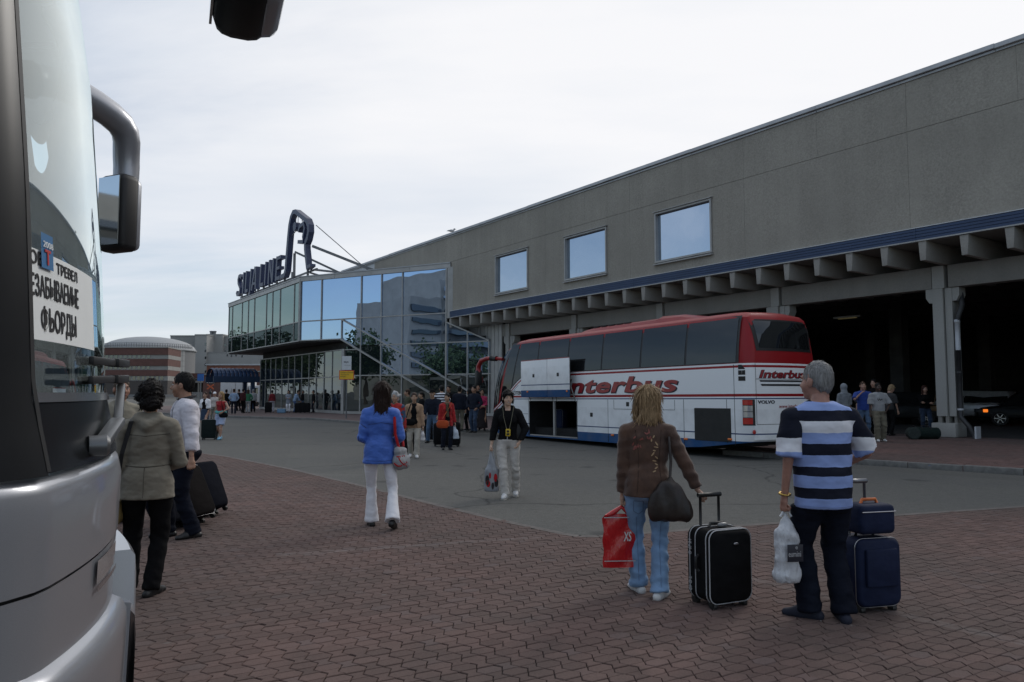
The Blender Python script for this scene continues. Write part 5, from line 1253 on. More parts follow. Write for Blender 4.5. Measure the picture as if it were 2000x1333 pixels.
def seam(o, pts, m, name='seam', w=0.006, back=True, lift=0.003, parent=None):
    """narrow raised strip laid on a garment along (x, z) points seen from behind or in front"""
    me = o.data; bv = BVHTree.FromPolygons([v.co[:] for v in me.vertices], [p.vertices[:] for p in me.polygons]); P = []
    for (a, b_) in zip(pts[:-1], pts[1:]):
        for k in range(8): P.append((a[0] + (b_[0] - a[0]) * k / 8, a[1] + (b_[1] - a[1]) * k / 8))
    P.append(pts[-1]); rows = []
    for x, z in P:
        loc, nrm, _, _ = bv.ray_cast(Vector((x, -0.7 if back else 0.7, z)), Vector((0, 1 if back else -1, 0)))
        if loc is not None: rows.append(tuple(loc + nrm * lift * 0.2))
    if len(rows) > 2:
        g = MB(); g.tube(rows, w / 2, 5); return g.build(name, m, parent or o, smooth=True)
def kid(info, name): return [x for x in COL.objects if x.parent == info['root'] and x.name.split('.')[0] == name][0]
def person(label, pos, yaw=0.0, H=1.72, female=False, wide=1.0, skin=PALE, hair=('short', (0.03, 0.02, 0.015)), head=(0, 0), pose=None, wear=(), h=0.018, group=None, face=True, z=0.0, seed=0, footyaw=(8, -8)):
    """yaw 0 looks away along +Y.  wear: list of (kind, material, options).  Sizes below are for a 1.75 m adult and scaled."""
    pose = pose or {}; s = H / 1.75; rs = np.random.default_rng(seed + 5)
    root = thing('person', label, 'person', (pos[0], pos[1], z), R(yaw), group)
    hs = h / s; w_ = wide; sw = (0.165 if female else 0.190) * (0.5 + 0.5 * w_); hw_ = (0.100 if female else 0.092)
    lean = pose.get('lean', 0.0); hipx = pose.get('hip', 0.0); tw = R(pose.get('twist', 0.0))
    def tq(p):      # turn the upper body
        p = np.array(p, float); c, s_ = math.cos(tw), math.sin(tw); return np.array([p[0] * c - p[1] * s_, p[0] * s_ + p[1] * c, p[2]])
    def T(x, y, zz):
        f = max(0, (zz - 0.98)); return tq((x + hipx * (1 - f), y + lean * f, zz))
    SH = {q: T(q * sw, -0.01, 1.368 + pose.get('shrug', 0)) for q in (-1, 1)}
    WR0 = {'l': (-0.245 - 0.05 * (w_ - 1), 0.03, 0.80), 'r': (0.245 + 0.05 * (w_ - 1), 0.03, 0.80)}
    ARM = {}
    for q, nm in ((-1, 'l'), (1, 'r')):
        wr = np.array(pose.get(nm + 'w', WR0[nm]), float); po = np.array(pose.get(nm + 'e', (q * 0.35, -1, -0.2)), float)
        el, wr = ik(SH[q], wr, 0.285, 0.255, po); ARM[q] = (SH[q], el, wr)
    LEG = {}
    for q, nm in ((-1, 'l'), (1, 'r')):
        hp = np.array([q * hw_ + hipx, 0, 0.90]); an = np.array(pose.get(nm + 'a', (q * 0.105, -0.01, 0.085)), float)
        kn, an = ik(hp, an, 0.425, 0.415, (q * 0.12, 1, 0)); LEG[q] = (hp, kn, an)
    hc = T(0, 0.030, 1.618) + np.array([0, lean * 0.1, 0]); hy, hpch = R(head[0]), R(head[1])
    def torso(m, hem=None, flare=0.0, belly=0.0):
        cw = (0.148 if female else 0.163) * w_ + m; ww = (0.122 if female else 0.146) * w_ + m + belly * 0.5; hwid = (0.158 if female else 0.150) * w_ + m
        pr = [_cap(T(0, 0, 1.30), T(0, 0.0, 1.20), cw, cw * 0.97, (1, 1.42, 1)), _cap(T(0, 0.0, 1.20), T(0, 0.005, 1.09), cw * 0.96, ww, (1, 1.36, 1)), _cap(T(0, 0.005, 1.09), T(0, -0.005, 0.95), ww, hwid, (1, 1.32, 1)),
              _cap(T(-0.03, -0.014, 1.428), T(-sw + 0.012, -0.012, 1.365), 0.046 + m * 0.8, 0.054 + m, (1, 0.95, 1)), _cap(T(0.03, -0.014, 1.428), T(sw - 0.012, -0.012, 1.365), 0.046 + m * 0.8, 0.054 + m, (1, 0.95, 1)), _cap(T(0, -0.012, 1.30), T(0, -0.010, 1.42), 0.135 + m, 0.062 + m, (1, 1.25, 1))]
        if female: pr += [_ell(T(q * 0.068, 0.085, 1.265), (0.062 + m, 0.05 + m, 0.06 + m)) for q in (-1, 1)]
        if belly: pr.append(_ell(T(0, 0.05, 1.08), (0.15 + m, 0.11 + m + belly, 0.16)))
        if hem is not None and hem < 0.93: pr.append(_cap(T(0, -0.005, 0.95), (hipx, 0, hem - 0.06), hwid, hwid + flare, (1, 1.30, 1)))
        return pr
    def arms(m, frac=1.0, wrist=None):
        pr = []
        for q in (-1, 1):
            S, E, Wt = ARM[q]; u1, u2 = (E - S) / np.linalg.norm(E - S), (Wt - E) / np.linalg.norm(Wt - E)
            if frac <= 0.5:
                c0 = S + (E - S) * frac * 2; pr.append(_cap(S, c0 + u1 * 0.05, 0.058 + m, 0.062 + m * 1.5, cut=(c0, u1), k=0.010))
            else:
                pr.append(_cap(S, E, 0.055 + m * 0.9, 0.044 + m * 0.9, k=0.009)); c0 = E + (Wt - E) * (frac - 0.5) * 2 - u2 * 0.008
                pr.append(_cap(E, c0 + u2 * 0.04, 0.044 + m * 0.9, (0.034 + m) if wrist is None else wrist, cut=(c0, u2), k=0.009))
        return pr
    def legs(m, frac=1.0, cuff=None, zc=None):
        pr = [_cap((-0.045 + hipx, -0.012, 0.93), (0.045 + hipx, -0.012, 0.93), 0.118 * w_ + m, 0.118 * w_ + m, (1, 1.05, 1)), _cap((hipx, 0, 1.03), (hipx, 0, 0.95), (0.122 if female else 0.142) * w_ + m, 0.150 * w_ + m, (1, 1.3, 1)), _cap((-0.05 + hipx, -0.05, 0.90), (0.05 + hipx, -0.05, 0.90), 0.09 * w_ + m, 0.09 * w_ + m)]
        for q in (-1, 1):
            Hp, K, A = LEG[q]
            if frac <= 0.5:
                c0 = Hp + (K - Hp) * frac * 2; u = (K - Hp) / np.linalg.norm(K - Hp); pr.append(_cap(Hp, c0 + u * 0.05, 0.088 * w_ + m, 0.078 * w_ + m * 1.3, cut=(c0, u)))
            else:
                f2 = (frac - 0.5) * 2; u = (A - K) / np.linalg.norm(A - K); c0 = K + (A - K) * f2; 
                pr.append(_cap(Hp, K, 0.088 * w_ + m, 0.060 + m)); pr.append(_cap(K, K + (A - K) * 0.35, 0.058 + m, 0.058 + m)); pr.append(_cap(K + (A - K) * 0.3, c0 + u * 0.06, 0.056 + m, (0.040 + m) if cuff is None else cuff, cut=(c0 + u * 0.03, u)))
        return pr
    def scale(VQ): return VQ[0] * s, VQ[1]
    # ---- the body itself: one mesh with head and hands
    covered = any(k in ('trousers', 'skirt') for k, *_ in wear)
    bp = torso(-0.012) + arms(-0.010) + [_cap(T(0, -0.012, 1.40), hc + np.array([0, -0.03, -0.11]), 0.062 if not female else 0.054, 0.056 if not female else 0.047)]
    legm = -0.012
    for q in (-1, 1):
        Hp, K, A = LEG[q]; lk = -0.010 if any(k[0] == 'trousers' and (len(k) < 3 or k[2].get('frac', 1) > 0.6) for k in wear) else 0.0; bp += [_cap(Hp, K, 0.078 * w_ + lk, 0.050 + lk), _cap(K, K + (A - K) * 0.3, 0.049 + lk, 0.054 + lk), _cap(K + (A - K) * 0.3, A, 0.052 + lk, 0.034)]
    bp.append(_cap((-0.045 + hipx, -0.01, 0.93), (0.045 + hipx, -0.01, 0.93), 0.105, 0.105))
    Vs, Qs = [], []; V, Q = field_mesh(bp, max(hs, 0.016), 0.03); Vs.append(V); Qs.append(Q)
    hh = min(max(hs * 0.42, 0.006), 0.012)
    HP = [_ell((0, -0.012, 0.032), (0.074, 0.094, 0.098)), _ell((0, 0.028, -0.040), (0.057, 0.066, 0.078)), _ell((0, 0.064, -0.096), (0.026, 0.024, 0.020)), _ell((-0.038, 0.052, -0.032), (0.026, 0.030, 0.030)), _ell((0.038, 0.052, -0.032), (0.026, 0.030, 0.030)),
          _cap((-0.032, 0.080, 0.024), (0.032, 0.080, 0.024), 0.013, 0.013), _cap((0, 0.092, 0.004), (0, 0.112, -0.030), 0.009, 0.014, k=0.008), _cap((-0.012, 0.100, -0.034), (0.012, 0.100, -0.034), 0.008, 0.008, k=0.006), _cap((-0.018, 0.087, -0.064), (0.018, 0.087, -0.064), 0.009, 0.009, k=0.008),
          _ell((-0.078, -0.008, -0.010), (0.011, 0.022, 0.032), k=0.006), _ell((0.078, -0.008, -0.010), (0.011, 0.022, 0.032), k=0.006), _cap((0, -0.018, -0.05), (0, -0.028, -0.15), 0.055 if not female else 0.047, 0.056 if not female else 0.048),
          _ell((-0.031, 0.101, 0.006), (0.017, 0.013, 0.010), 's', 0.008), _ell((0.031, 0.101, 0.006), (0.017, 0.013, 0.010), 's', 0.008)]
    Rz = np.array(Matrix.Rotation(hy, 3, 'Z')) @ np.array(Matrix.Rotation(hpch, 3, 'X')); 
    if tw: Rz = np.array(Matrix.Rotation(tw, 3, 'Z')) @ Rz
    hsz = 1.05 if female else 1.09
    def headT(V): return (V * hsz) @ Rz.T + hc
    V, Q = field_mesh(HP, hh, 0.018); Vs.append(headT(V)); Qs.append(Q)
    grips = pose.get('hands', ('relaxed', 'relaxed')); hdir = pose.get('hdir', (None, None)); HANDS = []
    for i, q in enumerate((-1, 1)):
        S, E, Wt = ARM[q]; kind = grips[i]
        if kind is None: HANDS.append(Wt); continue
        V, Q = hand_mesh(kind, 0.005 if h < 0.017 else 0.008); V = V * (0.92 if female else 1.0)
        if q < 0: V = V * [-1, 1, 1]; Q = Q[:, ::-1]
        d = (Wt - E) if hdir[i] is None else np.array(hdir[i], float); Fm = frame_np(-d, pose.get('palm', ((-1, 0, 0), (1, 0, 0)))[i] if False else (1, 0, 0) if q > 0 else (1, 0, 0))
        pr_ = pose.get('roll', (0, 0))[i]
        if pr_: Fm = Fm @ np.array(Matrix.Rotation(R(pr_), 3, 'Z'))
        Vs.append(V @ Fm.T + Wt); Qs.append(Q); HANDS.append(Wt + Fm @ np.array([-0.028 * q, 0, -0.095]))
    off = 0; QQ = []
    for V, Q in zip(Vs, Qs): QQ.append(Q + off); off += len(V)
    skm = skin_mat(skin); put('body', (np.concatenate(Vs) * s, np.concatenate(QQ)), skm, root)
    # ---- face details
    if face:
        for q in (-1, 1):
            g = MB(); g.sphere((q * 0.031, 0.079, 0.006), (0.0135, 0.0125, 0.0085), 10, 6); g.sphere((q * 0.031, 0.0865, 0.006), (0.0066, 0.0062, 0.0066), 8, 6, 1)
            g.v = [tuple(x) for x in headT(np.array(g.v)) * s]; g.build('eye', [M_EYEW, M_IRIS], root, smooth=True)
            g = MB(); g.tube([(q * 0.014, 0.0905, 0.026), (q * 0.030, 0.0905, 0.0305), (q * 0.046, 0.081, 0.026)], [0.0035, 0.0045, 0.0025], 6); g.v = [tuple(x) for x in headT(np.array(g.v)) * s]; g.build('eyebrow', hair_mat(tuple(x * 0.7 for x in hair[1])), root, smooth=True)
        g = MB(); g.sphere((0, 0.0925, -0.0635), (0.022, 0.0065, 0.0085), 10, 6); g.v = [tuple(x) for x in headT(np.array(g.v)) * s]; g.build('mouth', M_LIPS, root, smooth=True)
        if pose.get('smile'):
            g = MB(); g.sphere((0, 0.0965, -0.0625), (0.018, 0.0042, 0.0048), 10, 6); g.v = [tuple(x) for x in headT(np.array(g.v)) * s]; g.build('teeth', M_TEETH, root, smooth=True)
    # ---- hair
    st_, hcol = hair[0], hair[1]
    if st_:
        cur = st_ == 'curly'; rr = np.random.default_rng(seed)
        base = [_ell((0, -0.016, 0.040), (0.083 + 0.002 * cur, 0.101 + 0.004 * cur, 0.098 + 0.010 * cur)), _ell((0, -0.055, -0.02), (0.070, 0.058, 0.075))]
        minus = [_ell((0, 0.105, -0.030), (0.068, 0.075, 0.090), 's', 0.012), _ell((-0.085, 0.055, -0.06), (0.035, 0.055, 0.075), 's', 0.012), _ell((0.085, 0.055, -0.06), (0.035, 0.055, 0.075), 's', 0.012), _ell((0, 0.02, -0.16), (0.09, 0.10, 0.09), 's', 0.012)]
        add = []
        if st_ == 'crop': base = [_ell((0, -0.014, 0.036), (0.079, 0.098, 0.099)), _ell((0, -0.055, -0.01), (0.067, 0.050, 0.065))]
        if st_ == 'bob': add = [_cap((-0.070, -0.01, 0.05), (-0.078, -0.018, -0.055), 0.022, 0.014), _cap((0.070, -0.01, 0.05), (0.078, -0.018, -0.055), 0.022, 0.014), _cap((0, -0.058, 0.03), (0, -0.068, -0.075), 0.068, 0.058, (0.9, 1.25, 1)), _cap((-0.05, 0.072, 0.066), (0.045, 0.076, 0.070), 0.022, 0.022, (1, 1.3, 0.9)), _cap((-0.062, 0.05, 0.06), (-0.068, 0.045, 0.01), 0.016, 0.006), _cap((0.062, 0.05, 0.06), (0.068, 0.045, 0.015), 0.016, 0.006)]
        if st_ == 'shag': add = [_ell((0, -0.03, 0.045), (0.100, 0.108, 0.098)), _cap((-0.070, -0.01, 0.05), (-0.098, -0.012, -0.105), 0.038, 0.022), _cap((0.070, -0.01, 0.05), (0.098, -0.012, -0.105), 0.038, 0.022), _cap((0, -0.055, 0.05), (0, -0.078, -0.120), 0.096, 0.070, (0.92, 1.2, 1)), _cap((-0.055, -0.09, -0.10), (-0.105, -0.075, -0.150), 0.030, 0.012), _cap((0.05, -0.09, -0.10), (0.11, -0.08, -0.165), 0.030, 0.012), _cap((0, -0.09, -0.10), (0.02, -0.10, -0.19), 0.040, 0.014), _cap((-0.03, -0.09, -0.10), (-0.05, -0.10, -0.18), 0.036, 0.012)]
        if st_ == 'long':
            L_ = hair[2] if len(hair) > 2 else 0.30
            add = [_cap((-0.060, -0.01, 0.05), (-0.072, -0.015, -L_ * 0.75), 0.031, 0.026), _cap((0.060, -0.01, 0.05), (0.072, -0.015, -L_ * 0.75), 0.031, 0.026), _ell((0, -0.03, 0.045), (0.090, 0.102, 0.100)), _cap((0, -0.058, 0.04), (0, -0.085, -L_ * 0.7), 0.088, 0.080, (0.9, 1.4, 1)), _cap((-0.03, -0.085, -L_ * 0.6), (-0.045, -0.09, -L_), 0.05, 0.014, (0.9, 1.3, 1)), _cap((0.025, -0.085, -L_ * 0.6), (0.03, -0.09, -L_ * 1.04), 0.05, 0.014, (0.9, 1.3, 1))]
        if st_ == 'tail': add = [_ell((0, -0.115, 0.03), (0.035, 0.04, 0.035)), _cap((0, -0.13, 0.01), (0, -0.14, -0.14), 0.03, 0.016)]
        if st_ == 'curly': add = [_ell((rr.normal(0, 0.040), -0.03 + rr.normal(0, 0.042), 0.055 + rr.normal(0, 0.045)), (0.038, 0.038, 0.040)) for _ in range(16)] + [_cap((-0.062, -0.03, 0.02), (-0.058, -0.045, -0.07), 0.030, 0.024), _cap((0.062, -0.03, 0.02), (0.058, -0.045, -0.07), 0.030, 0.024), _ell((0, -0.08, -0.05), (0.075, 0.05, 0.06))]
        strand = folds(0.0045 if not cur else 0.007, seed + 9, 16 if not cur else 55, 95 if not cur else 55) if cur else folds(0.0045, seed + 9, 10, 95)
        hm = field_mesh(base + minus + add, hh, 0.014, noise=strand)
        ho = put('hair', (headT(hm[0]) * s, hm[1]), hair_mat(tuple(hcol)), root)
        if ho is not None and h < 0.017: loose_hair(ho, hcol, {'crop': 0.022, 'short': 0.03, 'shag': 0.085, 'long': 0.10, 'bob': 0.05, 'curly': 0.028, 'tail': 0.05}.get(st_, 0.04), cur, seed)
    # ---- clothes
    info = dict(root=root, s=s, hands=[HANDS[0] * s, HANDS[1] * s], SH=SH, ARM=ARM, T=T, head=hc * s)
    hems = [it[2].get('hem', 0.9) if len(it) > 2 else 0.9 for it in wear if it[0] in ('jacket', 'shirt', 'coat', 'top')]; wst = min([1.04] + [hm_ + 0.015 for hm_ in hems])
    for item in wear:
        kind, m = item[0], item[1]; o = item[2] if len(item) > 2 else {}
        nm = o.get('name', kind); mg = o.get('m', 0.012); amp = o.get('fold', 0.003) * 1.9; sd_ = seed * 7 + hash(kind) % 5 if False else seed * 7 + len(kind)
        if kind in ('jacket', 'shirt', 'coat', 'top'):
            hem = o.get('hem', 0.90); fr_ = o.get('sleeve', 1.0)
            pr = torso(mg, hem, o.get('flare', 0.0), o.get('belly', 0.0))
            slv = arms(mg, fr_, o.get('cuff')) if fr_ > 0 else []
            planes = [((0, 0, hem), (0, 0, -1)), ((0, 0, o.get('neck', 1.475)), (0, -0.25 if o.get('neck') else 0, 1))]
            if o.get('collar'):
                cr_ = o['collar']; c0 = T(0, -0.008, 1.455); ring = [c0 + np.array([0.072 * math.cos(a), 0.072 * math.sin(a) * 0.95, cr_ * 0.25 + (0.01 if math.sin(a) < 0 else -0.012)]) for a in np.linspace(0, 2 * math.pi, 15)]
                for a, b_ in zip(ring[:-1], ring[1:]): pr.append(_cap(a, b_, 0.016 + 0.1 * cr_, 0.016 + 0.1 * cr_, (1, 1, 0.6), k=0.015))
                planes[1] = ((0, 0, 1.455 + cr_), (0, -0.15, 1))
            if o.get('hood'):
                c0 = T(0, -0.075, 1.44); pr += [_cap(c0 + [-0.085, 0.02, 0.0], c0 + [0, -0.035, -0.055], 0.042, 0.05, k=0.02), _cap(c0 + [0.085, 0.02, 0.0], c0 + [0, -0.035, -0.055], 0.042, 0.05, k=0.02), _cap(c0 + [-0.07, 0.05, 0.03], c0 + [0.07, 0.05, 0.03], 0.04, 0.04, k=0.02)]
                planes[1] = ((0, 0, 1.50), (0, 0, 1))
            if o.get('open'):    # hangs open in front: carve a wedge
                pr.append(_cap(T(0, 0.19, 1.42), T(0, 0.20, hem - 0.1), 0.055, 0.10, (1, 0.55, 1), 's', 0.02)); pr.append(_ell(T(0, 0.095, 1.465), (0.060, 0.085, 0.085), 's', 0.02))
            if o.get('vneck'): pr.append(_cap(T(0, 0.14, 1.50), T(0, 0.13, 1.33), 0.06, 0.012, op='s', k=0.01))
            if o.get('sleeve_mat') is None:
                put(nm, scale(field_mesh(pr + slv, hs, 0.022, planes, folds(amp, sd_))), m, root)
            else:
                body_ = put(nm, scale(field_mesh(pr, hs, 0.022, planes, folds(amp, sd_))), m, root)
                for sv in (slv[:len(slv) // 2], slv[len(slv) // 2:]): put('sleeve', scale(field_mesh(sv, hs, 0.01, (), folds(amp, sd_))), o['sleeve_mat'], body_)
        elif kind == 'trousers':
            pr = legs(mg, o.get('frac', 1.0), o.get('cuff')); put(o.get('name', 'trousers'), scale(field_mesh(pr, hs, 0.022, [((0, 0, o.get('waist', wst)), (0, 0, 1))], folds(amp * 1.0, sd_, 20, 9, True))), m, root)
        elif kind == 'skirt':
            hem = o.get('hem', 0.5); pr = [_cap((hipx, 0, 1.0), (hipx, 0, 0.9), 0.13 + mg, 0.16 + mg, (1, 1.3, 1)), _cap((hipx, 0, 0.9), (hipx, 0, hem - 0.1), 0.16 + mg, 0.2 + o.get('flare', 0.03), (1, 1.15, 1))]
            put('skirt', scale(field_mesh(pr, hs, 0.02, [((0, 0, hem), (0, 0, -1)), ((0, 0, 1.04), (0, 0, 1))], folds(amp * 2, sd_, 3, 34))), m, root)
        elif kind == 'shoes':
            for i, q in enumerate((-1, 1)):
                A = LEG[q][2]; fy = R(footyaw[i]); lift = pose.get(('ll' if q < 0 else 'rl'), 0.0); u = np.array([math.sin(-fy), math.cos(fy), 0]); 
                hl = A - u * 0.055 + np.array([0, 0, -0.048]); t0 = A + u * 0.155 + np.array([0, 0, -0.053 - lift]); ml = A + u * 0.07 + np.array([0, 0, -0.040 - lift * 0.5])
                if lift: hl = hl + np.array([0, 0, 0.0])
                pr = [_cap(hl, ml, 0.038, 0.043, (1, 1, 0.95)), _cap(ml, t0, 0.043, 0.033, (1, 1, 1.15)), _cap(A + [0, 0, 0.005], ml, 0.042, 0.036)]
                sh_ = put('shoe', scale(field_mesh(pr, min(hs, 0.012), 0.02, [((0, 0, 0.002), (0, 0, -1))])), m, root)
                if o.get('sole'):
                    g = MB(); b0, b1 = hl - u * 0.035, t0 + u * 0.034; nrm = np.array([u[1], -u[0], 0]); P_ = []
                    for t_, ww in ((0, 0.026), (0.12, 0.036), (0.45, 0.034), (0.72, 0.045), (0.92, 0.034), (1.0, 0.016)): P_.append((b0 + (b1 - b0) * t_, ww))
                    up_ = np.array([0, 0, 1.0]); outl = [p + nrm * w2 for p, w2 in P_] + [p - nrm * w2 for p, w2 in P_[::-1]]; nn = len(outl)
                    bz = [p + up_ * (-0.040) for p in outl]; tz_ = [p + up_ * (-0.022) for p in outl]
                    vs = [tuple(np.maximum(p, [-9, -9, 0.001]) * s) for p in bz] + [tuple(np.maximum(p, [-9, -9, 0.004]) * s) for p in tz_]
                    g.add(vs, [tuple(range(nn))[::-1], tuple(range(nn, 2 * nn))] + [(i_, (i_ + 1) % nn, nn + (i_ + 1) % nn, nn + i_) for i_ in range(nn)]); g.build('sole', o['sole'], sh_ or root, recalc=True)
        elif kind == 'cap':
            pr = [_ell((0, -0.014, 0.055), (0.086, 0.104, 0.085)), _ell((0, 0, -0.06), (0.2, 0.2, 0.10), 's', 0.01)]
            if o.get('brim', True): pr.append(_cap((-0.045, 0.10, 0.045), (0.045, 0.10, 0.045), 0.05, 0.05, (1, 0.75, 5), k=0.01))
            V, Q = field_mesh(pr, hh, 0.01); put('cap', (headT(V) * s, Q), m, root)
        elif kind == 'hoodup':
            pr = [_ell((0, -0.025, 0.03), (0.098, 0.118, 0.122)), _cap((0, -0.03, -0.05), (0, -0.04, -0.17), 0.085, 0.11), _ell((0, 0.12, -0.01), (0.07, 0.09, 0.09), 's', 0.02)]
            V, Q = field_mesh(pr, hh, 0.02); put('hood', (headT(V) * s, Q), m, root)
        elif kind == 'scarf':
            c0 = T(0, 0.0, 1.455); ring = [c0 + np.array([0.075 * math.cos(a), 0.075 * math.sin(a), -0.02 - 0.02 * math.sin(a)]) for a in np.linspace(0, 2 * math.pi, 13)]
            pr = [_cap(a, b_, 0.027, 0.027, k=0.015) for a, b_ in zip(ring[:-1], ring[1:])] + ([_cap(T(0.02, 0.13, 1.40), T(0.01, 0.15, o['tail']), 0.035, 0.045, (1, 1.6, 1))] if o.get('tail') else [])
            put('scarf', scale(field_mesh(pr, min(hs, 0.014), 0.012, (), folds(0.004, seed, 40, 40))), m, root)
    return info
def wpt(info, p):       # a point of the person's own frame (already scaled) in world space
    r = info['root']; c, s_ = math.cos(r.rotation_euler.z), math.sin(r.rotation_euler.z)
    return Vector((r.location.x + p[0] * c - p[1] * s_, r.location.y + p[0] * s_ + p[1] * c, r.location.z + p[2]))
# ================================================================== PEOPLE IN THE FOREGROUND
def striped(name, bands, top):
    """flat printed stripes by height: bands = [(z_upper, colour), ...] from the hem up"""
    b = NB(name); tcn = b.n('ShaderNodeTexCoord'); sx = b.n('ShaderNodeSeparateXYZ'); b.l(tcn.outputs['Object'], sx.inputs[0])
    wob = b.math('MULTIPLY', b.math('SUBTRACT', b.noise(tcn.outputs['Object'], 7, 3), 0.5), 0.02); zz = b.math('ADD', sx.outputs[2], wob); c = top
    for zu, col in bands[::-1]: c = b.mix(b.math('LESS_THAN', zz, zu), c, col)
    b.set(Base_Color=c, Roughness=0.85); b.b.inputs['Specular IOR Level'].default_value = 0.22
    fold = b.noise(b.coords('Object', (1, 1, 1.5)), 7, 2, 0.5); b.bump(fold, 0.4, 0.045); return b.m
NVY, LBL, WHT = (0.010, 0.012, 0.024), (0.27, 0.36, 0.66), (0.74, 0.74, 0.78)
M_POLO = striped('striped polo', [(0.845, LBL), (0.915, NVY), (0.995, LBL), (1.055, NVY), (1.135, LBL), (1.21, NVY), (1.283, LBL), (1.362, WHT), (1.432, NVY), (1.495, LBL)], NVY)
M_POLOS = striped('striped polo sleeve', [(1.155, LBL), (1.248, WHT)], NVY)
M_NAVYT = fabric((0.008, 0.010, 0.018), 0.5, name='navy trousers'); M_BLKT = fabric((0.007, 0.007, 0.008), 0.4, name='black cloth')
M_JEAN = fabric((0.20, 0.32, 0.50), 0.5, name='light denim', scale=5, var=0.22); M_JEAND = fabric((0.03, 0.05, 0.09), 0.5, name='dark denim', scale=5, var=0.25); M_JEANM = fabric((0.07, 0.12, 0.20), 0.5, name='mid denim', scale=5, var=0.25)
M_WHT = fabric((0.80, 0.79, 0.82), 0.45, name='white cotton', var=0.05); M_BEIG = fabric((0.40, 0.37, 0.32), 0.5, name='beige cotton'); M_KHAK = fabric((0.15, 0.135, 0.10), 0.5, name='khaki cotton')
M_SHOEB = mat('black shoe', (0.010, 0.010, 0.011), 0.45, var=0.2); M_SHOEW = mat('white trainer', (0.62, 0.62, 0.62), 0.5, var=0.08); M_SHOEN = mat('navy suede', (0.012, 0.015, 0.030), 0.8); M_SOLE = mat('pale sole', (0.42, 0.40, 0.36), 0.6, var=0.1)
M_GOLD = mat('gold watch', (0.55, 0.36, 0.10), 0.25, 0.9)

# ---- man in the striped polo shirt
pa = ground(1612, 1216)
A = person('grey haired man in a navy, white and light blue striped polo holding a white bag', pa, 6, 1.765, wide=1.17, skin=(0.37, 0.19, 0.14), hair=('crop', (0.27, 0.265, 0.26)), head=(24, 2), h=0.0125, seed=1, footyaw=(52, -14),
   pose=dict(lw=(-0.255, 0.02, 0.835), le=(-0.5, -1, 0), rw=(0.21, 0.20, 1.0), re=(1.0, -0.6, -0.1), la=(-0.075, 0.06, 0.085), ra=(0.115, -0.03, 0.085), hands=('grip', 'grip'), hip=0.01),
   wear=[('shirt', M_POLO, dict(name='polo_shirt', hem=0.765, sleeve=0.47, m=0.020, belly=0.02, flare=0.0, fold=0.004, sleeve_mat=M_POLOS, collar=0.03)), ('trousers', M_NAVYT, dict(m=0.020, cuff=0.088, fold=0.0035)), ('shoes', M_SHOEN, dict(sole=M_SOLE))])
E_, W_r = A['ARM'][-1][1], A['ARM'][-1][2]; u_ = (W_r - E_) / np.linalg.norm(W_r - E_); pw = W_r - u_ * 0.02
g = MB(); ring = []
Fm = frame_np(u_, (1, 0, 0))
for a in np.linspace(0, 2 * math.pi, 17): ring.append(tuple((pw + Fm @ np.array([0.036 * math.cos(a), 0.034 * math.sin(a), 0])) * A['s']))
g.tube(ring, 0.008, 6); g.build('wrist_watch', M_GOLD, A['root'], smooth=True)

# ---- woman in the brown embroidered jacket
b = NB('mottled brown suede'); v = b.coords('Object'); c = b.ramp(b.noise(v, 6, 6, 0.65), [(0.3, (0.038, 0.018, 0.012)), (0.55, (0.082, 0.040, 0.024)), (0.78, (0.125, 0.062, 0.036))])
b.set(Base_Color=c, Roughness=0.8); b.b.inputs['Sheen Weight'].default_value = 0.25; b.bump(b.noise(b.coords('Object', (1, 1, 0.5)), 14, 3), 0.4, 0.03); M_SUEDE = b.m
pb = ground(1268, 1166)
Bp = person('blonde woman in a brown embroidered jacket and light jeans pulling a black trolley case', pb, -4, 1.60, female=True, wide=1.12, skin=PALE, hair=('shag', (0.36, 0.24, 0.13)), head=(12, 0), h=0.0125, seed=2, footyaw=(20, -30),
   pose=dict(lw=(-0.215, 0.05, 0.77), le=(-0.4, -1, 0), rw=(0.43, -0.10, 0.835), re=(0.6, -1, 0.1), la=(-0.075, 0.10, 0.085), ra=(0.075, -0.10, 0.085), hands=('grip', 'grip'), hdir=(None, (0.70, -0.10, -0.70)), lean=0.02),
   wear=[('jacket', M_SUEDE, dict(hem=0.835, sleeve=0.97, m=0.020, flare=0.02, fold=0.004, cuff=0.052, collar=0.03)), ('trousers', M_JEAN, dict(m=0.012, cuff=0.088, fold=0.004)), ('shoes', M_SHOEW, dict(sole=M_SOLE))])
def bvh_of(root, name):
    o = [x for x in COL.objects if x.parent == root and x.name.startswith(name)][0]; me = o.data
    return BVHTree.FromPolygons([v.co[:] for v in me.vertices], [p.vertices[:] for p in me.polygons]), o
bv, jk = bvh_of(Bp['root'], 'jacket'); M_EMB = mat('pale embroidery thread', (0.40, 0.27, 0.15), 0.6, var=0.3, scale=60); M_EMR = mat('rust embroidery thread', (0.22, 0.06, 0.045), 0.6, var=0.3, scale=60)
r_ = random.Random(4)
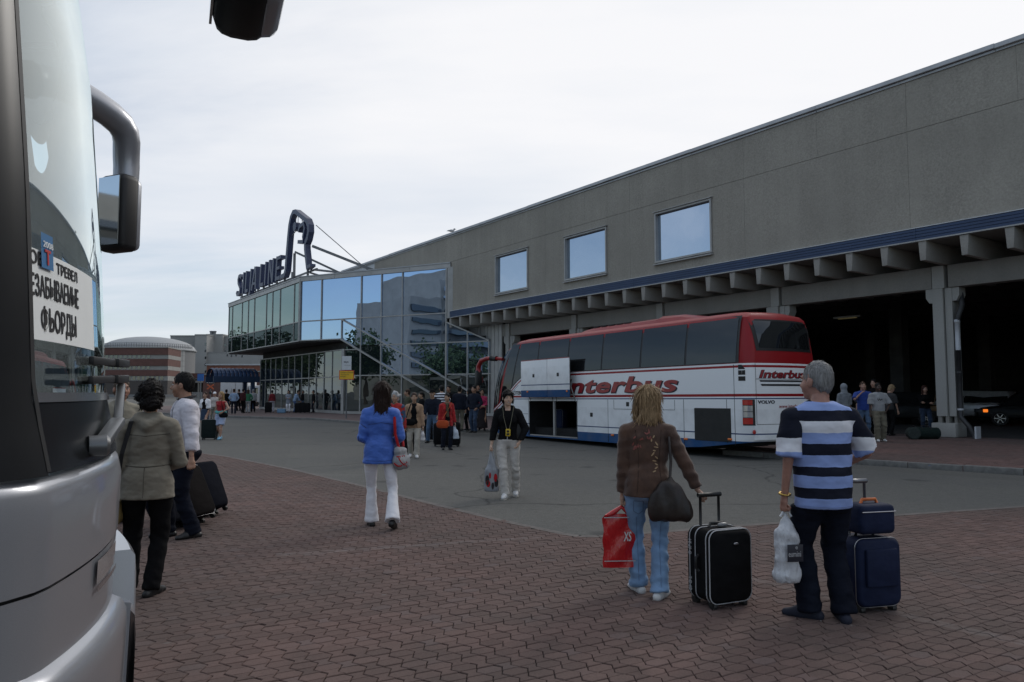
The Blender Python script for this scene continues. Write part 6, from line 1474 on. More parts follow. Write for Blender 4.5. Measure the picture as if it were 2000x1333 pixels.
for grp, m, spots in (('embroidery', M_EMR, [(-0.085 + r_.uniform(-0.035, 0.04), 1.17 + r_.uniform(-0.045, 0.05)) for _ in range(9)] + [(-0.01 + r_.uniform(-0.03, 0.03), 1.23 + r_.uniform(-0.03, 0.04)) for _ in range(6)]), ('embroidery', M_EMB, [(0.035 + r_.uniform(-0.02, 0.025), 1.22 - 0.026 * k) for k in range(11)])):
    for (x, z) in spots:
        loc, nrm, _, _ = bv.ray_cast(Vector((x, -0.6, z)), Vector((0, 1, 0)))
        if loc is None: continue
        a = r_.uniform(0, 3.14); L_, w2 = r_.uniform(0.012, 0.020), 0.0055; tx = Vector((math.cos(a), 0, math.sin(a))); tx = (tx - nrm * tx.dot(nrm)).normalized(); ty = nrm.cross(tx)
        ps = [loc + nrm * 0.003 + tx * L_ * math.cos(t) + ty * w2 * math.sin(t) for t in np.linspace(0, 2 * math.pi, 9)[:-1]]
        g = MB(); g.add(ps + [p - nrm * 0.005 for p in ps], [tuple(range(8)), tuple(range(8, 16))[::-1]] + [(i, (i + 1) % 8, 8 + (i + 1) % 8, 8 + i) for i in range(8)]); g.build('embroidered_leaf', m, jk, recalc=True)

# ---- woman walking away in the bright blue jacket
M_BLUEJ = fabric((0.055, 0.145, 0.52), 0.6, rough=0.55, name='bright blue shell', var=0.08)
pc = ground(744, 1033)
Cp = person('dark haired woman in a bright blue jacket and white flared trousers walking away', pc, 4, 1.68, female=True, wide=1.0, skin=PALE, hair=('long', (0.028, 0.014, 0.010), 0.26), head=(8, 4), h=0.015, seed=3, footyaw=(16, -6),
   pose=dict(lw=(-0.13, 0.20, 1.00), le=(-0.55, -0.9, -0.3), rw=(0.13, 0.20, 1.01), re=(0.55, -0.9, -0.3), la=(-0.125, 0.12, 0.085), ra=(0.155, -0.24, 0.150), rl=0.07, hip=-0.03, hands=('relaxed', 'relaxed')),
   wear=[('jacket', M_BLUEJ, dict(hem=0.775, sleeve=1.0, m=0.022, flare=0.03, fold=0.0035, cuff=0.056, collar=0.055)), ('trousers', M_WHT, dict(m=0.002, cuff=0.098, fold=0.0025)), ('shoes', M_SHOEB, dict())])

# ---- smiling woman in black coming towards us
M_BLKJ = fabric((0.008, 0.008, 0.009), 0.5, name='black jacket'); M_CREAM = fabric((0.50, 0.47, 0.43), 0.6, name='cream trousers', var=0.1)
pd = ground(992, 972)
Dp = person('smiling woman in a black jacket and cream trousers walking towards us with a silver bag', pd, 176, 1.60, female=True, wide=0.94, skin=(0.58, 0.38, 0.27), hair=('bob', (0.008, 0.007, 0.007)), head=(14, -3), h=0.015, seed=4, footyaw=(6, -10),
   pose=dict(rw=(0.285, 0.10, 0.755), re=(0.6, -1, 0), lw=(-0.195, 0.10, 0.90), le=(-1, -0.4, 0), ra=(0.03, 0.16, 0.085), la=(-0.115, -0.14, 0.10), hands=('relaxed', 'grip'), smile=True),
   wear=[('top', M_BLKT, dict(name='black_top', hem=0.93, sleeve=0.0, m=0.006, neck=1.405)), ('jacket', M_BLKJ, dict(hem=0.93, sleeve=0.98, m=0.024, fold=0.004, open=True, hood=True, cuff=0.05)), ('trousers', M_CREAM, dict(m=0.018, cuff=0.082, fold=0.006)), ('shoes', M_SHOEW, dict(sole=M_SOLE))])

# ---- woman in the grey parka, her back to us
M_PARKA = fabric((0.215, 0.195, 0.155), 0.6, name='stone grey parka', var=0.08)
pe = ground(281, 1166)
Ep = person('black haired woman in a stone grey hooded parka and black trousers, seen from behind', pe, 14, 1.64, female=True, wide=1.04, skin=EAST, hair=('curly', (0.010, 0.008, 0.008)), head=(6, -2), h=0.0125, seed=5, footyaw=(20, -22),
   pose=dict(rw=(0.12, 0.25, 1.03), re=(0.55, -0.8, -0.2), lw=(-0.19, 0.12, 0.86), la=(-0.13, 0.05, 0.085), ra=(0.06, -0.04, 0.085)),
   wear=[('coat', M_PARKA, dict(name='parka', hem=0.795, sleeve=0.98, m=0.026, flare=0.03, fold=0.005, hood=True, cuff=0.055)), ('trousers', M_BLKT, dict(m=0.014, cuff=0.075, fold=0.003)), ('shoes', M_SHOEB, dict())])
# drawn-in waist seam of the parka
# ---- man in the white blouson, in profile
M_WJ = fabric((0.66, 0.64, 0.69), 0.65, name='white blouson', var=0.05); M_RIB = mat('dark ribbing', (0.03, 0.03, 0.035), 0.8)
pf = ground(354, 1052)
Fp_ = person('dark haired man in a white zip blouson standing in profile beside two dark suitcases', pf, 122, 1.77, wide=1.08, skin=(0.38, 0.21, 0.14), hair=('crop', (0.010, 0.009, 0.009)), head=(-30, 0), h=0.0135, seed=6, footyaw=(10, -8),
   pose=dict(lw=(-0.37, -0.02, 0.85), le=(-1.0, -0.6, 0.2), rw=(0.24, 0.12, 0.86), la=(-0.12, -0.10, 0.085), ra=(0.10, 0.12, 0.085), hands=('grip', 'relaxed')),
   wear=[('shirt', M_NAVYT, dict(name='navy_shirt', hem=0.93, sleeve=0.0, m=0.006)), ('jacket', M_WJ, dict(hem=0.915, sleeve=0.86, m=0.032, fold=0.0035, cuff=0.052, open=True, collar=0.02)), ('trousers', M_NAVYT, dict(m=0.02, cuff=0.085, fold=0.004)), ('shoes', M_SHOEB, dict(sole=M_SHOEB))])
g = MB(); c0 = Fp_['T'](0, -0.012, 1.478); ring = [tuple((c0 + np.array([0.080 * math.cos(a), 0.080 * math.sin(a), 0.006 - 0.022 * math.sin(a)])) * Fp_['s']) for a in np.linspace(math.pi / 2 + 0.35, 2.5 * math.pi - 0.35, 22)]; g.tube(ring, 0.017, 6); g.build('striped_collar', M_RIB, Fp_['root'], smooth=True)
# ---- bearded man half hidden behind the parka
pg = Vector((-4.68, 8.9, 0))
Gp_ = person('bearded man in a beige jacket half hidden behind the woman in the parka', pg, -132, 1.73, skin=(0.36, 0.19, 0.13), hair=('short', (0.10, 0.07, 0.05)), head=(0, 0), h=0.018, seed=7,
   pose=dict(rw=(0.2, 0.2, 1.0), re=(1, -0.6, 0)), wear=[('jacket', fabric((0.26, 0.24, 0.19), 0.5, name='beige jacket'), dict(hem=0.85, m=0.024, collar=0.03, fold=0.004)), ('trousers', M_KHAK, dict(m=0.018, cuff=0.08)), ('shoes', M_SHOEB, {})])
g = MB(); 
for q in (-0.03, 0, 0.03): g.sphere((q, 0.066 - abs(q) * 0.3, -0.092), (0.026, 0.028, 0.026), 10, 6)
b_ = [tuple((Matrix.Identity(3) @ Vector(p)) * Gp_['s'] + Vector(Gp_['head'])) for p in g.v]; g.v = b_; g.build('beard', hair_mat((0.09, 0.065, 0.05)), Gp_['root'], smooth=True)

# ---- stitching that shows
M_STJ = mat('jeans stitching', (0.10, 0.15, 0.25), 0.8); jn = kid(Bp, 'trousers'); s_ = Bp['s']
for q in (-1, 1):
    x0, x1 = q * 0.045 * s_, q * 0.125 * s_; seam(jn, [(x0, 0.80 * s_), (x0, 0.71 * s_), ((x0 + x1) / 2, 0.685 * s_), (x1, 0.71 * s_), (x1, 0.80 * s_), (x0, 0.80 * s_)], M_STJ, 'pocket_seam', 0.005)
    seam(jn, [(q * 0.10 * s_, 0.66 * s_), (q * 0.085 * s_, 0.40 * s_), (q * 0.08 * s_, 0.12 * s_)], M_STJ, 'leg_seam', 0.004)
jk2 = kid(Bp, 'jacket'); M_STB = mat('brown stitching', (0.03, 0.016, 0.011), 0.8)
for x in (-0.075, 0.075): seam(jk2, [(x * 1.3, 1.27), (x, 1.05), (x * 1.25, 0.79)], M_STB, 'panel_seam', 0.004)
pk = kid(Ep, 'parka'); M_STP = mat('parka stitching', (0.10, 0.09, 0.07), 0.8); seam(pk, [(-0.15, 1.0), (0, 0.992), (0.16, 1.0)], M_STP, 'waist_seam', 0.010); seam(pk, [(0.0, 0.985), (0.0, 0.765)], M_STP, 'back_vent', 0.006); seam(pk, [(-0.16, 1.24), (0, 1.225), (0.16, 1.24)], M_STP, 'yoke_seam', 0.006)
bj = kid(Cp, 'jacket'); M_STC = mat('dark blue piping', (0.015, 0.03, 0.12), 0.6); seam(bj, [(-0.155, 1.19), (0, 1.215), (0.155, 1.19)], M_STC, 'yoke_seam', 0.005); seam(bj, [(-0.17, 0.785), (0, 0.78), (0.17, 0.785)], M_STC, 'hem_seam', 0.005)
for x0, z0, x1, z1 in ((-0.235, 1.20, -0.175, 1.155), (-0.262, 1.06, -0.262, 0.98)): seam(bj, [(x0, z0), (x1, z1)], M_STC, 'sleeve_piping', 0.008)
tn = kid(A, 'trousers')
for q in (-1, 1): seam(tn, [(q * 0.05, 0.735), (q * 0.14, 0.745)], M_BLKT, 'pocket_seam', 0.006)
po = kid(A, 'polo_shirt'); seam(po, [(-0.19, 0.795), (0, 0.79), (0.19, 0.795)], mat('hem stitching', (0.2, 0.27, 0.5), 0.8), 'hem_seam', 0.004)
# ================================================================== LUGGAGE AND BAGS
def rb(size, c, r, seg=3, M=None):     # rounded box as its own builder
    g = MB(); x, y, z = size; g.box((c[0] - x / 2, c[1] - y / 2, c[2] - z / 2), (c[0] + x / 2, c[1] + y / 2, c[2] + z / 2), M=M); return g
M_CASEB = fabric((0.008, 0.008, 0.009), 0.25, 0.75, 0.05, name='black nylon'); M_CASEN = fabric((0.010, 0.016, 0.045), 0.25, 0.75, 0.08, name='navy nylon')
M_CASED = fabric((0.005, 0.006, 0.011), 0.2, 0.9, 0.0, name='midnight nylon')
M_PIPEW = mat('pale piping', (0.45, 0.45, 0.46), 0.45, var=0.05); M_WHEEL = mat('black castor', (0.015, 0.015, 0.015), 0.5); M_HANDLE = mat('grey handle tube', (0.22, 0.22, 0.23), 0.35, 0.6); M_ORNG = mat('orange trim', (0.55, 0.13, 0.025), 0.6)
M_ZIP = mat('zip metal', (0.4, 0.4, 0.42), 0.3, 0.9)
def case_panel(w, h, r, y, n=5):      # rounded rectangle in x,z at depth y, origin at bottom centre
    P = []
    for cx, cz, a0 in ((w / 2 - r, h - r, 0), (-w / 2 + r, h - r, 90), (-w / 2 + r, r, 180), (w / 2 - r, r, 270)):
        for k in range(n + 1): a = R(a0 + 90 * k / n); P.append((cx + r * math.cos(a), y, cz + r * math.sin(a)))
    return P
def suitcase(label, pos, yaw, w=0.42, d=0.24, h=0.62, m=None, z=0.0, handle=0.0, tilt=0.0, group=None, trim=None, wheels=True, grip=0.30, name='suitcase', hm=None, hh=None):
    """stands on its castors, front panel towards local -Y"""
    root = thing(name, label, 'suitcase', (pos[0], pos[1], z), R(yaw), group); m = m or M_CASEB
    if tilt: root.rotation_euler = (R(tilt), 0, R(yaw)); root.location.z += d / 2 * math.sin(abs(R(tilt))) * 0.8
    zb = 0.055 if wheels else 0.0; r = min(0.075, w * 0.18)
    secs = [(-d / 2 - 0.012, 0.86, 0.9), (-d / 2, 0.95, 0.97), (-d / 2 + 0.018, 1.0, 1.0), (d / 2 - 0.012, 1.0, 1.0), (d / 2, 0.96, 0.98)]
    g = MB(); rows = [[(x * fx, y, zb + h * (1 - fz) / 2 + zz * fz) for x, y, zz in case_panel(w, h, r, yy)] for yy, fx, fz in secs for y in (yy,)]
    g.grid(rows, close=True); n = len(rows[0]); g.f.append(tuple(range(n))); g.mi.append(0); g.f.append(tuple(range(4 * n, 5 * n))[::-1]); g.mi.append(0)
    g.build('shell', m, root, smooth=True, recalc=True, auto=R(50))
    for y in ([-d / 2 + 0.012, -d / 2 + 0.05] if trim == 'piping' else [-d / 2 + 0.02]):
        P = case_panel(w + 0.006, h + 0.006, r, y); P = [(x, y_, zz + zb - 0.003) for x, y_, zz in P]; g = MB(); g.tube(P + P[:1], 0.0045 if trim == 'piping' else 0.003, 5, cap=False); g.build('piping', M_PIPEW if trim == 'piping' else M_ZIP if trim else m, root, smooth=True)
    g = MB(); g.tube([(-0.075, 0.02, zb + h), (-0.06, 0.02, zb + h + 0.03), (0.06, 0.02, zb + h + 0.03), (0.075, 0.02, zb + h)], 0.011, 6); g.build('carry_handle', M_WHEEL, root, smooth=True)
    g = MB(); g.tube([(-w / 2, 0, zb + h * 0.42), (-w / 2 - 0.026, 0, zb + h * 0.46), (-w / 2 - 0.026, 0, zb + h * 0.60), (-w / 2, 0, zb + h * 0.64)], 0.011, 6); g.build('side_handle', M_WHEEL, root, smooth=True)
    if wheels:
        for x in (-w / 2 + 0.05, w / 2 - 0.05):
            for y in (-d / 2 + 0.045, d / 2 - 0.035):
                g = MB(); g.lathe([(0.01, x - 0.017), (0.030, x - 0.016), (0.032, x), (0.030, x + 0.016), (0.01, x + 0.017)], 12, (0, y, 0.032), 'x'); g.box((x - 0.024, y - 0.02, 0.035), (x + 0.024, y + 0.025, zb + 0.02)); g.build('castor', M_WHEEL, root)
    if handle:
        hx = hh or 0.085; g = MB()
        for x in (-hx, hx): g.tube([(x, d / 2 - 0.035, zb + h - 0.02), (x, d / 2 - 0.035, zb + h + handle)], 0.0105, 8)
        g.tube([(-hx - 0.02, d / 2 - 0.035, zb + h + handle), (hx + 0.02, d / 2 - 0.035, zb + h + handle)], 0.017, 8); g.build('pull_handle', hm or M_WHEEL, root, smooth=True)
    return root
# black trolley with white piping beside the blonde woman
hb_ = wpt(Bp, Bp['hands'][1]); ps = Vector((hb_.x + 0.03 + 0.10 * math.sin(R(24)), hb_.y - 0.02 - 0.10 * math.cos(R(24)), 0))
T1 = suitcase('black trolley case with double white piping and a lettered side strap', ps, 24, 0.37, 0.27, 0.51, M_CASEB, handle=0.225, trim='piping')
g = MB(); zb = 0.055; P = None
M_STRAP = NB('strap with pale characters'); v = M_STRAP.coords('Object'); M_STRAP.set(Base_Color=(0.02, 0.02, 0.021), Roughness=0.6); M_STRAP = M_STRAP.m
for y in (0.035, 0.10):
    P = [(x, y_, zz + zb - 0.002) for x, y_, zz in case_panel(0.376, 0.516, 0.067, y)]; g = MB(); g.tube(P + P[:1], 0.004, 5, cap=False); g.build('piping', M_PIPEW, T1, smooth=True)
for (txt, z0) in (('O 67 24', 0.31), ('C9 O L', 0.05)):
    lettering('strap_lettering', txt, M_PIPEW, T1, frame((-0.1865, 0.085, zb + z0), (0, 0, 1), (-1, 0, 0)), size=0.045, depth=0.002, xscale=0.75, bold=0.001)
g = MB(); g.sphere((0.03, -0.151, zb + 0.415), (0.024, 0.008, 0.010), 12, 6); g.build('badge', M_ZIP, T1, smooth=True)
g = MB(); g.sphere((0.02, -0.02, zb + 0.53), (0.05, 0.022, 0.018), 10, 6); g.build('handle_wrap', mat('creased grey film', (0.2, 0.2, 0.2), 0.3), T1, smooth=True)
# navy case with a small bag on top, behind the striped man
pn = ground(1703, 1196)
T2 = suitcase('navy upright trolley case with an orange side handle, behind the striped polo man', (pn.x, pn.y + 0.05), 14, 0.36, 0.25, 0.47, M_CASEN, handle=0.38, hm=M_HANDLE, hh=0.07, trim='zip')
g = MB(); g.box((-0.13, -0.165, 0.20), (0.13, -0.130, 0.46)); g.build('front_pocket', M_CASEN, T2, bevel=0.015, recalc=True)
g = MB(); g.tube([(0.182, -0.03, 0.24), (0.197, -0.03, 0.27), (0.197, -0.03, 0.36), (0.182, -0.03, 0.39)], 0.011, 6); g.build('side_grip', M_ORNG, T2, smooth=True)
for x in (-0.17, 0.17):
    g = MB(); g.lathe([(0.01, x - 0.02), (0.045, x - 0.02), (0.05, x - 0.008), (0.05, x + 0.008), (0.045, x + 0.02), (0.01, x + 0.022)], 16, (0, 0.09, 0.05), 'x'); g.build('wheel', M_WHEEL, T2, smooth=True, auto=R(40))
    g = MB(); g.lathe([(0.005, x - 0.024), (0.030, x - 0.024), (0.030, x + 0.026), (0.005, x + 0.026)], 14, (0, 0.09, 0.05), 'x'); g.build('hub', M_PIPEW, T2)
tb = thing('travel_bag', 'small navy vanity bag with an orange carry handle on top of the navy trolley case', 'bag', (pn.x + 0.0, pn.y + 0.04, 0.555), R(14))
g = MB(); g.box((-0.15, -0.13, 0), (0.15, 0.085, 0.21)); g.build('bag_shell', M_CASEN, tb, bevel=0.04, bseg=3, recalc=True)
g = MB(); g.tube([(-0.07, -0.03, 0.20), (-0.055, -0.03, 0.235), (0.055, -0.03, 0.235), (0.07, -0.03, 0.20)], 0.012, 6); g.build('handle', M_ORNG, tb, smooth=True)
g = MB(); g.tube([(-0.135, -0.131, 0.16), (0.135, -0.131, 0.16)], 0.004, 5); g.tube([(0.151, -0.12, 0.16), (0.151, 0.07, 0.16)], 0.004, 5); g.build('zip', M_ZIP, tb)
# cases held by the man in the white blouson
c1 = ground(384, 1030)
tc1 = suitcase('large dark brown suitcase leaning at the side of the man in white', (c1.x + 0.02, c1.y + 0.02), 72, 0.42, 0.25, 0.62, fabric((0.007, 0.0055, 0.0055), 0.2, 0.9, 0.0, name='brown black nylon'), tilt=-27, trim='zip')
c2 = ground(352, 1034)
tc2 = suitcase('dark navy suitcase nearest the legs of the man in white', (c2.x + 0.02, c2.y - 0.16), 80, 0.36, 0.22, 0.56, M_CASED, tilt=-30)
c3 = ground(398, 1020)
tc3 = suitcase('navy blue suitcase behind the dark brown one of the man in white', (c3.x - 0.02, c3.y + 0.34), 70, 0.38, 0.24, 0.60, M_CASED, tilt=-24)
# plastic and cloth bags
def film(name, col, rough=0.3, tr=0.0, bumps=0.8):
    b = NB(name); v = b.coords('Object'); n = b.noise(v, 14, 3); n2 = b.noise(b.coords('Object', (1, 1, 0.35)), 30, 3)
    b.set(Base_Color=b.ramp(n, [(0.3, tuple(c * 0.9 for c in col)), (0.7, col)]), Roughness=rough, Coat_Weight=0.3)
    if tr: b.set(Transmission_Weight=tr)
    b.bump(n2, bumps, 0.02); return b.m
def carrier(label, hand, w, d, h, m, yaw=0, neck=0.10, cat='bag', name='carrier_bag', seed=1, bulge=1.0, tip=0.0, loops=True):
    """bag hanging from a point in a hand"""
    root = thing(name, label, cat, hand, R(yaw)); pr = []
    pr.append(_cap((0, 0, -neck - h * 0.30), (tip, 0, -neck - h * 0.85), w * 0.44, w * 0.47 * bulge, (1, w / d, 1))); pr.append(_cap((-w * 0.28, 0, -neck - h * 0.97 + 0.03), (w * 0.28, 0, -neck - h * 0.97 + 0.03), d * 0.36, d * 0.36)); pr.append(_cap((0, 0, -0.02), (0, 0, -neck - h * 0.25), 0.018, w * 0.38, (1, w / d * 0.9, 1)))
    VQ = field_mesh(pr, 0.011, 0.03, [((0, 0, -neck - h), (0, 0, -1))], folds(0.010, seed, 16, 30)); put('bag_film', VQ, m, root)
    if loops:
        g = MB(); g.tube([(-w * 0.2, 0, -neck * 0.9), (-0.02, 0, -0.01), (0, 0, 0.012), (0.02, 0, -0.01), (w * 0.2, 0, -neck * 0.9)], 0.008, 6); g.build('bag_handle', m, root, smooth=True)
    return root
# flat boutique bag in the blonde woman's left hand
hb = wpt(Bp, Bp['hands'][0]); M_REDF = film('red glossy film', (0.52, 0.010, 0.014), 0.22, 0, 0.5)
rbag = thing('carrier_bag', 'glossy red boutique carrier bag with white XS style lettering held by the blonde woman', 'bag', (hb.x - 0.03, hb.y, hb.z), R(4))
g = MB(); rows = []
for k in range(13):
    z = -0.06 - 0.405 * k / 12; wx = 0.125 + 0.006 * math.sin(k * 1.3) + (-0.02 if k == 0 else 0); row = []
    for j in range(13):
        s = j / 12; x = -wx + 2 * wx * s - 0.02; y = -0.028 * math.sin(math.pi * s) * (0.5 + 0.5 * k / 12) + 0.006 * math.sin(7 * s + k * 0.9); row.append((x, y, z))
    rows.append(row)
back = [[(x, 0.03 * math.sin(math.pi * j / 12) * (0.4 + 0.5 * k / 12), z) for j, (x, y, z) in enumerate(r)] for k, r in enumerate(rows)]
g.grid(rows); g.grid(back); g.grid([[a, b_] for a, b_ in zip(rows[-1], back[-1])]); g.build('bag_film', M_REDF, rbag, smooth=True, recalc=True, auto=R(60))
g = MB(); g.tube([(-0.125, -0.005, -0.075), (-0.06, -0.01, -0.045), (0.0, 0, -0.005), (0.05, -0.01, -0.045), (0.075, -0.005, -0.075)], [0.012, 0.022, 0.016, 0.02, 0.01], 8); g.build('bag_handle', M_REDF, rbag, smooth=True)
for z in (-0.085, -0.415): g = MB(); g.box((-0.142, -0.034, z), (0.10, -0.030, z + 0.006)); g.build('white_line', M_PIPEW, rbag)
lettering('bag_lettering', 'XS', mat('white print', (0.7, 0.7, 0.7), 0.4), rbag, frame((0.01, -0.036, -0.26), (1, 0, 0), (0, -1, 0)), size=0.10, depth=0.002, xscale=0.5, bold=0.001, shear=0.1)
# white bag in the striped man's left hand
ha = wpt(A, A['hands'][0]); M_WFILM = film('white plastic film', (0.62, 0.63, 0.66), 0.35, 0.0, 1.0)
wbag = carrier('white plastic carrier bag with a black euro sign label in the striped man\'s left hand', (ha.x - 0.01, ha.y, ha.z), 0.20, 0.13, 0.44, M_WFILM, 8, 0.045, seed=3)
g = MB(); g.box((-0.035, -0.0785, -0.33), (0.078, -0.074, -0.215)); g.build('black_label', M_NAVYL, wbag, bevel=0.003)
lettering('bag_lettering', 'eumini', M_PIPEW, wbag, frame((-0.03, -0.080, -0.295), (1, 0, 0), (0, -1, 0)), size=0.055, depth=0.002, xscale=0.62); lettering('bag_lettering', 'e', M_PIPEW, wbag, frame((0.02, -0.080, -0.245), (1, 0, 0), (0, -1, 0)), size=0.04, depth=0.002)
# handbag of the blonde woman: slung at her right hip
M_LEATH = mat('dark brown leather', (0.022, 0.014, 0.011), 0.45, var=0.3, scale=14, bump=0.3, bscale=30)
hp = wpt(Bp, np.array([0.16, -0.17, 0.86]) * Bp['s']); hbag = thing('handbag', 'dark brown slouchy leather handbag slung at the blonde woman\'s right hip', 'handbag', hp, R(-12))
VQ = field_mesh([_cap((-0.115, 0, -0.155), (0.125, 0, -0.150), 0.040, 0.040, (1, 0.9, 1)), _cap((-0.105, 0, -0.09), (0.10, 0, -0.085), 0.058, 0.056, (1, 1.1, 1)), _cap((-0.085, 0, -0.02), (0.065, 0, -0.01), 0.060, 0.056, (1, 1.25, 1)), _cap((-0.05, 0, 0.04), (0.03, 0.0, 0.05), 0.048, 0.044, (1, 1.3, 1)), _cap((-0.015, 0, 0.07), (0.0, 0.02, 0.125), 0.036, 0.016, (1, 1.3, 1))], 0.010, 0.07, (), folds(0.006, 5, 14, 34)); put('bag_body', VQ, M_LEATH, hbag)
sp_ = [(0.0, 0.03, 0.10), (0.01, 0.035, 0.25), (0.0, 0.07, 0.40), (-0.005, 0.13, 0.485), (0.0, 0.20, 0.47), (0.01, 0.24, 0.36)]
g = MB(); g.tube(sp_, 0.012, 6); g.build('shoulder_strap', M_LEATH, hbag, smooth=True)
# shoulder bag of the woman in blue
cp = wpt(Cp, np.array([0.235, 0.0, 0.86]) * Cp['s']); sbag = thing('shoulder_bag', 'grey canvas shoulder bag with red anchor print on the woman in blue', 'bag', cp, R(-6))
M_CANV = mat('grey canvas', (0.27, 0.28, 0.30), 0.8, var=0.15, scale=14); M_REDC = fabric((0.42, 0.014, 0.020), 0.3, name='red webbing')
VQ = field_mesh([_cap((-0.03, -0.06, -0.06), (0.02, 0.12, -0.06), 0.085, 0.075, (1.4, 1, 1)), _cap((-0.03, -0.07, 0.06), (0.0, 0.1, 0.05), 0.055, 0.05, (1.2, 1, 1)), _cap((-0.02, -0.03, -0.10), (0.02, 0.1, -0.11), 0.06, 0.05, (1.2, 1, 1))], 0.012, 0.04, (), folds(0.005, 6)); put('bag_body', VQ, M_CANV, sbag)
g = MB(); g.tube([(-0.02, -0.05, 0.10), (-0.05, -0.105, 0.26), (-0.06, -0.10, 0.42), (-0.075, -0.03, 0.525), (-0.06, 0.06, 0.50), (-0.04, 0.12, 0.38), (-0.01, 0.11, 0.10)], 0.017, 6); g.build('shoulder_strap', M_REDC, sbag, smooth=True)
bvs = BVHTree.FromPolygons([Vector(p) for p in VQ[0]], [tuple(int(i) for i in q) for q in VQ[1]]); g = MB()
for (x, z) in [(0.0 + 0.006 * k, -0.02 - 0.012 * k) for k in range(9)] + [(-0.045 + 0.011 * k, -0.075 - 0.03 * math.sin(math.pi * k / 9)) for k in range(10)] + [(-0.02 + 0.012 * k, 0.0) for k in range(5)]:
    loc, nrm, _, _ = bvs.ray_cast(Vector((x, -0.5, z)), Vector((0, 1, 0)))
    if loc is not None: g.sphere(loc, (0.011, 0.005, 0.011), 8, 4)
g.build('anchor_print', M_REDC, sbag, smooth=True)
# silver carrier of the woman in black
hd = wpt(Dp, Dp['hands'][1]); M_SFILM = film('silver film', (0.30, 0.31, 0.33), 0.25, 0, 0.9)
dbag = carrier('silver grey carrier bag with dark red patterns swinging from the smiling woman\'s hand', hd, 0.24, 0.12, 0.42, M_SFILM, -4, 0.17, seed=5)
bvd = None; fo = [x for x in COL.objects if x.parent == dbag and x.name.startswith('bag_film')][0].data; bvd = BVHTree.FromPolygons([v.co[:] for v in fo.vertices], [p.vertices[:] for p in fo.polygons])
for (x, z, rx, rz, m) in [(-0.06, -0.42, 0.03, 0.075, M_BLACK), (-0.045, -0.47, 0.03, 0.05, M_REDC), (0.06, -0.38, 0.025, 0.06, M_REDC), (0.07, -0.46, 0.025, 0.06, M_BLACK), (-0.02, -0.35, 0.014, 0.045, M_REDC), (0.02, -0.5, 0.02, 0.05, M_BLACK)]:
    g = MB(); ps_ = []
    for t in np.linspace(0, 2 * math.pi, 15)[:-1]:
        loc, nrm, _, _ = bvd.ray_cast(Vector((x + rx * math.cos(t), -0.6, z + rz * math.sin(t))), Vector((0, 1, 0)))
        if loc is not None: ps_.append(loc + nrm * 0.006)
    if len(ps_) > 5: g.add(ps_, [tuple(range(len(ps_)))]); g.build('printed_pattern', m, dbag, recalc=True)
# yellow camera pouch on a cord
M_YEL = mat('yellow plastic', (0.60, 0.42, 0.03), 0.4, var=0.08)
pcam = wpt(Dp, np.array([-0.015, 0.170, 1.06]) * Dp['s']); cam_o = thing('camera_pouch', 'small yellow camera pouch hanging on a cord at the smiling woman\'s waist', 'camera', pcam, R(176))
g = MB(); g.box((-0.036, -0.018, -0.055), (0.036, 0.022, 0.055)); g.build('pouch', M_YEL, cam_o, bevel=0.014, recalc=True)
g = MB(); g.lathe([(0.004, 0.022), (0.018, 0.022), (0.018, 0.03), (0.004, 0.03)], 12, (0.0, 0, 0.02), 'y'); g.build('lens', M_BLACK, cam_o)
g = MB(); g.box((-0.02, 0.022, -0.035), (0.02, 0.026, -0.01)); g.build('printed_mark', M_NAVYL, cam_o)
g = MB(); g.tube([(-0.02, 0, 0.05), (-0.055, -0.02, 0.22), (-0.075, -0.085, 0.355), (-0.07, -0.15, 0.40)], 0.0035, 5); g.tube([(0.02, 0, 0.05), (0.065, -0.02, 0.22), (0.085, -0.085, 0.355), (0.08, -0.15, 0.40)], 0.0035, 5); g.build('neck_cord', mat('olive cord', (0.16, 0.15, 0.10), 0.7), cam_o, smooth=True)
g = MB(); g.tube([(0.01, 0, -0.055), (0.012, 0, -0.10)], 0.005, 6); g.build('tag', M_PIPEW, cam_o)
# mustard bag and strap of the parka woman
pm = wpt(Ep, np.array([-0.235, 0.02, 0.72]) * Ep['s']); mb_ = thing('shoulder_bag', 'mustard cloth bag on a black strap beside the woman in the parka', 'bag', pm, R(14))
VQ = field_mesh([_cap((0, -0.06, 0.0), (0, 0.1, 0.0), 0.07, 0.065, (1.5, 1, 1)), _cap((0, -0.06, -0.06), (0, 0.1, -0.06), 0.075, 0.07, (1.4, 1, 1))], 0.012, 0.03, (), folds(0.005, 8)); put('bag_body', VQ, mat('mustard cloth', (0.20, 0.14, 0.045), 0.8, var=0.2), mb_)
g = MB(); g.bar((0.0, -0.06, 0.06), (0.055, -0.12, 0.42), 0.03, 0.006, up=(0, -1, 0)); g.bar((0.055, -0.12, 0.42), (0.11, -0.11, 0.66), 0.03, 0.006, up=(0, -1, 0)); g.bar((0.11, -0.11, 0.66), (0.125, 0.0, 0.715), 0.03, 0.006, up=(0, -0.4, 1)); g.build('shoulder_strap', M_BLACK, mb_)
